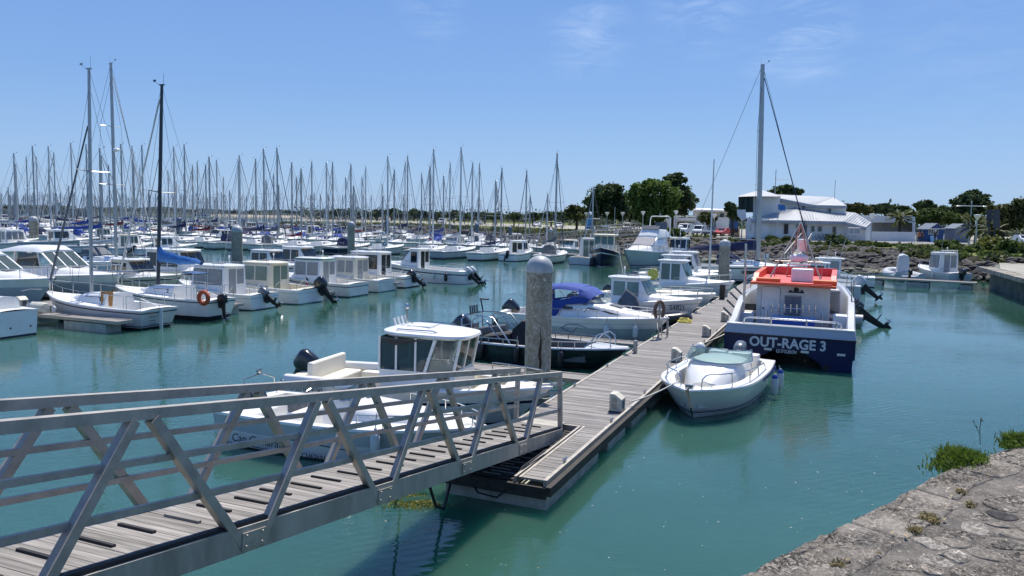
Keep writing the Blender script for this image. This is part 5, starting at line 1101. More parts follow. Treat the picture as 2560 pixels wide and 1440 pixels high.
mb.prism([(-.02, -HW-.02, 1.10), (-.02, HW+.02, 1.10), (.06, HW-.06, 1.40), (.06, -HW+.06, 1.40)], (.28, 0, 0)); mb.build('transom_band', GREYB, t, 0)
mb = MB(); mb.box((.2, 0, 1.415), (.34, HW*2-.1, .035)); mb.build('transom_top', WHITE, t, 0)
mb = MB(); mb.box((-.03, 0, 1.085), (.05, HW*2+.06, .035)); mb.build('rubbing_strip', BLACK, t, 0)
for sg in (1, -1):
    mb = MB(); rows = []
    for x, k, zt in ((.3, 1, 1.40), (1.2, 1, 1.50), (2.2, 1, 1.80), (3.2, 1, 2.02), (5.2, 1, 2.12), (8.2, .88, 2.25), (9.8, .66, 2.4), (10.9, .42, 2.5)):
        w = HW*k; rows.append([(x, sg*(w+.02), 1.10), (x, sg*(w-.03), zt-.08), (x, sg*(w-.06), zt), (x, sg*(w-.26), zt), (x, sg*(w-.30), zt-.06), (x, sg*(w-.32), .8)])
    mb.grid(rows); mb.build('bulwark', PGREY, t, 35)
mb = MB(); mb.prism([(.3, -HW+.3, .8), (.3, HW-.3, .8), (8.2, HW*.88-.3, .8), (10.6, .7, .8), (10.6, -.7, .8), (8.2, -HW*.88+.3, .8)], (0, 0, .06)); mb.build('deck', mat('grey_deck_paint', (.16, .17, .18), .7), t, 0)
mb = MB(); mb.prism([(8.2, -HW*.86, 2.05), (8.2, HW*.86, 2.05), (10.9, .9, 2.3), (10.9, -.9, 2.3)], (0, 0, .06)); mb.build('foredeck', WHITE, t, 0)
# cabin
CX0, CX1, CW, CZ0, CZ1 = 2.6, 6.6, 1.28, .86, 2.66; CY = 0.06
body = MB(); body.prism([(CX0, CY-CW, CZ0), (CX0, CY+CW, CZ0), (CX1, CY+CW, CZ0), (CX1, CY-CW, CZ0)], (0, 0, CZ1-CZ0)); cb_ = body.build('cabin', WHITE2, t, 0)
for sg in (1, -1): pane(t, [(3.3, CY+sg*CW, 1.8), (6.1, CY+sg*CW, 1.8), (6.1, CY+sg*CW, 2.4), (3.3, CY+sg*CW, 2.4)], DARKW, 'window', .03, 0)
mb = MB(); a = [(CX0-.012, CY+.45, .95), (CX0-.012, CY+1.1, .95), (CX0-.012, CY+1.1, 2.48), (CX0-.012, CY+1.0, 2.57), (CX0-.012, CY+.55, 2.57), (CX0-.012, CY+.45, 2.48)]; mb.prism(a, (-.02, 0, 0)); d_ = mb.build('door', WHITE, t, 0); mb = MB(); mb.tube([(CX0-.02, y, z) for _, y, z in a], .012, 4, closed=True); mb.build('door_seal', GREYC, d_, 0); mb = MB(); mb.ell((CX0-.05, CY+1.02, 1.75), (.03, .035, .035), 8, 5); mb.build('handle', BLACK, d_, 50)
mb = MB()
for i in range(8): mb.box((CX0-.02, CY-.02, 1.60+i*.085), (.06, .56, .07), 0, 0, .5)
mb.build('louvre', mat('louvre_grey', (.25, .27, .30), .5), t, 0); mb = MB(); mb.tube([(CX0-.02, CY-.31, 1.54), (CX0-.02, CY+.27, 1.54), (CX0-.02, CY+.27, 2.27), (CX0-.02, CY-.31, 2.27)], .015, 4, closed=True); mb.build('louvre_frame', PGREY, t, 0)
text('ILE D\u2019OLERON', .165, LETT, t, (-.025, .04, .56), (pi/2, 0, -pi/2), 'lettering', bold=.003, sx=.62); text('OUT-RAGE 3', .47, LETT, t, (-.025, .02, .83), (pi/2, 0, -pi/2), 'lettering', bold=.014, sx=.93)
for y in (.64, -.56, -1.70): mb = MB(); mb.box((-.03, y, .60), (.03, .26, .085)); o = mb.build('deck_light', mat('light_lens', (.75, .74, .68), .3), t, 0); bv = o.modifiers.new('b', 'BEVEL'); bv.width = .012
for y in (1.25, -1.25): mb = MB(); mb.lathe([(.10, -.03), (.10, .0), (.06, .0)], (0, y, .12), 14, axis=0); mb.build('exhaust_port', BLACK, t, 40)
# the little emblem on the cabin back
mb = MB(); mb.ell((CX0-.03, CY-.12, 2.5), (.015, .10, .09), 10, 6); mb.box((CX0-.03, CY-.12, 2.41), (.02, .55, .05)); mb.box((CX0-.03, CY-.32, 2.45), (.02, .07, .09)); mb.box((CX0-.03, CY+.08, 2.44), (.02, .09, .07)); mb.build('emblem', LETTB, t, 50)
# roof
rz_ = CZ1; hwr = 1.47; mb = MB()
mb.prism([(CX0-.62, CY-hwr-.02, rz_-.02), (CX0-.62, CY+hwr, rz_+.02), (CX1+.3, CY+hwr, rz_), (CX1+.3, CY-hwr, rz_)], (0, 0, .09)); rf = mb.build('roof', ORANGE, t, 0)
mb = MB(); mb.prism([(CX0-.5, CY-hwr+.12, rz_+.09), (CX0-.5, CY+hwr-.12, rz_+.09), (CX1+.2, CY+hwr-.12, rz_+.09), (CX1+.2, CY-hwr+.12, rz_+.09)], (0, 0, .03)); mb.build('roof_deck', CORAL, rf, 0)
for y0, y1, xa, xb in ((hwr-.18, hwr-.0, CX0+.1, CX1+.3), (-hwr+.18, -hwr+.0, CX0+.1, CX1+.3)):
    mb = MB(); mb.prism([(xa, CY+y0, rz_+.1), (xa+.6, CY+y0, rz_+.38), (xb, CY+y0, rz_+.42), (xb, CY+y0, rz_+.1)], (0, y1-y0, 0)); mb.build('roof_coaming', ORANGE if y0 > 0 else CORAL, rf, 0)
mb = MB(); mb.box((CX1+.2, CY, rz_+.27), (.12, 2*hwr, .36)); mb.build('front_coaming', CORAL, rf, 0)
for y0, y1 in ((.45, 1.3), (-.7, -1.5)): mb = MB(); mb.tube([(CX0-.25, CY+y0, rz_+.18), (CX0-.25, CY+y1, rz_+.17)], .09, 8); mb.tube([(CX0-.05, CY+y0, rz_+.18), (CX0-.05, CY+y1, rz_+.17)], .08, 8); mb.build('orange_float_line', mat('bright_orange_float', (.85, .16, .04), .6), rf, 50)
mb = MB(); mb.box((CX0+.55, CY-.28, rz_+.36), (.55, .78, .5)); o = mb.build('roof_box', WHITE, rf, 0); bv = o.modifiers.new('b', 'BEVEL'); bv.width = .05; bv.segments = 2
mb = MB(); mb.lathe([(.17, 0), (.2, .04), (.2, .35), (.22, .38), (.22, .5), (.05, .52)], (CX1-.6, CY-.1, rz_+1.15), 14); mb.build('life_raft_canister', WHITE, rf, 50)
mb = MB(); mb.lathe([(.33, 0), (.37, .05), (.37, .2), (.3, .28), (.02, .3)], (CX1-.7, CY, rz_+.75), 16); mb.box((CX1-.7, CY, rz_+.62), (.7, .9, .05)); mb.build('radar_dome', WHITE, rf, 50)
mb = MB(); ap = (CX1-1.6, CY-.05, rz_+2.35)
for x, y in ((CX0+.9, CY+.95), (CX0+.9, CY-.95), (CX1-.2, CY+.5), (CX1-.2, CY-.5)): mb.tube([(x, y, rz_+.1), ap], .032, 6)
mb.tube([(CX1-1, CY-.9, rz_+.1), (CX1-1, CY-.9, rz_+.75), (CX1-1, CY+.9, rz_+.75), (CX1-1, CY+.9, rz_+.1)], .025, 6); mb.build('mast_frame', ALU, rf, 50)
mb = MB(); mb.tube([(CX0+.2, CY+1.75, 1.0), (CX0+.15, CY+1.78, rz_+1.5)], .045, 6); mb.build('pole', METAL, t, 50)
# aft rail with rod holders, cool box
mb = MB(); mb.tube([(.3, 1.55, 1.40), (.3, 1.5, 1.60), (.3, 1.35, 1.64), (.3, -1.5, 1.64), (.3, -1.65, 1.60), (.3, -1.7, 1.40)], .035, 7)
for y in (.6, -.55, -1.5): mb.tube([(.3, y, 1.42), (.3, y, 1.67)], .03, 6)
mb.build('aft_rail', METAL, t, 50)
mb = MB(); mb.tube([(2.0, .9, .9), (2.0, .9, 1.75), (2.0, .78, 1.85), (2.0, -.88, 1.85), (2.0, -1.0, 1.75), (2.0, -1.0, .9)], .03, 7)
mb.build('rod_rack', METAL, t, 50)
for i in range(8): mb = MB(); mb.tube([(1.98, .7-i*.21, 1.70), (1.95, .7-i*.21, 2.02)], .032, 7); mb.build('rod_holder', METAL, t, 50)
mb = MB(); mb.box((1.9, -.05, 1.38), (.45, 1.45, .26), 0); mb.build('cool_box', mat('blue_plastic_box', (.03, .13, .50), .45), t, 0); mb = MB(); mb.box((1.9, -.05, 1.53), (.48, 1.48, .05)); mb.build('cool_box_lid', mat('pale_blue_lid', (.22, .42, .78), .45), t, 0)
mb = MB(); mb.box((1.9, -.05, 1.05), (.5, 1.4, .40)); mb.build('bait_table', PGREY, t, 0)
bench(t, 2.2, -1.62, .86, .6, .5, .85, WHITE, 'side_locker'); bench(t, 2.9, 1.62, .86, 1.0, .45, .7, WHITE, 'side_locker'); mb = MB(); mb.box((3.35, 1.62, 1.5), (.03, .5, .6)); mb.build('dark_opening', BLACK, t, 0)
mb = MB()
for i in range(4): mb.tube([(1.5+i*.9, 2.0, 1.42+i*.2), (1.42+i*.9, 2.4, 1.8+i*.2)], .04, 6)
for i in range(3): mb.tube([(3.2+i*.35, -2.0, 1.7+i*.15), (3.1+i*.3, -2.25, 2.0+i*.1)], .03, 6)
mb.build('rod_holder', GREYC, t, 50)
mb = MB()
for sg in (1, -1): mb.tube([(4.0, sg*1.98, 2.0), (4.0, sg*1.98, 2.6), (5.5, sg*1.98, 2.7), (8.5, sg*1.75, 2.85), (10.5, sg*1.0, 2.95)], .022, 6); [mb.tube([(x, sg*y, 2.1), (x, sg*y, 2.75)], .02, 5) for x, y in ((5.2, 2.05), (6.6, 1.98), (8.2, 1.82), (9.5, 1.4))]
mb.build('side_rail', METAL, t, 50)
# ---- R3 boats beyond the catamaran on the right, bows to the walkway
t = rib('black hulled inflatable with large black outboard sticking out beyond the catamaran', SN(41.0, .9), RZL, 5.0, 2.2, tube=TUBEG, tilt=58, ms=1.5, r=.28, cover=BLACKC, coverz=1.3)
mb = MB(); mb.tube([(.5, .8, .6), (.4, .75, 1.7), (.5, 0, 1.85), (.4, -.75, 1.7), (.5, -.8, .6)], .025, 6); mb.tube([(1.4, .8, .6), (.5, .6, 1.75)], .022, 6); mb.tube([(1.4, -.8, .6), (.5, -.6, 1.75)], .022, 6); mb.build('ski_arch', METAL, t, 50)
t = thing('open_motorboat', 'grey sided motorboat with a tilted grey outboard behind the catamaran', 'motorboat', SN(54.3, 1.3), RZL); h = Hull(6.8, 2.5, 1.0, 1.15, p=2.4); h.shell(t, [FOUL, PGREY, WHITE, WHITE], [(.2, 0), (.25, 2), (.9, 1), (1, 1)]); h.deck(t, DECKW, .04, .5, .4); cuddy(t, h, 3.4, 6.2, 0, .4); windscreen(t, 3.3, .9, 1.25, 1.65, .6); outboard(t, -.15, .2, .85, 1.35, 50, COWLW); h.rail(t, .5, .97, .35)
t, h, S = pilot_boat('white cuddy boat with a long pole over its stern beside the right hand berths', SN(61.5, 1.8), RZL, 6.8, 2.6, ztop=2.0, cab=(.4, .66), wm=DARKW, motor=None); mb = MB(); mb.tube([(.4, .8, 1.2), (-2.6, 1.5, 1.75)], .04, 5); mb.tube([(.3, 0, .9), (-1.9, 1.3, .3)], .02, 5); mb.build('pole', METAL, t, 50)
pilot_boat('white boat with low roof farthest along the right side of the walkway', SN(67.5, 2.6), RZL, 7.0, 2.5, ztop=2.1, wm=CURT, motor=None)
F_SN('finger pontoon on the right side of the walkway before the grey motorboat', 51.0, NR+.05, 0.6); F_SN('finger pontoon on the right side beside the cuddy boat', 58.2, NR+.05, 1.2)
# ---- C row (sterns to the channel)
t = thing('motorboat', 'rounded white stern with blue waterline cut by the left edge of the picture', 'motorboat', at(52, 862, 0)+SN(1.0, -1.75), RZL); h = Hull(7, 2.3, .98, 1.15, tw=.8, p=2.5, g=.2); h.shell(t, [NAVYD, WHITE, WHITE, WHITE], [(.12, 0), (.5, 1), (.53, 1), (1, 1)]); h.deck(t, WHITE, .05, .05, .5); cuddy(t, h, .6, 6, 0, .5); mb = MB()
for y in (-.6, .2, .7): mb.ell((-.02, y, .38), (.02, .04, .04), 6, 4)
mb.build('drain_fittings', BLACK, t, 40)
t, h = sailboat('white sloop with a wooden board in the companionway and bare pale mast', SN(23.95, -26.45), RZL, 7.0, 2.4, 9.8, hullm=PGREY, foul=FOUL, stripe=NAVYD, cover=None, furl=GREYC, mastx=.595, jibx=.78, boom=2.9, mr=.075, wr=.008, tw=.78, fs=.80, fb=1.15, lean=(radians(1.3), 0))
pane(t, [(2.6, .75, .85), (2.3, .45, .85), (2.25, .42, 1.5), (2.58, .78, 1.5)], WOOD, 'companionway_board', .03, .02); pane(t, [(2.53, .68, 1.2), (2.40, .55, 1.2), (2.39, .55, 1.4), (2.52, .68, 1.4)], WHITE, 'paper_notice', .01, .045)
text('YESTA - 3 TA', .15, LETTB, t, (1.25, 1.045, .25), (radians(82), 0, pi), 'registration'); mb = MB()
for z in (.25, .4, .55, .68): mb.tube([(-.03, .25, z), (-.03, .6, z)], .014, 4)
mb.build('transom_ladder', BLACK, t, 0); fender(t, 4.9, 1.25, .55, .5, .1, BUMPW); mb = MB(); mb.tube([(8.1, .5, 1.2), (8.2, 0, 1.25), (8.1, -.5, 1.2)], .02, 5); mb.build('bow_fitting', METAL, t)
t, h = sailboat('small white sailing boat with bright blue sail cover, black mast, orange ring', SN(27.3, -26.2), RZL, 6.9, 2.4, 9.6, hullm=WHITE, foul=FOUL, stripe=NAVY, cover=BLUEL, furl=SAILW, mm=MASTD, mastx=.60, boom=2.8, mr=.085, wr=.008, tw=.7, bz=1.15, lean=(radians(3.0), 0), bands=[(.26, 0), (.28, 1), (.9, 1), (.95, 2), (1, 1)], spread=(.47,), fs=.92, fb=1.2, cs=1.35)
mb = MB(); mb.tube([(.55, 1.2+.0, 1.0+.0)]*0+[(.10+.27*cos(a), 1.08, 1.12+.27*sin(a)) for a in [2*pi*i/18 for i in range(18)]], .095, 8, closed=True); mb.build('life_ring', RORANGE, t, 60); o = outboard(t, -.25, .35, .75, .8, 8, BLACK)
mb = MB(); mb.prism([(.5, .3, 2.15), (.5, 1.1, 2.15), (1.3, 1.1, 2.20), (1.3, .3, 2.20)], (0, 0, .03)); mb.build('solar_panel', SOLAR, t, 0); mb = MB()
for x, y in ((.6, .4), (.6, 1.0), (1.2, 1.0), (1.2, .4)): mb.tube([(x, y, 1.0), (x, y, 2.17)], .014, 5)
mb.build('panel_stand', METAL, t); text('TOURTERELLE', .10, LETTN, t, (-.01, 0, .78), (pi/2, 0, -pi/2), 'lettering')
t, h, S = pilot_boat('white cabin boat with curtained windows and a big grey outboard, left row', SN(31.5, -27.4), RZL, 5.9, 2.4, ztop=2.12, cab=(.34, .74), wm=CURT, frame=BLACK, motor=COWLG, tilt=58, msize=1.0, foul=FOUL, stripe=GREEN_H, fr=.3)
t, h, S = pilot_boat('cream pilot boat with tall pale green sliding windows and a big black outboard beside it', SN(34.9, -27.1), RZL, 6.2, 2.6, ztop=2.12, cab=(.36, .76), wm=mat('pale_green_window', (.18, .25, .21), .1, var=.1), cabin=CREAM, roofm=CREAM, motor=None, foul=FOULG, stripe=GREEN_H, deckm=CREAM, fr=.6, name='pilot_boat')
t['label'] = 'cream pilot boat with tall pale green sliding windows and a small tricolour flag'
def tricolour(parent, x, y, z, s=.42):
    mb = MB(); mb.tube([(x, y, z-.3), (x-.1, y, z+s*1.25)], .012, 4); st_ = mb.build('flagstaff', METAL, parent, 0)
    for i, m in enumerate((NAVY, WHITE, RED)): mb = MB(); mb.grid([[(x-.1-.05*j, y+.03*sin(j*2+i), z+s*1.2-(i*s/3)-k*s/3-j*.05) for j in range(4)] for k in range(2)]); mb.build('flag_stripe', m, st_, 0)
tricolour(t, .2, .3, 1.0)
o = outboard(t, -.25, -.75, .65, 1.25, 42, COWLB)
t, h, S = pilot_boat('older white cabin boat with teal roof edge and patterned door curtain', SN(39.4, -27.0), RZL, 6.4, 2.5, ztop=2.15, cab=(.36, .68), wm=CURT, roofm=mat('teal_paint', (.05, .22, .20), .5), motor=None, foul=FOULG, stripe=NAVY, fr=.15, deckm=WHITE2, hullm=WHITE2); roof(t, 2.1, 4.4, .86, 2.23, .03, .05, m=WHITE, name='roof_top')
pilot_boat('white pilot boat with small square windows and a blue line along its hull', SN(42.9, -27.2), RZL, 6.2, 2.5, ztop=2.1, cab=(.32, .72), wm=CURT, motor=None, foul=FOULG, stripe=GREEN_H, hullm=WHITE2, nwin=3, cabin=CREAM)
pilot_boat('white cabin boat with black framed sliding door and big black outboard, left row', SN(46.5, -27.4), RZL, 6.3, 2.5, ztop=2.3, cab=(.36, .80), wm=DARKW, motor=COWLB, tilt=55, msize=1.1, foul=FOUL, stripe=NAVY, nwin=1, frame=BLACK)
t, h, S = pilot_boat('long white fishing boat with dark raked windscreen and twin silver outboards at the row end', SN(51.4, -25.3), RZL, 8.0, 2.6, fs=.90, fb=1.4, ztop=2.4, cab=(.50, .70), wm=DARKW, motor=COWLW, twin=True, tilt=50, msize=1.15, stripe=NAVY, nwin=1, fr=.9, bands=[(.06, 0), (.1, 1), (.72, 1), (.80, 2), (1, 1)]); tricolour(t, 3.6, 0, 3.1, .5); fender(t, 1.3, 1.5, .5, .6, .13, BLACK)
# ---- boats on the far side of the left walkway (bows to it)
def cruiser(label, loc, rz, L=10, B=3.3, roofz=2.9, hullm=PGREY):
    t = thing('motor_cruiser', label, 'motor cruiser', loc, rz); h = Hull(L, B, 1.15, 1.48, tw=.88, p=2.5, fl=.80, g=.14, rake=1.5); h.shell(t, [FOUL, hullm, PGREY, WHITE], [(.10, 0), (.72, 1), (.76, 3), (1, 3)], rub=.04); h.deck(t, DECKW, .04, .28, .6)
    S = [(L*.28, B*.42, B*.36, 1.18, 1.70), (L*.55, B*.40, B*.33, 1.2, 1.73), (L*.72, B*.30, B*.2, 1.32, 1.66), (L*.88, B*.14, B*.06, 1.42, 1.53)]; coach(t, S, WHITE, 'cabin_top', .15)
    zb = 1.66; x0, x1, x2 = L*.28, L*.5, L*.61; w = B*.35
    for sg in (1, -1):
        side_window(t, [(x0, w, w*.9, zb, roofz), (x2, w, w*.9, zb, roofz)], [(x0+.1, zb+.08), (x1-.05, zb+.08), (x1-.35, roofz-.1), (x0+.3, roofz-.1)], GREYC if 0 else DARKW, sides=(sg,))
        for a_, b_, w1_ in (((x2, sg*w*.92, zb+.05), (x1-.2, sg*w*.86, roofz), .08), ((x0, sg*w, zb), (x0, sg*w*.9, roofz), .1), ((x1-.02, sg*w, zb), (x1-.4, sg*w*.9, roofz), .06)): mb = MB(); mb.beam(a_, b_, w1_, w1_*.8); mb.build('window_post', WHITE, t, 0)
    for a, b in ((-.92, -.34), (-.3, .3), (.34, .92)): pane(t, [(x2+.0, a*w, zb+.06), (x2+.0, b*w, zb+.06), (x1-.15, b*w*.9, roofz), (x1-.15, a*w*.9, roofz)], GLASSG, 'windscreen', .01, 0)
    mb = MB(); mb.beam((x2, -.31*w, zb+.06), (x1-.15, -.28*w, roofz), .05, .05); mb.beam((x2, .31*w, zb+.06), (x1-.15, .28*w, roofz), .05, .05); mb.beam((x2, -w, zb+.04), (x2, w, zb+.04), .06, .05); mb.build('windscreen_frame', WHITE, t, 0)
    coach(t, [(L*.10, w*.95, w*.8, roofz-.15, roofz-.05), (x0, w*1.05, w*.85, roofz-.02, roofz+.28), (x1-.6, w*1.0, w*.8, roofz-.02, roofz+.30), (x1-.05, w*.96, w*.75, roofz-.04, roofz+.06)], WHITE, 'hardtop', .16)
    mb = MB(); mb.beam((L*.06, -w*.9, 1.4), (L*.13, -w*.85, roofz), .25, .06); mb.beam((L*.06, w*.9, 1.4), (L*.13, w*.85, roofz), .25, .06); mb.build('targa_arch', WHITE, t, 0)
    pane(t, [(L*.62, -.3, 1.76), (L*.68, -.25, 1.74), (L*.68, .25, 1.74), (L*.62, .3, 1.76)], GREYC, 'deck_hatch', .02, .02); h.rail(t, .4, .97, .5, .02, 5); return t
cruiser('white motor cruiser with arched hardtop at the left edge behind the sloop', SN(26.5, -46.6), RZR, 10.2, 3.3, 2.45)
cruiser('larger white motor cruiser with long curved hardtop and side curtains left of the sloop mast', SN(30.2, -46.2), RZR, 10.2, 3.2, 2.58)
pilot_boat('cream topped cabin boat with dark windscreen between the large cruiser and the blue cover', SN(34.2, -43.6), RZR, 7.6, 2.6, ztop=1.95, cab=(.36, .62), wm=DARKW, hullm=CREAM, cabin=CREAM, roofm=WHITE, fr=.6, foul=FOULG)
t, h, S = pilot_boat('white cabin boat with long flat hardtop behind the blue sail cover', SN(38.2, -44.8), RZR, 8.8, 2.9, ztop=2.4, fs=.95, fb=1.3, cab=(.28, .66), wm=DARKW, nwin=3, over=(.8, .5, .15))
sailboat('yacht with tall pale mast and radar dome behind the left cruisers', SN(43.0, -58.1), RZR, 10.5, 3.3, 14.8, mastx=.58, cover=SAILW, furl=SAILW, mm=MASTM, mr=.12, wr=.012, spread=(.38, .68), boom=4, sprayhood=GREYC, radar=True)
pilot_boat('white cabin boat with low roof just left of the greenish pile', SN(46.6, -43.8), RZR, 7.4, 2.6, ztop=2.1, wm=DARKW, fr=.6)
pilot_boat('white cabin boat with dark side windows just right of the greenish pile', SN(50.2, -44.0), RZR, 8.0, 2.8, ztop=2.25, wm=DARKW, fr=.7)
t = thing('open_motorboat', 'flat white speedboat with a covered deck behind the teal roofed boat', 'motorboat', SN(54.5, -42.8), RZR); h = Hull(7.6, 2.4, .7, .95, p=2.2); h.shell(t, [FOUL, WHITE, PGREY, WHITE], BND); h.deck(t, WHITE, .04, .04, .4); cuddy(t, h, .6, 6.8, 0, .25)
# ---- special boats in front of the bank
t, h, S = pilot_boat('white wheelhouse boat with its pale blue stern towards the camera, left of the navy trawler', at(1448, 662, 0), rz_of(30), 7.0, 2.9, ztop=2.75, cab=(.30, .66), wm=GLASSG, motor=None, hullm=PGREY, foul=FOUL, stripe=PGREY, deckm=CREAM)
# trawler style
b0 = at(1508, 668, 0); t = thing('trawler_yacht', 'navy hulled trawler style boat with white stripe and cream wheelhouse', 'motorboat', b0+Vector((1.6, 8.2, 0)), rz_of(193)); h = Hull(8.4, 3.1, 1.0, 2.0, tw=.8, p=2.4, fl=.75, rake=.6, g=.12, draft=.4); h.shell(t, [FOUL, NAVYD, WHITE, WHITE], [(.05, 2), (.1, 1), (.72, 1), (.78, 2), (1, 1)], rub=.05); h.deck(t, CREAM, .05, .35, .6)
wheelhouse(t, 2.9, 5.6, 1.15, 1.1, 1.2, 3.25, fr=.2, nwin=4, wm=GLASSG, body=CREAM, roofm=CREAM, over=(.5, .5, .25)); mb = MB()
for x in (2.6, 3.6, 4.6, 5.6):
    for y in (-1.2, 1.2): mb.tube([(x, y, 3.3), (x, y, 3.75)], .025, 4)
mb.tube([(2.6, -1.2, 3.75), (5.6, -1.2, 3.75), (5.6, 1.2, 3.75), (2.6, 1.2, 3.75)], .025, 4, closed=True); mb.tube([(4.2, 0, 3.3), (4.2, 0, 4.4)], .03, 4); mb.box((4.2, 0, 4.2), (.3, 1.0, .14)); mb.tube([(3, .8, 3.3), (3, .8, 6.3)], .02, 4); mb.build('roof_rail', METAL, t); h.rail(t, .45, .98, .45, .025, 5)
# flybridge
t = thing('flybridge_cruiser', 'white flybridge motor cruiser with pale window covers and arch in front of the riprap', 'motor cruiser', at(1668, 664, 0)+Vector((0, 1.6, 0)), rz_of(216)); h = Hull(9.6, 3.5, 1.45, 1.9, tw=.88, p=2.6, fl=.76, rake=1.5, g=.12); h.shell(t, [FOUL, GREEN_H, NAVY, WHITE], [(.06, 1), (.14, 1), (.18, 2), (.2, 1), (.97, 1), (1, 3)], rub=.04); h.deck(t, WHITE, .04, .25, .7)
coach(t, [(2.0, 1.5, 1.3, 1.5, 2.2), (6.0, 1.35, 1.1, 1.6, 2.25), (8.0, .8, .5, 1.75, 2.0), (8.9, .3, .2, 1.85, 1.9)], WHITE, 'cabin_top', .2); S = [(2.3, 1.4, 1.25, 2.1, 3.1), (4.6, 1.4, 1.2, 2.1, 3.1), (5.6, 1.3, 1.0, 2.1, 2.3)]; coach(t, S, WHITE, 'saloon', .08)
pane(t, [(5.62, -1.2, 2.3), (5.62, 1.2, 2.3), (4.66, 1.1, 3.08), (4.66, -1.1, 3.08)], mat('beige_window_cover', (.50, .46, .44), .8), 'window_cover', .02, .03); side_window(t, S, [(2.6, 2.35), (5.2, 2.3), (4.5, 2.95), (2.6, 3.0)], GREYC)
coach(t, [(1.2, 1.3, 1.2, 3.12, 3.3), (2.2, 1.35, 1.2, 3.12, 3.95), (3.8, 1.3, 1.05, 3.12, 4.0), (4.5, 1.25, 1.0, 3.12, 3.3)], WHITE, 'flybridge', .1); pane(t, [(4.0, -1.05, 4.0), (4.0, 1.05, 4.0), (3.6, 1.0, 4.35), (3.6, -1.0, 4.35)], GREYC, 'fly_windscreen', .02)
mb = MB(); mb.tube([(1.6, 1.25, 3.3), (1.4, 1.2, 5.2), (1.5, 1.0, 5.4), (1.5, -1.0, 5.4), (1.4, -1.2, 5.2), (1.6, -1.25, 3.3)], .06, 8); mb.build('radar_arch', WHITE, t, 50); h.rail(t, .3, .97, .6, .022, 6)
for x in (3.2, 4.0, 4.8): mb = MB(); mb.ell((x, 1.72, .95), (.14, .05, .12), 8, 5); mb.ell((x, -1.72, .95), (.14, .05, .12), 8, 5); mb.build('porthole', DARKW, t, 50)
t, h, S = pilot_boat('small white wheelhouse boat with radar right of the flybridge cruiser', at(1712, 668, 0)+Vector((1.5, 6.0, 0)), rz_of(205), 7.4, 2.9, ztop=3.0, fs=1.2, fb=1.7, cab=(.36, .66), wm=DARKW, motor=None, hullm=GREEN_H); mb = MB(); mb.tube([(3.6, 0, 3.1), (3.6, 0, 4.3)], .03, 4); mb.lathe([(.28, 0), (.3, .2), (.1, .28)], (3.6, 0, 4.2), 10); mb.build('radar_mast', WHITE, t, 40)
# pontoon along the riprap on the right, with RIB and cabin workboat
a = at(2080, 689, .5); b = at(2440, 708, .5); finger('pale pontoon along the foot of the riprap at right', (a.x, a.y), (b.x, b.y), 1.6, .55, None, fl=((.02, .13), (.26, .38), (.55, .7), (.9, .98)))
rib('light grey inflatable with tall grey console seen from behind at the riprap pontoon', at(2272, 703, 0), rz_of(12), 5.6, 2.7, tube=TUBEG, r=.36, cover=PGREY, motor=BLACK, tilt=0, ms=.9, coverz=.9, cov=(2.2, 1))
mb = MB(); mb.loft([sec_ring(1.9, .5, .46, .45, 2.2, .25), sec_ring(2.5, .5, .36, .45, 2.35, .3), sec_ring(2.9, .4, .3, .45, 1.5, .2)]); mb.build('console', PGREY, bpy.data.objects[[o.name for o in bpy.data.objects if o.get('label', '').startswith('light grey inflatable')][0]], 50)
t, h, S = pilot_boat('small white workboat with narrow wheelhouse and black outboard at the riprap pontoon', at(2400, 706, 0), rz_of(352), 5.6, 2.7, ztop=2.45, cab=(.28, .55), wm=CURT, frame=BLACK, motor=COWLB, tilt=0, msize=1.1, hullm=PGREY, foul=FOUL, fr=.2, stripe=WHITE2)
mb = MB(); mb.tube([(1.6, .8, 2.5), (1.6, .8, 2.75), (1.6, -.8, 2.75), (1.6, -.8, 2.5)], .03, 5); [mb.box((1.6, y, 2.72), (.1, .2, .12)) for y in (-.5, 0, .5)]; mb.build('light_bar', WHITE, t, 0)
# ------------------------------------------------------------------ the far berths
def kids_of(root):
    d = {}
    for o in bpy.data.objects:
        if o.parent: d.setdefault(o.parent.name, []).append(o)
    def rec(o): return (o, [rec(c) for c in d.get(o.name, [])])
    return rec(root)
def inst(tree_, parent=None):
    o, ks = tree_; c = o.copy(); COL.objects.link(c); c.parent = parent
    for k in ks: inst(k, c)
    return c
CN = {'NAVYC': 'navy', 'BLUEC': 'blue', 'SAILW': 'off-white', 'GREYC': 'grey', 'REDC': 'burgundy', 'BLACKC': 'black', None: 'no'}
SP = []
spec = [(9.2, WHITE, 'white', 'NAVYC', SAILW, None, MASTM), (8.4, WHITE, 'white', 'BLUEC', SAILW, 'BLUEC', MASTM), (9.8, PGREY, 'pale grey', 'SAILW', SAILW, None, MASTP), (8.8, WHITE2, 'off-white', 'GREYC', NAVYC, 'GREYC', MASTM),
        (9.4, NAVYD, 'navy', 'NAVYC', SAILW, 'NAVYC', MASTM), (8.2, WHITE, 'white', 'REDC', SAILW, None, MASTM), (9.6, WHITE, 'white', 'NAVYC', NAVYC, None, MASTM), (8.0, BLUEH, 'blue', 'SAILW', None, None, MASTM), (9.0, WHITE, 'white', None, SAILW, 'NAVYC', MASTP)]
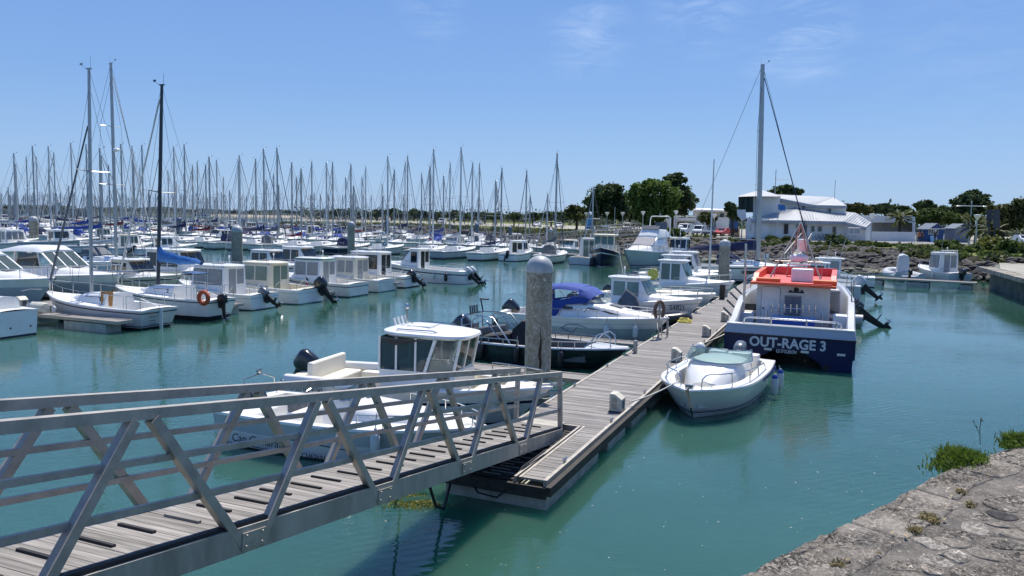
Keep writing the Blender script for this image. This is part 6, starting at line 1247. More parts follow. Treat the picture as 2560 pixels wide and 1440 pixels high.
for L_, hm_, hn, cv, fu, spd, mm_ in spec:
    t, h = sailboat('x', (0, 0, 0), 0, L_, L_*.32, 11.0, 'sailing boats in the far berths', hullm=hm_, stripe=NAVY if hm_ != NAVYD else WHITE, cover=MATS_C[cv] if cv else None, furl=fu, mm=mm_, mr=.115, wr=.018, lod=1, sprayhood=MATS_C[spd] if spd else None, spread=(.5,), boom=L_*.40)
    d = '%s sailing boat, %s' % (hn, (CN[cv]+' sail cover') if cv else 'bare boom')
    if spd: d += ', %s hood' % CN[spd]
    SP.append([t, kids_of(t), d, False])
MP = []
for a in (dict(label='white cabin motorboat with dark windows', ztop=2.05, wm=DARKW, motor=COWLB, fr=.8), dict(label='white motorboat with curtained windows', ztop=2.2, wm=CURT, motor=None, cab=(.3, .7), nwin=3), dict(label='cream topped cabin motorboat', ztop=2.1, fr=.8, wm=GREENW, motor=COWLG, roofm=CREAM), dict(label='navy hulled cabin motorboat', ztop=2.1, fr=.8, wm=DARKW, motor=COWLB, hullm=NAVYD, stripe=WHITE), dict(label='pale grey motor cruiser', ztop=2.5, wm=DARKW, motor=None, hullm=PGREY, L=8.6, B=3.0, fs=1.1, fb=1.5, fr=.9)):
    k = dict(L=7.2, B=2.6); k.update(a); lb_ = k.pop('label'); t, h, S = pilot_boat(lb_, (0, 0, 0), 0, group='motorboats in the far berths', lod=1, **k); MP.append([t, kids_of(t), lb_, False])
t = thing('open_motorboat', 'white speedboat with raised black canopy', 'motorboat', (0, 0, 0), 0, 'motorboats in the far berths'); h = Hull(6.8, 2.5, .8, 1.1); h.shell(t, [FOUL, WHITE, NAVY, WHITE], BND, 8); h.deck(t, DECKW, .05, .5, .3, N=8); coach(t, [(1.0, 1, .8, .9, 2.1), (2.8, 1, .85, .9, 2.3), (3.6, .9, .7, 1.1, 2.0)], BLACKC, 'canopy', .15); cuddy(t, h, 3.4, 6.2, 0, .4); outboard(t, -.1, 0, .6, 1.2, 40, COWLB)
MP.append([t, kids_of(t), 'white speedboat with raised black canopy', False])
MASTS = [(1,397),(46,391),(53,415),(73,382),(77,401),(90,375),(105,400),(122,427),(129,375),(135,390),(187,368),(224,413),(230,372),(253,398),(264,417),(316,371),(327,376),(339,394),(352,423),(370,374),(404,386),(421,374),(414,430),(441,456),(467,372),(460,438),(471,420),(483,419),(504,412),(509,416),(525,398),(538,408),(554,446),(586,394),(591,408),(643,379),(638,404),(657,452),(665,456),(685,439),(697,378),(729,412),(742,445),(749,437),(759,424),(763,400),(773,409),(812,409),(818,411),(831,449),(862,445),(875,416),(901,445),(918,424),(949,461),(964,396),(980,426),(1008,398),(1013,413),(1054,437),(1072,420),(1080,379),(1081,442),(1107,442),(1118,415),(1141,375),(1153,479),(1182,412),(1194,415),(1231,449),(1238,465),(1247,423),(1308,428),(1323,486),(1332,484),(1365,480),(1391,390),(1397,482),(1456,485)]
ROWS = [(83.5, 1, 'front channel berths'), (97.5, -1, 'second berth line'), (121, 1, 'third berth line'), (134.5, -1, 'fourth berth line'), (158, 1, 'fifth berth line'), (171, -1, 'sixth berth line'), (195, 1, 'seventh berth line'), (208, -1, 'farthest berth line')]
LIM = [1440, 1500, 1330, 1200, 1010, 960, 600, 560]
occ = {i: [] for i in range(len(ROWS))}
def row_pt(i, px):
    k = (px-1280)/1920; s = ROWS[i][0]; D = s/(.92+.392*k); return s, .92*k*D-.392*D, D
PLACED = []
rq = random.Random(21)
for px, py in MASTS:
    a = hz(px)-py; best = None
    for i in range(len(ROWS)):
        if px > LIM[i]: continue
        s, n_, D = row_pt(i, px); Hm = 5+a/1920*D
        if not (8.3 < Hm < 17): continue
        if any(abs(n_-q) < 3.2 for q in occ[i]): continue
        sc = abs(Hm-12.3)+rq.random()*1.2
        if best is None or sc < best[0]: best = (sc, i, s, n_, D, Hm)
    if not best: continue
    _, i, s, n_, D, Hm = best; occ[i].append(n_); PLACED.append((i, px, s, n_, 'S', Hm))
for i in range(len(ROWS)):   # fill the free berths
    pr0 = -160 if i < 6 else -60; n0 = row_pt(i, pr0)[1]; n1 = row_pt(i, LIM[i])[1]; n_ = n0
    while n_ < n1:
        if all(abs(n_-q) > 3.15 for q in occ[i]):
            u = rq.random()
            if u > .12:
                kk = (n_+.0); s = ROWS[i][0]; p = SN(s, n_); px = 1280+1920*p.x/p.y
                PLACED.append((i, px, s, n_, 'M' if rq.random() < (.62 if i < 3 else .45) else 'S', rq.uniform(8.3, 9.6)+(1.0 if i > 3 else 0))); occ[i].append(n_)
        n_ += .8
ordw = lambda k: '%d%s' % (k, 'th' if 10 <= k % 100 <= 20 else {1: 'st', 2: 'nd', 3: 'rd'}.get(k % 10, 'th'))
for i in range(len(ROWS)):
    row = sorted([q for q in PLACED if q[0] == i], key=lambda q: q[1])
    for k, (_, px, s, n_, ty, Hm) in enumerate(row):
        pr_ = rq.choice(SP+SP[:4] if ty == 'S' else MP+MP[:2])
        if not pr_[3]: o = pr_[0]; pr_[3] = True
        else: o = inst(pr_[1])
        dirn = ROWS[i][1]; Lb = 9 if ty == 'S' else 7.2
        # mast stands at the seen place, so shift the hull along its own axis
        off = -(Lb*.58) if ty == 'S' else -(Lb*.5)
        p = SN(s, n_)+Us*(off*dirn)
        q_ = rq.uniform(.86, 1.12); o.scale = (q_, rq.uniform(.92, 1.1), rq.uniform(.85, 1.1) if ty == 'M' else 1.0)
        o.location = p; o.rotation_euler = (0, 0, (rz_of(23.1) if dirn > 0 else rz_of(203.1))+rq.gauss(0, radians(2.5)))
        if ty == 'S':
            for c in [c for c in [x for x in o.children if x.name.startswith('mast')]]: c.scale = (1, 1, (Hm-1.2)/11.0)
        o['label'] = '%s, %s from left, %s' % (pr_[2], ordw(k+1), ROWS[i][2])
for pr_ in SP+MP:
    if not pr_[3]:
        def rm(tr):
            for k_ in tr[1]: rm(k_)
            bpy.data.objects.remove(tr[0])
        rm(pr_[1])
for (s, a_, b_, lb_) in ((90.5, -150, -25, 'nearest far pontoon between the front berths'), (127.8, -190, -42, 'second far pontoon in the mast forest'), (164.5, -220, -40, 'third far pontoon in the mast forest'), (201.5, -240, -120, 'farthest pontoon in the mast forest')):
    t = thing('pontoon', lb_, 'pontoon', SN(s, a_), rz_of(113.1)); mb = MB(); mb.box(((b_-a_)/2, 0, .45), (b_-a_, 2.0, .3)); mb.build('deck', PLANK, t, 0)
# loose row on the left between the cruisers and the forest
lf = [(-80, 62, 4), (30, 62, 1), (120, 64, 4), (195, 62, 1), (262, 64, 0), (330, 64, 2), (395, 66, 0)]
for k, (px, s, v) in enumerate(lf):
    kx = (px-1280)/1920; D = s/(.92+.392*kx); n_ = .92*kx*D-.392*D
    if k in (3,):
        sailboat('white yacht with bright blue boom cover between left cruisers and far berths', SN(s-4, n_), rz_of(60), 9.5, 3.0, 10.5, cover=BLUEC, furl=SAILW, boom=5.0, bz=1.5, lod=1, mr=.1, wr=.016)
    else:
        o = inst(MP[v][1]) if MP[v][3] else None
        if o: o.location = SN(s-3.5, n_); o.rotation_euler = (0, 0, rz_of(23.1 if k % 2 else 40)); o['label'] = MP[v][2]+(', %s from left, loose line before the far berths' % ordw(k+1))
# ------------------------------------------------------------------ buildings
GZ = 2.3
WALLW = mat('white_render', (.80, .785, .75), .9, var=.07, vs=.6); WALLG = mat('grey_render', (.36, .38, .39), .9, var=.08, vs=.6); WALLB = mat('cream_render', (.60, .57, .50), .9, var=.08, vs=.6)
ZINC = mat('pale_zinc_roof', (.44, .45, .46), .6, 0, var=.06, vs=.5, spec=.3); DKF = mat('dark_fascia', (.06, .07, .09), .7); DGF = mat('dark_green_frame', (.015, .04, .035), .5); BLUEK = mat('blue_boarding', (.035, .10, .26), .7, var=.12); GREYK = mat('grey_boarding', (.22, .25, .30), .8, var=.1); ROOFK = mat('blue_grey_roof', (.13, .17, .22), .7, var=.1)
WINB = mat('building_window', (.03, .05, .055), .08, var=.2, spec=.8)
def fac(parent, name, pts, D, depth, m, dd=None):
    v = [ray(x, y, (dd[i] if dd else D)) for i, (x, y) in enumerate(pts)]
    for p in v:
        if p.z < GZ+.35: p.z = GZ-.15
    c_ = sum(v, Vector())/len(v); dr = Vector((c_.x, c_.y, 0)).normalized()*depth; mb = MB(); mb.prism([p for p in v], dr); return mb.build(name, m, parent, 0)
def win(parent, x0, y0, x1, y1, D, m=None, name='window', frame=WALLW, split=0):
    s = D/1920; a, b = ray(x0, y1, D-.06), ray(x1, y0, D-.06); mb = MB(); mb.prism([(a.x, a.y, a.z), (b.x, a.y, a.z), (b.x, a.y, b.z), (a.x, a.y, b.z)], (0, .12, 0)); o = mb.build(name, m or WINB, parent, 0)
    f = MB(); y = a.y-.02; f.tube([(a.x, y, a.z), (b.x, y, a.z), (b.x, y, b.z), (a.x, y, b.z)], .06, 4, closed=True)
    for k in range(split): x = a.x+(b.x-a.x)*(k+1)/(split+1); f.tube([(x, y, a.z), (x, y, b.z)], .04, 4)
    f.build('frame', frame, o, 0); return o
def seams(parent, quad, n):
    """standing seams along a roof quad given eave-left, eave-right, ridge-right, ridge-left"""
    a, b, c, d = quad; mb = MB()
    for i in range(n+1): k = i/n; p, q = a.lerp(b, k), d.lerp(c, k); mb.beam(p+Z*.23, q+Z*.23, .05, .09)
    return stuff(mb.build('roof_seams', ZINC, parent, 0))
ofc = thing('harbour_office', 'white harbour office with glazed corner tower and pale ribbed metal roofs', 'building', (0, 0, 0))
D = 118
fac(ofc, 'wall', [(1864, 600), (1864, 553), (2110, 556), (2110, 603)], D, 16, WALLW)
fac(ofc, 'wall', [(2110, 603), (2110, 556), (2164, 570), (2164, 604)], 0, 13, WALLW, dd=[118, 118, 114, 114])
fac(ofc, 'wall', [(2164, 604), (2164, 570), (2177, 561), (2178, 603)], 0, 6, WALLW, dd=[114.05, 114.05, 122, 122])
fac(ofc, 'upper_wall', [(1946, 545), (1946, 497), (2035, 515), (2115, 516), (2115, 545)], 124, 9, WALLW)
fac(ofc, 'tower', [(1882, 560), (1882, 489), (1950, 489), (1950, 560)], 121, 7, WALLW); fac(ofc, 'tower_base', [(1868, 600), (1868, 545), (1922, 545), (1922, 600)], 117.5, 6, WALLW)
# glazed lookout
tg = fac(ofc, 'lookout_frame', [(1846, 530), (1846, 490), (1883, 489), (1883, 530)], 119.5, 7, DGF)
for i, (x0, x1) in enumerate(((1848, 1856), (1857.5, 1870), (1871.5, 1882))): win(ofc, x0, 492, x1, 527, 119.4, mat('lookout_glass', (.01, .03, .028), .35, spec=.3), 'lookout_window', DGF)
fac(ofc, 'buttress', [(1842, 524), (1864, 524), (1866, 548), (1856, 551), (1844, 540)], 119, .8, WALLW)
# roofs
def slab4(name, P, th=.22, m=ZINC, parent=None): mb = MB(); mb.prism(P, (0, 0, th)); return mb.build(name, m, parent or ofc, 0)
A_ = lambda x, y, D: ray(x, y, D)
ap = A_(1901, 474, 123)
mb = MB(); q = [A_(1842, 492, 118.5), A_(1884, 490.5, 118.5), A_(1950, 491, 120), A_(1952, 489, 129), A_(1848, 489, 128)]
for i in range(5): mb.add([q[i], q[(i+1) % 5], ap], [(0, 1, 2)])
mb.build('tower_roof', ZINC, ofc, 0)
R1_ = [A_(1944, 498, 123.5), A_(2035, 516, 123.5), A_(2082, 496, 134), A_(1946, 489.5, 134)]; slab4('upper_roof', R1_); seams(ofc, R1_, 18)
R2_ = [A_(2034, 516, 123.5), A_(2117, 517.5, 123.5), A_(2083, 496, 134), A_(2081, 496, 134)]; slab4('upper_roof', R2_)
R3_ = [A_(1878, 553, 117.2), A_(2012, 555, 117.2), A_(1990, 522.5, 124), A_(1986, 522.5, 124)]; slab4('lower_roof', R3_); seams(ofc, R3_, 16)
R4_ = [A_(2010, 555, 117.2), A_(2112, 557.5, 117.2), A_(2138, 535, 126), A_(1990, 523, 124)]; slab4('lower_roof', R4_); seams(ofc, R4_, 16)
R5_ = [A_(2110, 557.5, 117.2), A_(2165, 571.5, 113.4), A_(2178, 559.5, 123), A_(2138, 535, 126)]; slab4('lower_roof', R5_); seams(ofc, R5_, 8)
mb = MB()
for a, b in ((R3_[0], R3_[1]), (R4_[0], R4_[1]), (R5_[0], R5_[1]), (R1_[0], R1_[1]), (R2_[0], R2_[1])): mb.beam(a-Z*.12-Vector((0, .1, 0)), b-Z*.12-Vector((0, .1, 0)), .12, .26)
mb.build('gutter', WALLG, ofc, 0)
fac(ofc, 'flashing', [(1952, 541), (1990, 521), (2040, 533), (2116, 534), (2116, 539), (2036, 539)], 123.8, .2, WALLG)
for x0, y0, x1, y1, dd in ((2027, 565, 2037, 579, 118), (2044, 566, 2055, 579, 118), (2080, 566, 2091, 582, 118), (1875, 562, 1879, 577, 117.4), (1889, 562, 1895, 577, 117.4), (1900, 562, 1904, 577, 117.4), (2004, 514, 2014, 523, 123.9), (2070, 521, 2078, 531, 123.9), (1893, 496, 1904, 510, 121), (1948, 517, 1957, 527, 123.8)): win(ofc, x0, y0, x1, y1, dd)
win(ofc, 1989, 562, 2018, 590, 118, split=2, name='shop_window'); win(ofc, 1958, 560, 1972, 585, 118, name='doorway', m=BLACK); win(ofc, 2120, 570, 2150, 585, 113.9, m=WALLG, name='notice_board', split=1)
text('CAPITAINERIE', 1.0, LETTB, ofc, (ray(2078, 561, 117.8).x, ray(2078, 561, 117.8).y, ray(2078, 561, 117.8).z), (pi/2, 0, 0), 'lettering', sx=.3) if False else None
mb = MB(); p = ray(2086, 496, 133); mb.tube([p, p+Z*3.2], .05, 4); mb.build('antenna', MASTM, ofc, 0); mb = MB(); p = ray(1937, 490, 124); mb.tube([p, p+Z*4.2], .06, 4); mb.tube([p+Z*2.6-Vector((.3, 0, 0)), p+Z*2.6+Vector((2.1, 0, 0))], .04, 4); mb.build('antenna', MASTM, ofc, 0); mb = MB(); p = ray(1896, 474, 122); mb.tube([p, p+Z*1.2], .05, 4); mb.tube([p+Z*.8-Vector((.8, 0, 0)), p+Z*.8+Vector((.8, 0, 0))], .04, 4); mb.build('antenna', MASTM, ofc, 0)
fl = thing('flag', 'blue flag with a white mark on a pole before the harbour office', 'flag', (0, 0, 0)); p = ray(1945, 560, 116); tp = ray(1945, 508, 116); mb = MB(); mb.tube([(p.x, p.y, GZ), tp], .05, 5); mb.build('flagpole', MASTP, fl, 0)
mb = MB(); mb.grid([[tp+Vector((k*.27, .12*sin(k*1.3), -j*.28-k*.05-.1)) for k in range(5)] for j in range(4)]); mb.build('cloth', mat('sky_blue_cloth', (.06, .22, .55), .8), fl, 0)
# flat white building right of it
fb_ = thing('flat_building', 'long low flat roofed building with grey recess right of the harbour office', 'building', (0, 0, 0))
fac(fb_, 'back_wall', [(2160, 600), (2160, 545), (2284, 547), (2284, 602)], 131, 5, WALLG); fac(fb_, 'parapet', [(2152, 556), (2152, 539), (2288, 542), (2288, 557)], 128, 9, WALLW); fac(fb_, 'side_wall', [(2281, 604), (2281, 556), (2288, 556), (2288, 604)], 127.5, 9, WALLW)
for x in (2203, 2229, 2255): win(fb_, x, 560, x+7, 566, 130.9)
fw = thing('garden_wall', 'plain white boundary wall in front of the flat roofed building', 'wall', (0, 0, 0)); fac(fw, 'wall', [(2175, 601), (2175, 579), (2289, 580), (2289, 603)], 123, .3, WALLW)
fw2 = thing('garden_wall', 'short pale wall end left of the blue kiosk', 'wall', (0, 0, 0)); fac(fw2, 'wall', [(2290, 603), (2290, 581), (2297, 581), (2297, 603)], 123.5, .3, WALLB)
def kiosk(x0, xm, x1, ye, yr, D, m, label, hatch=None, side=True):
    k = thing('kiosk', label, 'kiosk', (0, 0, 0)); s = D/1920
    a, b = ray(xm, 605, D), ray(x1, 605, D); e = ray(xm, ye, D).z; r = ray((xm+x1)/2, yr, D).z; L_ = ray(x0, 605, D+3).x-a.x; dv = Vector((L_*.9, 3.2, 0))
    for nm, P, off in (('front_wall', [(a.x, a.y, GZ-.1), (b.x, a.y, GZ-.1), (b.x, a.y, e), ((a.x+b.x)/2, a.y, r-.1), (a.x, a.y, e)], dv),): mb = MB(); mb.prism([Vector(p) for p in P], off); mb.build('wall', m, k, 0)
    n_ = 9
    for i in range(n_):
        z0 = GZ+(e-GZ)*i/n_; mb = MB(); mb.box(((a.x+b.x)/2, a.y-.02, z0+.02), (b.x-a.x, .03, .03)); mb.build('board_joint', m, k, 0)
    o_ = Vector((-.25, -.2, 0)); mid = Vector(((a.x+b.x)/2, a.y-.2, r+.08))
    for q in (Vector((a.x-.2, a.y-.2, e+.02)), Vector((b.x+.2, a.y-.2, e+.02))): mb = MB(); mb.prism([q, mid, mid+dv*1.06, q+dv*1.06], (0, 0, .1)); mb.build('roof', ROOFK, k, 0)
    if hatch: h0, y0, h1, y1 = hatch; win(k, h0, y0, h1, y1, D, split=3, name='serving_hatch'); p = ray(h0-2, y0-1, D-.5); q = ray(h1+14, y0-1, D-.5); mb = MB(); mb.beam(p, q, .7, .08); mb.build('awning', WALLW, k, 0)
    return k
kiosk(2293, 2320, 2358, 575, 561, 122, BLUEK, 'bright blue wooden kiosk with white framed serving hatch', (2321, 573, 2346, 585)); kiosk(2361, 2386, 2424, 573, 562, 122, GREYK, 'grey wooden kiosk with blue grey roof right of the blue one')
t = thing('noticeboard', 'small white and blue folding board standing in front of the blue kiosk', 'sign', ray(2331, 604, 121).xy.to_3d()+Z*GZ); mb = MB(); mb.prism([(-.4, -.3, 0), (.3, -.3, 0), (.3, 0, 1.0), (-.4, 0, 1.0)], (0, .04, 0)); mb.build('front_panel', mat('light_blue_panel', (.35, .6, .75), .6), t, 0); mb = MB(); mb.prism([(.3, .35, 0), (.9, -.1, 0), (.55, 0, 1.0), (.3, .05, 1.0)], (0, .04, 0)); mb.build('back_panel', WHITE, t, 0)
# dark sign board and street lamps
t = thing('information_board', 'large dark double sided board on posts at the far right', 'sign', (0, 0, 0)); fac(t, 'panel', [(2466, 566), (2466, 524), (2480, 524), (2480, 567)], 108, .3, DKF); fac(t, 'panel', [(2482, 570), (2482, 524), (2500, 524), (2500, 572)], 106, .3, DKF); mb = MB()
for x in (2473, 2488): p = ray(x, 560, 106.5); mb.tube([(p.x, p.y, GZ), (p.x, p.y, p.z)], .1, 5)
mb.build('post', DKF, t, 0)
def lamp(px, ytop, D, label, arms=False):
    p = ray(px, ytop, D); t = thing('street_lamp', label, 'street lamp', (p.x, p.y, GZ), 0, 'street lamps along the quay road'); h = p.z-GZ; mb = MB(); mb.lathe([(.11, 0), (.08, h*.5), (.06, h-.3)], (0, 0, 0), 7); mb.build('pole', mat('pale_lamp_pole', (.50, .55, .52), .5), t, 0)
    mb = MB()
    if arms:
        mb.tube([(-1.9, 0, h-.75), (1.9, 0, h-.75)], .06, 5); mb.tube([(0, 0, h-.3), (0, 0, h)], .05, 5); mb.ell((-1.9, 0, h-.78), (.35, .2, .1), 8, 4); mb.ell((1.9, 0, h-.78), (.35, .2, .1), 8, 4)
    else: mb.lathe([(.08, h-.75), (.30, h-.35), (.46, h-.12), (.46, h), (.1, h+.06)], (0, 0, 0), 10)
    mb.build('lamp_head', WHITE, t, 40)
for px, yt, D, lb_ in ((1466, 532, 165, 'small lamp at the left end of the pine group'), (1518, 531, 160, 'lamp in front of the leftmost dark pine'), (1557, 531, 158, 'lamp between the two big pines'), (1608, 529, 152, 'lamp before the trunk of the broad pine'), (1690, 527, 150, 'lamp left of the white vans'), (1786, 536, 142, 'lamp right of the white vans'), (1856, 541, 121, 'lamp beside the tower of the harbour office'), (2181, 535, 116, 'lamp at the right corner of the harbour office'), (2444, 537, 104, 'lamp with cone head left of the dark sign board')): lamp(px, yt, D, lb_)
lamp(2430, 502, 112, 'tall street lamp with two arms near the grey kiosk', True)
# white house behind the pines
hs_ = thing('house', 'two storey white house with balcony behind the pines and vans', 'house', (0, 0, 0)); D = 178
fac(hs_, 'wall', [(1668, 582), (1668, 545), (1822, 543), (1822, 582)], D, 10, WALLW); fac(hs_, 'upper_wall', [(1732, 548), (1732, 526), (1822, 529), (1822, 548)], D+.5, 9, WALLB); fac(hs_, 'side_wall', [(1665, 582), (1665, 540), (1692, 532), (1692, 582)], D-3, 12, WALLW)
mb = MB(); mb.prism([ray(1726, 527, D-1), ray(1826, 530, D-1), ray(1826, 527, D+9), ray(1726, 523, D+9)], (0, 0, .35)); mb.build('roof', WALLW, hs_, 0)
fac(hs_, 'balcony', [(1692, 552), (1692, 545), (1740, 545), (1740, 552)], D-4, 4, WALLW); mb = MB()
for x in (1693, 1716, 1739): a, b = ray(x, 545, D-4), ray(x, 531, D-4); mb.tube([a, b], .1, 4)
mb.tube([ray(1693, 541, D-4), ray(1739, 541, D-4)], .06, 4); mb.build('balcony_rail', WALLW, hs_, 0)
for x0, y0, x1, y1 in ((1695, 556, 1712, 572), (1718, 556, 1736, 572), (1700, 533, 1712, 544), (1798, 533, 1811, 552), (1770, 556, 1790, 570)): win(hs_, x0, y0, x1, y1, D-.1 if y0 > 550 else D+.3)
fac(hs_, 'blue_gable', [(1824, 582), (1824, 540), (1846, 540), (1846, 582)], 150, 5, BLUEK)
mb = MB(); p = ray(1650, 573, 160); mb.box((p.x, p.y, GZ+1.1), (2.6, 2.2, 2.2)); tag(mb.build('container', GREYK, None, 0), 'blue grey container under the broad pine', 'container')
mb = MB(); p = ray(1474, 562, 200); mb.box((p.x, p.y, GZ+2.2), (1.6, 1.6, 2.4)); mb.box((p.x, p.y, GZ+.5), (2.2, 2.2, 1)); tag(mb.build('water_tank', mat('bright_blue_tank', (.03, .25, .50), .5), None, 0), 'bright blue tank left of the pine group', 'tank')
# ------------------------------------------------------------------ vehicles
def vehicle(label, px, py, D, rz, col, L=5.0, Wd=1.9, Hh=1.95, van=True, cat='van', z=None):
    p = ray(px, py, D); t = thing('parked_van' if van else 'parked_car', label, cat, (p.x, p.y, GZ+.02), rz, 'vehicles parked by the harbour road')
    prof = [(0, .35), (0, Hh*.9), (.15, Hh), (L*.66, Hh), (L*.74, Hh*.95), (L*.86, Hh*.60), (L*.97, Hh*.50), (L, .75), (L, .35)] if van else [(0, .35), (0, .85), (.15, .95), (L*.12, Hh*.95), (L*.25, Hh), (L*.52, Hh), (L*.70, .98), (L*.95, .80), (L, .62), (L, .35)]
    mb = MB(); mb.loft([[(x, y*Wd/2*(1 if z_ < 1.0 else .90), z_) for x, z_ in prof] for y in (-1, -.98, .98, 1)]); mb.build('body', col, t, 30)
    for sg in (1, -1):
        wv = [(L*.60, Hh*.62), (L*.83, Hh*.62), (L*.74, Hh*.90), (L*.60, Hh*.90)] if van else [(L*.17, .97), (L*.66, .99), (L*.52, Hh*.93), (L*.25, Hh*.93)]
        mb = MB(); mb.prism([(x, sg*(Wd*.45+.015), z_) for x, z_ in wv], (0, -sg*.02, 0)); mb.build('side_window', DARKW, t, 0)
        for x in (L*.18, L*.80): mb = MB(); mb.lathe([(.33, -.1), (.33, .1)], (x, sg*(Wd/2-.08), .33), 14, axis=1); w_ = mb.build('wheel', RUBBER, t, 40); mb = MB(); mb.lathe([(.19, -.105), (.19, .105)], (x, sg*(Wd/2-.075), .33), 10, axis=1); mb.build('rim', METAL, w_, 40)
        mb = MB(); mb.ell((L-.06, sg*Wd*.36, .78), (.09, .2, .12), 8, 5); mb.build('headlight', mat('light_lens', (.75, .74, .68), .3), t, 50)
    a, b = (L*.86+.01, Hh*.61), (L*.745+.01, Hh*.93)
    if not van: a, b = (L*.70+.01, 1.0), (L*.53+.01, Hh*.96)
    mb = MB(); mb.prism([(a[0], -Wd*.40, a[1]), (a[0], Wd*.40, a[1]), (b[0], Wd*.37, b[1]), (b[0], -Wd*.37, b[1])], (.015, 0, .015)); mb.build('windscreen', DARKW, t, 0); mb = MB(); mb.box((L+.005, 0, .52), (.03, Wd*.7, .18)); mb.build('grille', BLACK, t, 0); return t
VW = mat('white_car_paint', (.75, .75, .74), .3, var=.02, coat=.3)
vehicle('white van, the larger of the two beside the lamp', 1722, 583, 150, radians(-118), VW, 5.1, 2.0, 2.1); vehicle('smaller white van right of the larger one', 1756, 584, 147, radians(-118), VW, 4.3, 1.8, 1.85)
vehicle('dark grey car right of the white vans', 1800, 585, 142, radians(-140), mat('grey_car_paint', (.12, .14, .16), .3, coat=.3), 4.2, 1.75, 1.45, False, 'car'); vehicle('red car half behind the fence', 1818, 587, 141, radians(-130), RED, 4.1, 1.75, 1.45, False, 'car')
for px, D, c, lb_, vn in ((1568, 176, VW, 'white van in shade under the left pines', True), (1622, 170, VW, 'white van under the broad pine', True), (1600, 178, mat('dark_car_paint', (.03, .035, .04), .3), 'dark car under the pines', False), (1400, 215, VW, 'white car in the distant car park, right', False), (1345, 225, VW, 'white car in the distant car park, centre', False), (1200, 250, mat('silver_car_paint', (.4, .41, .42), .3), 'silver car in the distant car park', False), (1110, 260, VW, 'white van in the distant car park', True), (2545, 118, VW, 'white car at the far right behind the bushes', False)): vehicle(lb_, px, 575, D, radians(-100), c, 4.4, 1.8, 1.95 if vn else 1.45, vn, 'van' if vn else 'car')
# fence, bin, bikes
t = thing('wooden_fence', 'brown wooden fence panel between the red car and the harbour office', 'fence', (0, 0, 0))
for i in range(9): fac(t, 'plank', [(1826+i*2.6, 592), (1826+i*2.6, 572), (1828.3+i*2.6, 572), (1828.3+i*2.6, 592)], 128, .06, BARK)
t = thing('litter_bin', 'reddish brown litter bin at the road edge', 'bin', ray(1787, 592, 124).xy.to_3d()+Z*GZ); mb = MB(); mb.lathe([(.28, 0), (.33, .9), (.25, 1.0)], (0, 0, 0), 10); mb.build('body', mat('brown_bin', (.12, .045, .03), .7), t, 40)
def bike(px, k):
    p = ray(px, 597, 116); t = thing('bicycle', 'parked bicycle in the rack at the harbour office, %s from the left' % ['first', 'second', 'third', 'fourth', 'fifth'][k], 'bicycle', (p.x, p.y, GZ), radians(20+k*7), 'bicycles in the rack')
    for x in (0, 1.05): mb = MB(); mb.tube([(x+.33*cos(a), 0, .35+.33*sin(a)) for a in [2*pi*i/14 for i in range(14)]], .03, 4, closed=True); mb.build('wheel', RUBBER, t, 0)
    mb = MB(); mb.tube([(0, 0, .35), (.35, 0, .85), (.85, 0, .9), (1.05, 0, .35)], .03, 4); mb.tube([(.35, 0, .85), (.45, 0, .35), (.85, 0, .9)], .03, 4); mb.tube([(.85, -.25, 1.05), (.85, .25, 1.05)], .025, 4); mb.tube([(.85, 0, .9), (.85, 0, 1.05)], .02, 4); mb.build('frame', GREYC, t, 0); mb = MB(); mb.box((.33, 0, .95), (.26, .12, .06)); mb.build('saddle', BLACK, t, 0)
for k, px in enumerate((2034, 2045, 2055, 2063, 2071)): bike(px, k)
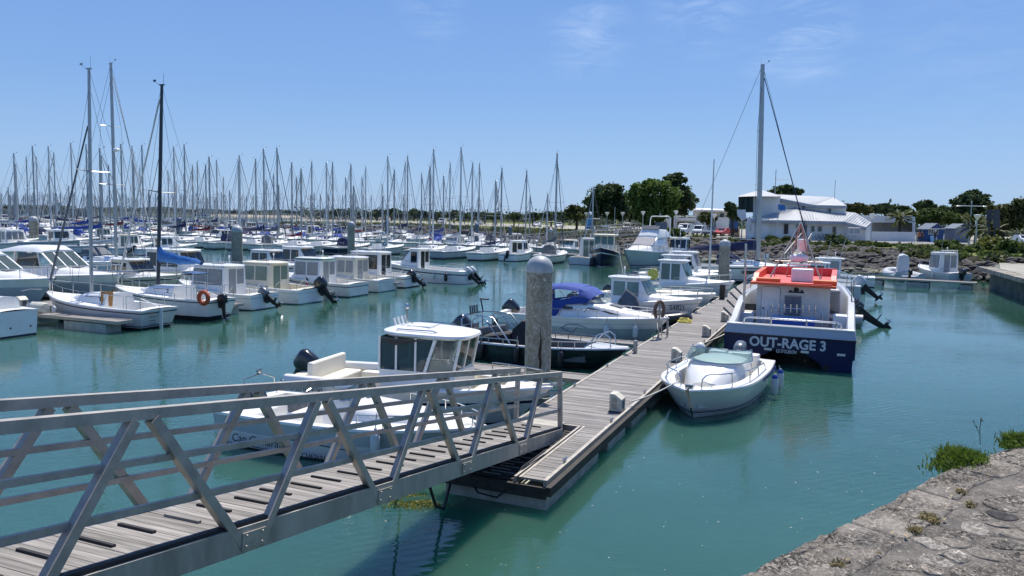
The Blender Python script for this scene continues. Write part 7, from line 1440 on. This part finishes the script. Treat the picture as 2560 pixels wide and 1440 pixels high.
# ------------------------------------------------------------------ people
SKIN = mat('skin', (.45, .26, .18), .6, var=.05)
def person(label, px, D, top, trouser, hair, face=0, hat=None, arm=(.1, .1), z=GZ, y=604):
    p = ray(px, y, D); t = thing('person', label, 'person', (p.x, p.y, z+.02), face)
    V = [((0, 0, .92), .14, .11), ((0, 0, 1.15), .13, .09), ((0, 0, 1.38), .17, .10), ((0, 0, 1.50), .06, .06), ((0, 0, 1.63), .09, .10), ((0, 0, 1.70), .06, .07)]
    vs = [Vector(v[0]) for v in V]; rs = [(v[1], v[2]) for v in V]; es = [(i, i+1) for i in range(5)]
    for sg in (1, -1):
        a = len(vs); vs += [Vector((sg*.10, 0, .84)), Vector((sg*.11, .02, .47)), Vector((sg*.12, 0, .08)), Vector((sg*.13, -.13, .04))]; rs += [(.085, .085), (.055, .06), (.04, .045), (.035, .03)]; es += [(0, a), (a, a+1), (a+1, a+2), (a+2, a+3)]
        a = len(vs); f = arm[0 if sg > 0 else 1]; vs += [Vector((sg*.20, 0, 1.40)), Vector((sg*.25, -.05-f*.3, 1.14)), Vector((sg*.24, -.12-f, .92+f*.5)), Vector((sg*.23, -.17-f, .86+f*.55))]; rs += [(.055, .055), (.04, .04), (.03, .03), (.03, .035)]; es += [(2, a), (a, a+1), (a+1, a+2), (a+2, a+3)]
    me = bpy.data.meshes.new('body'); me.from_pydata([tuple(v) for v in vs], es, []); o = bpy.data.objects.new('body', me); COL.objects.link(o); o.parent = t
    o.modifiers.new('skin', 'SKIN'); sl = me.skin_vertices[0].data
    for i, r in enumerate(rs): sl[i].radius = r
    sl[0].use_root = True; sub = o.modifiers.new('sub', 'SUBSURF'); sub.levels = 1; sub.render_levels = 1
    dg = bpy.context.evaluated_depsgraph_get(); m2 = bpy.data.meshes.new_from_object(o.evaluated_get(dg)); o.modifiers.clear(); o.data = m2; m2.materials.clear()
    for m in (SKIN, top, trouser): m2.materials.append(m)
    for pl_ in m2.polygons:
        c = pl_.center; pl_.material_index = 0 if c.z > 1.47 or (abs(c.x) > .17 and c.z < 1.22) else (1 if c.z > .90 else 2); pl_.use_smooth = True
    mb = MB(); mb.ell((0, .02, 1.69), (.105, .115, .10), 10, 6); mb.build('hair', hair, t, 60)
    if hat: mb = MB(); mb.lathe([(.2, 1.70), (.19, 1.73), (.11, 1.74), (.10, 1.82), (.03, 1.84)], (0, 0, 0), 12); mb.build('hat', hat, t, 40)
    return t
person('person in an orange top and blue trousers standing left of the blue kiosk', 2296, 117.5, mat('orange_shirt', (.70, .22, .05), .8), NAVYC, mat('brown_hair', (.05, .03, .02), .7), .3); person('person in a dark brown top beside the one in orange', 2304, 117.2, mat('brown_shirt', (.12, .05, .03), .8), NAVYC, BLACK, -.4); person('person in dark clothes and a white hat at the kiosk hatch', 2337, 119.5, BLACKC, NAVYC, BLACK, pi, WHITE, (.25, .2))
# ------------------------------------------------------------------ trees
def tr(label, px, D, blobs, n, size, m, ty, name='pine_tree', seed=1, tw=.35, group=None, by=None, lean=0):
    """blobs in photo pixels: (x, y, rx, ry)"""
    s = D/1920; b0 = ray(px, 560, D); loc = Vector((b0.x, b0.y, GZ-.2)); B_ = []
    rt = random.Random(seed*7+1); blobs = list(blobs); base_n = len(blobs)
    for (x, y, rx, ry) in blobs[:base_n]:
        for q in range(5): a_ = rt.uniform(0, 6.3); f_ = rt.uniform(.22, .42); blobs.append((x+cos(a_)*rx*.95, y+sin(a_)*ry*.95, rx*f_*1.3, ry*f_))
    for k, (x, y, rx, ry) in enumerate(blobs):
        c = ray(x, y, D)-loc; B_.append((c.x, c.y+random.uniform(-.5, .5)*rx*s, c.z, rx*s, min(rx, ry*1.3)*s, ry*s))
    top = ray(px+lean, ty, D)-loc; T = [([(0, 0, -.3), (top.x*.3, 0, top.z*.35), (top.x*.8, .2, top.z*.7), (top.x, 0, top.z)], tw, tw*.35)]
    for b in B_[:6]: T.append(([(top.x*.4, 0, top.z*.5), ((b[0]+top.x*.4)/2, b[1]*.5, (b[2]+top.z*.4)/2+.3), (b[0], b[1], b[2])], tw*.45, tw*.12))
    return tree(label, loc, B_, n, size, m, T, seed, name, 'tree', group)
tr('dark evergreen tree, leftmost of the big group behind the bank', 1518, 170, [(1500, 485, 26, 20), (1530, 480, 24, 17), (1492, 515, 25, 22), (1520, 520, 30, 24), (1550, 500, 20, 20), (1552, 528, 22, 20), (1480, 500, 14, 14), (1532, 470, 12, 8)], 11000, .30, LPINE, 490, seed=2, lean=2)
tr('broad bright green tree in the middle of the big group', 1630, 160, [(1600, 478, 25, 18), (1640, 470, 30, 18), (1672, 490, 25, 20), (1600, 505, 28, 22), (1645, 510, 35, 28), (1625, 535, 28, 22), (1582, 485, 13, 14), (1668, 525, 18, 18), (1622, 463, 14, 9), (1654, 462, 12, 8)], 14000, .30, LBROAD, 500, 'broadleaf_tree', seed=3, tw=.5, lean=5)
tr('tall pine with ragged top at the right of the big group', 1680, 165, [(1688, 452, 22, 16), (1694, 440, 14, 7), (1705, 480, 24, 14), (1712, 505, 26, 14), (1680, 475, 20, 18), (1722, 492, 14, 9), (1700, 525, 24, 12), (1670, 448, 10, 8), (1728, 515, 10, 7)], 9000, .28, LPINE, 445, seed=5, lean=6)
tr('lower dark tree filling behind the big group', 1575, 178, [(1572, 530, 26, 18), (1560, 505, 16, 18), (1600, 535, 22, 16)], 4500, .30, LPINE, 520, seed=6)
tr('small bright tree at the left foot of the big group', 1442, 190, [(1440, 525, 20, 12), (1458, 530, 12, 13), (1428, 535, 12, 10), (1445, 540, 20, 10)], 3600, .30, LOLIVE, 530, 'broadleaf_tree', seed=7)
tr('round green tree before the white house', 1768, 160, [(1758, 545, 14, 12), (1775, 548, 13, 12), (1766, 538, 12, 8)], 2600, .26, LOLIVE, 545, 'broadleaf_tree', seed=8, tw=.2)
tr('dark tree left of the harbour office tower', 1832, 150, [(1828, 520, 12, 10), (1836, 535, 14, 14), (1822, 512, 8, 6)], 2600, .26, LPINE, 520, seed=9, tw=.25)
tr('dark cypress spreading behind the harbour office roof', 1965, 150, [(1945, 478, 24, 9), (1965, 472, 22, 8), (1985, 482, 18, 8), (1955, 488, 30, 8), (1998, 478, 12, 4)], 5000, .26, LPINE, 478, 'cypress_tree', seed=10)
for i, (px, D, bl_, n, m, nm, lb_) in enumerate(((2140, 160, [(2125, 522, 14, 9), (2145, 520, 18, 10), (2165, 525, 14, 9), (2118, 514, 10, 4)], 3600, LOLIVE, 'broadleaf_tree', 'light green tree right behind the office roof end'), (2215, 165, [(2195, 522, 20, 8), (2222, 518, 24, 8), (2250, 524, 20, 8), (2225, 530, 34, 8)], 4600, LPINE, 'cypress_tree', 'flat topped dark cypress behind the flat building'), (2310, 150, [(2300, 515, 12, 9), (2318, 510, 14, 8), (2328, 518, 10, 8), (2310, 522, 16, 7)], 3000, LPINE, 'pine_tree', 'rounded pine above the blue kiosk'), (2325, 138, [(2300, 545, 18, 14), (2325, 540, 24, 16), (2355, 545, 22, 14), (2385, 548, 20, 14), (2275, 540, 12, 12), (2340, 530, 16, 8)], 6500, LBUSH, 'broadleaf_tree', 'bright green leafy trees right behind the kiosks'), (2425, 145, [(2400, 510, 18, 14), (2425, 498, 26, 14), (2450, 505, 22, 12), (2430, 525, 38, 20), (2465, 520, 20, 14), (2392, 525, 16, 14), (2435, 482, 16, 6), (2462, 490, 12, 4)], 11000, LPINE, 'pine_tree', 'tall dark pine behind the double armed lamp'), (2510, 135, [(2490, 530, 20, 18), (2520, 535, 22, 22), (2550, 520, 18, 22), (2545, 550, 26, 22), (2500, 560, 26, 20), (2580, 530, 26, 26), (2556, 508, 12, 8), (2620, 540, 30, 26)], 12000, LOLIVE, 'broadleaf_tree', 'olive green trees at the right edge of the picture'), (2375, 150, [(2378, 540, 18, 14), (2360, 528, 16, 10)], 2200, LPINE, 'pine_tree', 'dark tree between the two kiosks and the tall lamp'))):
    tr(lb_, px, D, bl_, n, .27, m, min(b[1] for b in bl_)+6, nm, 20+i, .3)
def palm(label, px, yt, D, r=1.9, seed=0):
    top = ray(px, yt, D); t = thing('palm_tree', label, 'palm', (top.x, top.y, GZ-.1)); h = top.z-GZ; mb = MB(); mb.tube([(0, 0, 0), (.05, 0, h*.5), (0, 0, h)], .22, 8, r2=.17); mb.build('trunk', BARK, t, 40); rd = random.Random(seed); V = MB()
    for i in range(34):
        a = rd.uniform(0, 6.3); e = rd.uniform(-.5, 1.2); pr = Vector((0, 0, h)); d = Vector((cos(a)*cos(e), sin(a)*cos(e), sin(e))); sdv = Vector((-sin(a), cos(a), 0)); 
        for k in range(5):
            nx = pr+d*(r/5); d = (d-Z*.22).normalized(); w0 = .28*sin(pi*(k+.3)/5.6)
            V.add([pr-sdv*w0-Z*.08, pr, pr+sdv*w0-Z*.08, nx+sdv*w0*.8-Z*.1, nx, nx-sdv*w0*.8-Z*.1], [(0, 1, 4, 5), (1, 2, 3, 4)]); pr = nx
    V.build('crown', LOLIVE, t, 0)
palm('palm tree in front of the flat roofed building', 2250, 545, 125, 2.3, 1); palm('palm tree by the grey kiosk and the tall lamp', 2440, 568, 112, 2.8, 2); palm('low palm tree below the dark sign board', 2484, 580, 108, 2.6, 3)
# umbrella pines in the distance
for i, (px, w_, yc, D) in enumerate(((845, 22, 532, 330), (878, 24, 533, 310), (905, 20, 536, 300), (943, 18, 534, 320), (978, 20, 530, 330), (1000, 20, 536, 290), (1035, 14, 532, 340), (1052, 18, 538, 280), (1092, 18, 538, 280), (1135, 17, 536, 290), (1182, 22, 540, 265), (1212, 14, 540, 280), (1240, 16, 541, 262), (1285, 17, 541, 255), (1332, 18, 542, 245), (1378, 28, 538, 235), (1408, 14, 542, 250))):
    tr('umbrella pine in the distant car park, %s from the left' % ordw(i+1), px, D, [(px-w_*.45, yc+1, w_*.6, 6), (px+w_*.4, yc, w_*.6, 6.5), (px, yc-3, w_*.7, 6)], 1300, .42, LPINE, yc, 'umbrella_pine', 40+i, .3)
# low tree belts behind the car park
bl_ = [(ray(x, 540, 420).x+0, 420+rq.uniform(-10, 10), 3+rq.uniform(0, 2.5), 9, 5, 3+rq.random()*2) for x in range(760, 1500, 11)]
bl_ += [(ray(x, 545, 300).x, 300, 3, 7, 4, 2.2+rq.random()*1.5) for x in range(1450, 1900, 12)]+[(ray(x, 545, 200).x, 200, 4, 5, 4, 3.6+rq.random()*2) for x in range(2080, 2800, 14)]
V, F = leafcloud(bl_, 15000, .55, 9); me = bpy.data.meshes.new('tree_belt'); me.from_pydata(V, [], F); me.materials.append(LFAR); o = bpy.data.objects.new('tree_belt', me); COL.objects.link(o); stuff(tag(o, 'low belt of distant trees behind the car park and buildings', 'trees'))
# bushes on the bank
BS = [(2095, 618, 30, 20, 103, LPINE, 'big dark bush on the bank below the shop window of the office'), (2040, 622, 22, 10, 104, LBUSH, 'low green bush left of the big dark bush'), (2165, 616, 24, 9, 102, LOLIVE, 'low bush right of the big dark bush'), (2205, 622, 22, 10, 99, LBUSH, 'green bush in the middle of the right bank'), (2300, 630, 28, 10, 92, LOLIVE, 'low spreading bush below the blue kiosk'), (2370, 622, 30, 13, 90, LBUSH, 'bright bush below the grey kiosk'), (2420, 640, 34, 18, 84, LBUSH, 'bright leafy bush above the jetty corner'), (2480, 625, 34, 20, 86, LTAM, 'yellow green bush right of the lamp with cone head'), (2530, 635, 40, 22, 82, LBUSH, 'dense bush at the right edge, upper'), (2515, 660, 40, 16, 76, LBROAD, 'dense dark green bush just above the jetty'), (2460, 668, 26, 10, 74, LOLIVE, 'low bush touching the jetty corner'), (1692, 588, 24, 11, 128, LBUSH, 'green bush on the bank left of the white vans'), (1660, 592, 16, 8, 128, LBROAD, 'dark green bush behind the flybridge cruiser'), (1930, 602, 14, 8, 116, LBUSH, 'small bush before the harbour office tower'), (1970, 606, 16, 9, 112, LOLIVE, 'bush right of the tall yacht mast'), (1502, 576, 14, 7, 150, LTAM, 'yellow green bush under the leftmost pine'), (2600, 650, 50, 24, 76, LBUSH, 'bush outside the right edge')]
for i, (x, y, rx, ry, D, m, lb_) in enumerate(BS):
    s = D/1920; c = ray(x, y, D); t = thing('bush', lb_, 'bush', (c.x, c.y, c.z-ry*s*.35)); rs_ = random.Random(i); B_ = [((rs_.uniform(-.6, .6))*rx*s, rs_.uniform(-.5, .5)*rx*s, ry*s*(1+rs_.uniform(-.5, .4)), rx*s*.5, rx*s*.45, ry*s*.6) for _ in range(9)]
    foliage(t, 'leaves', B_, int(2200+rx*80), .19, m, 70+i); mb = MB(); mb.tube([(0, 0, -.6), (0, 0, ry*s*.8)], .06, 5); mb.build('stem', BARK, t, 0)
# ground cover along the top of the bank
bl_ = []; br = random.Random(8)
for i in range(len(TOPL)-3):
    l_ = (TOPL[i+1]-TOPL[i]).length
    for _ in range(int(l_*1.1)):
        k = br.random(); v = br.uniform(.66, 1.3); p = BASE[i].lerp(BASE[i+1], k).lerp(TOPL[i].lerp(TOPL[i+1], k), v); f = 1 if p.length < 130 else 1.7
        bl_.append((p.x, p.y, 2.12 if v > .95 else 1.95*v**.8+.15, br.uniform(.6, 1.6)*f, .9*f, br.uniform(.15, .5)*f))
for nm, m, sl_ in (('bank_scrub', LOLIVE, slice(0, None, 2)), ('bank_weeds', LBUSH, slice(1, None, 2))):
    V, F = leafcloud(bl_[sl_], 36000, .26, 5); me = bpy.data.meshes.new(nm); me.from_pydata(V, [], F); me.materials.append(m); o = bpy.data.objects.new(nm, me); COL.objects.link(o); stuff(tag(o, 'scrubby green growth along the top of the riprap bank', 'scrub'))
# bank side gangways
def truss(label, a, b, w=1.2, h=1.2, n=10):
    d = (b-a); t = thing('access_gangway', label, 'gangway', a, 0, None); sd_ = d.cross(Z).normalized()*w
    for k in (0, 1):
        o_ = sd_*k; mb = MB(); mb.beam(o_, o_+d, .12, .2); mb.beam(o_+Z*h, o_+d+Z*h, .1, .1); mb.beam(o_+Z*h*.5, o_+d+Z*h*.5, .06, .06); mb.build('side_rail', ALU, t, 0)
        for i in range(n): p = o_+d*(i/n); q = o_+d*((i+.5)/n); r = o_+d*((i+1)/n); mb = MB(); mb.beam(p, q+Z*h, .09, .09); mb.beam(q+Z*h, r, .09, .09); mb.build('diagonal_brace', ALU, t, 0)
    mb = MB(); mb.add([Z*.05, d+Z*.05, d+sd_+Z*.05, sd_+Z*.05], [(0, 1, 2, 3)]); mb.build('deck', PLANK, t, 0); return t
truss('long truss gangway running down along the riprap left of the flybridge cruiser', ray(1640, 583, 122), ray(1260, 612, 112), n=16); truss('upper truss gangway at the top of the riprap behind the sailing boats', ray(1600, 573, 150), ray(1480, 583, 140), n=6); truss('short steep ramp behind the catamaran', Vector((*at(2028, 604, 2.2).xy, 2.2)), Vector((*at(1996, 668, .6).xy, .6)), w=1.4, n=6)
# ------------------------------------------------------------------ plants and litter on the quay
SAM = leafmat('samphire_green', (.06, .11, .015), (.17, .24, .04), 9)
def tuft(name, label, a_, back, w, hgt, n, m, cat, seed, ln=.12, drop=.05, spread=.5):
    c = edgept(a_, back); r = np.random.default_rng(seed); V = []; F = []
    for i in range(n):
        x, y = r.normal(0, w, 2); y *= .42; b = np.array([c.x+eu.x*x+en.x*y, c.y+eu.y*x+en.y*y, QZ-drop+r.uniform(0, .04)]); d = np.array([r.normal(0, spread), r.normal(0, spread), 1.0]); d /= np.linalg.norm(d); L_ = ln*r.uniform(.5, 1.3)*max(.25, 1-(abs(x)/(2.6*w))); s_ = np.cross(d, r.normal(size=3)); s_ /= np.linalg.norm(s_); wd = .0042
        o = len(V); mid = b+d*L_*.55+np.array([0, 0, .01]); e = b+d*L_+np.array([r.normal(0, .01), r.normal(0, .01), -.008]); V += [tuple(b-s_*wd), tuple(b+s_*wd), tuple(mid+s_*wd), tuple(mid-s_*wd), tuple(e)]; F += [(o, o+1, o+2, o+3), (o+3, o+2, o+4)]
    me = bpy.data.meshes.new(name); me.from_pydata(V, [], F); me.materials.append(m); o = bpy.data.objects.new(name, me); COL.objects.link(o); tag(o, label, cat); return o
def ea(px, py): p = at(px, py, QZ).xy; return (p-QE[2]).dot(eu), (p-QE[2]).dot(en)
tuft('samphire_plant', 'large clump of green succulent leaves hanging over the quay edge', ea(2440, 1150)[0], -.08, .13, .12, 4600, SAM, 'plant', 1, .13, .08, .45)
tuft('samphire_plant', 'smaller green clump on the quay edge at the right border', ea(2575, 1108)[0], -.05, .09, .1, 2200, SAM, 'plant', 2, .10, .05, .45)
DRY = leafmat('dry_grass_blades', (.20, .16, .07), (.36, .30, .15), 9)
for i, (px, py, n, s_) in enumerate(((2335, 1290, 260, .035), (2300, 1322, 160, .03), (2435, 1232, 140, .025), (2100, 1405, 160, .03), (2355, 1300, 120, .02), (2455, 1262, 90, .02))):
    a, b = ea(px, py); tuft('dry_tuft', 'dry grass tuft growing between the quay stones, %s from the left' % {2335: 'fourth', 2300: 'second', 2435: 'fifth', 2100: 'first', 2355: 'third upper', 2455: 'last'}[px], a, b, s_, .05, n, DRY, 'dry grass', 30+i, .05, .06, 1.4)
mb = MB(); a, b = ea(2440, 1115); c = edgept(a, -.12); c3 = Vector((c.x, c.y, QZ+.02))
mb.tube([c3, c3+Vector((.0, .02, .12)), c3+Vector((.01, .03, .19))], .003, 4); mb.tube([c3+Vector((0, .02, .08)), c3+Vector((-.035, .03, .15)), c3+Vector((-.045, .03, .17))], .002, 4)
for q in ((.01, .03, .195), (-.045, .03, .175), (-.02, .03, .13), (.02, .03, .18)): mb.ell(c3+Vector(q), (.006, .006, .008), 6, 4)
tag(mb.build('seed_stalk', mat('dry_dark_stalk', (.06, .055, .02), .8), None, 0), 'thin dry seed stalk rising from the green clump on the quay', 'plant')
LFD = mat('dry_leaf', (.52, .42, .24), .7, var=.2)
for i, (px, py) in enumerate(((2195, 1385), (2232, 1335), (2265, 1342), (2310, 1285), (2380, 1242), (2120, 1402), (2360, 1300), (2470, 1190))):
    p = at(px, py, QZ-.015); mb = MB(); L_ = random.uniform(.014, .024); mb.add([(-L_, 0, 0), (-L_*.3, L_*.4, .005), (L_*.5, L_*.35, .008), (L_, 0, .0), (L_*.5, -L_*.35, .008), (-L_*.3, -L_*.4, .005), (0, 0, -.003)], [(0, 1, 6), (1, 2, 6), (2, 3, 6), (3, 4, 6), (4, 5, 6), (5, 0, 6)])
    o = mb.build('dry_leaf', LFD, None, 0); o.location = p+Z*.006; o.rotation_euler = (.1, .1, random.uniform(0, 6)); tag(o, 'small dry yellow leaf on the quay paving, %s from the left' % {2120: 'first', 2195: 'second', 2232: 'third', 2265: 'fourth', 2310: 'fifth', 2360: 'sixth', 2380: 'seventh', 2470: 'last'}[px], 'leaf', 'dry leaves on the quay')
# specks floating on the water
mb = MB(); r = random.Random(12)
for i in range(80):
    px, py = r.uniform(900, 2500), r.uniform(1080, 1440); p = at(px, py, .004); s = r.uniform(.004, .011)*p.length/6; a = r.uniform(0, 6)
    mb.add([p+Vector((cos(a+k)*s*q, sin(a+k)*s*q, .003)) for k, q in ((0, 1), (1.2, .6), (2.8, 1), (4.4, .5))], [(0, 1, 2, 3)])
stuff(tag(mb.build('floating_specks', mat('pale_floating_debris', (.5, .5, .42), .8), None, 0), 'tiny pale bits of debris floating on the near water', 'debris'))
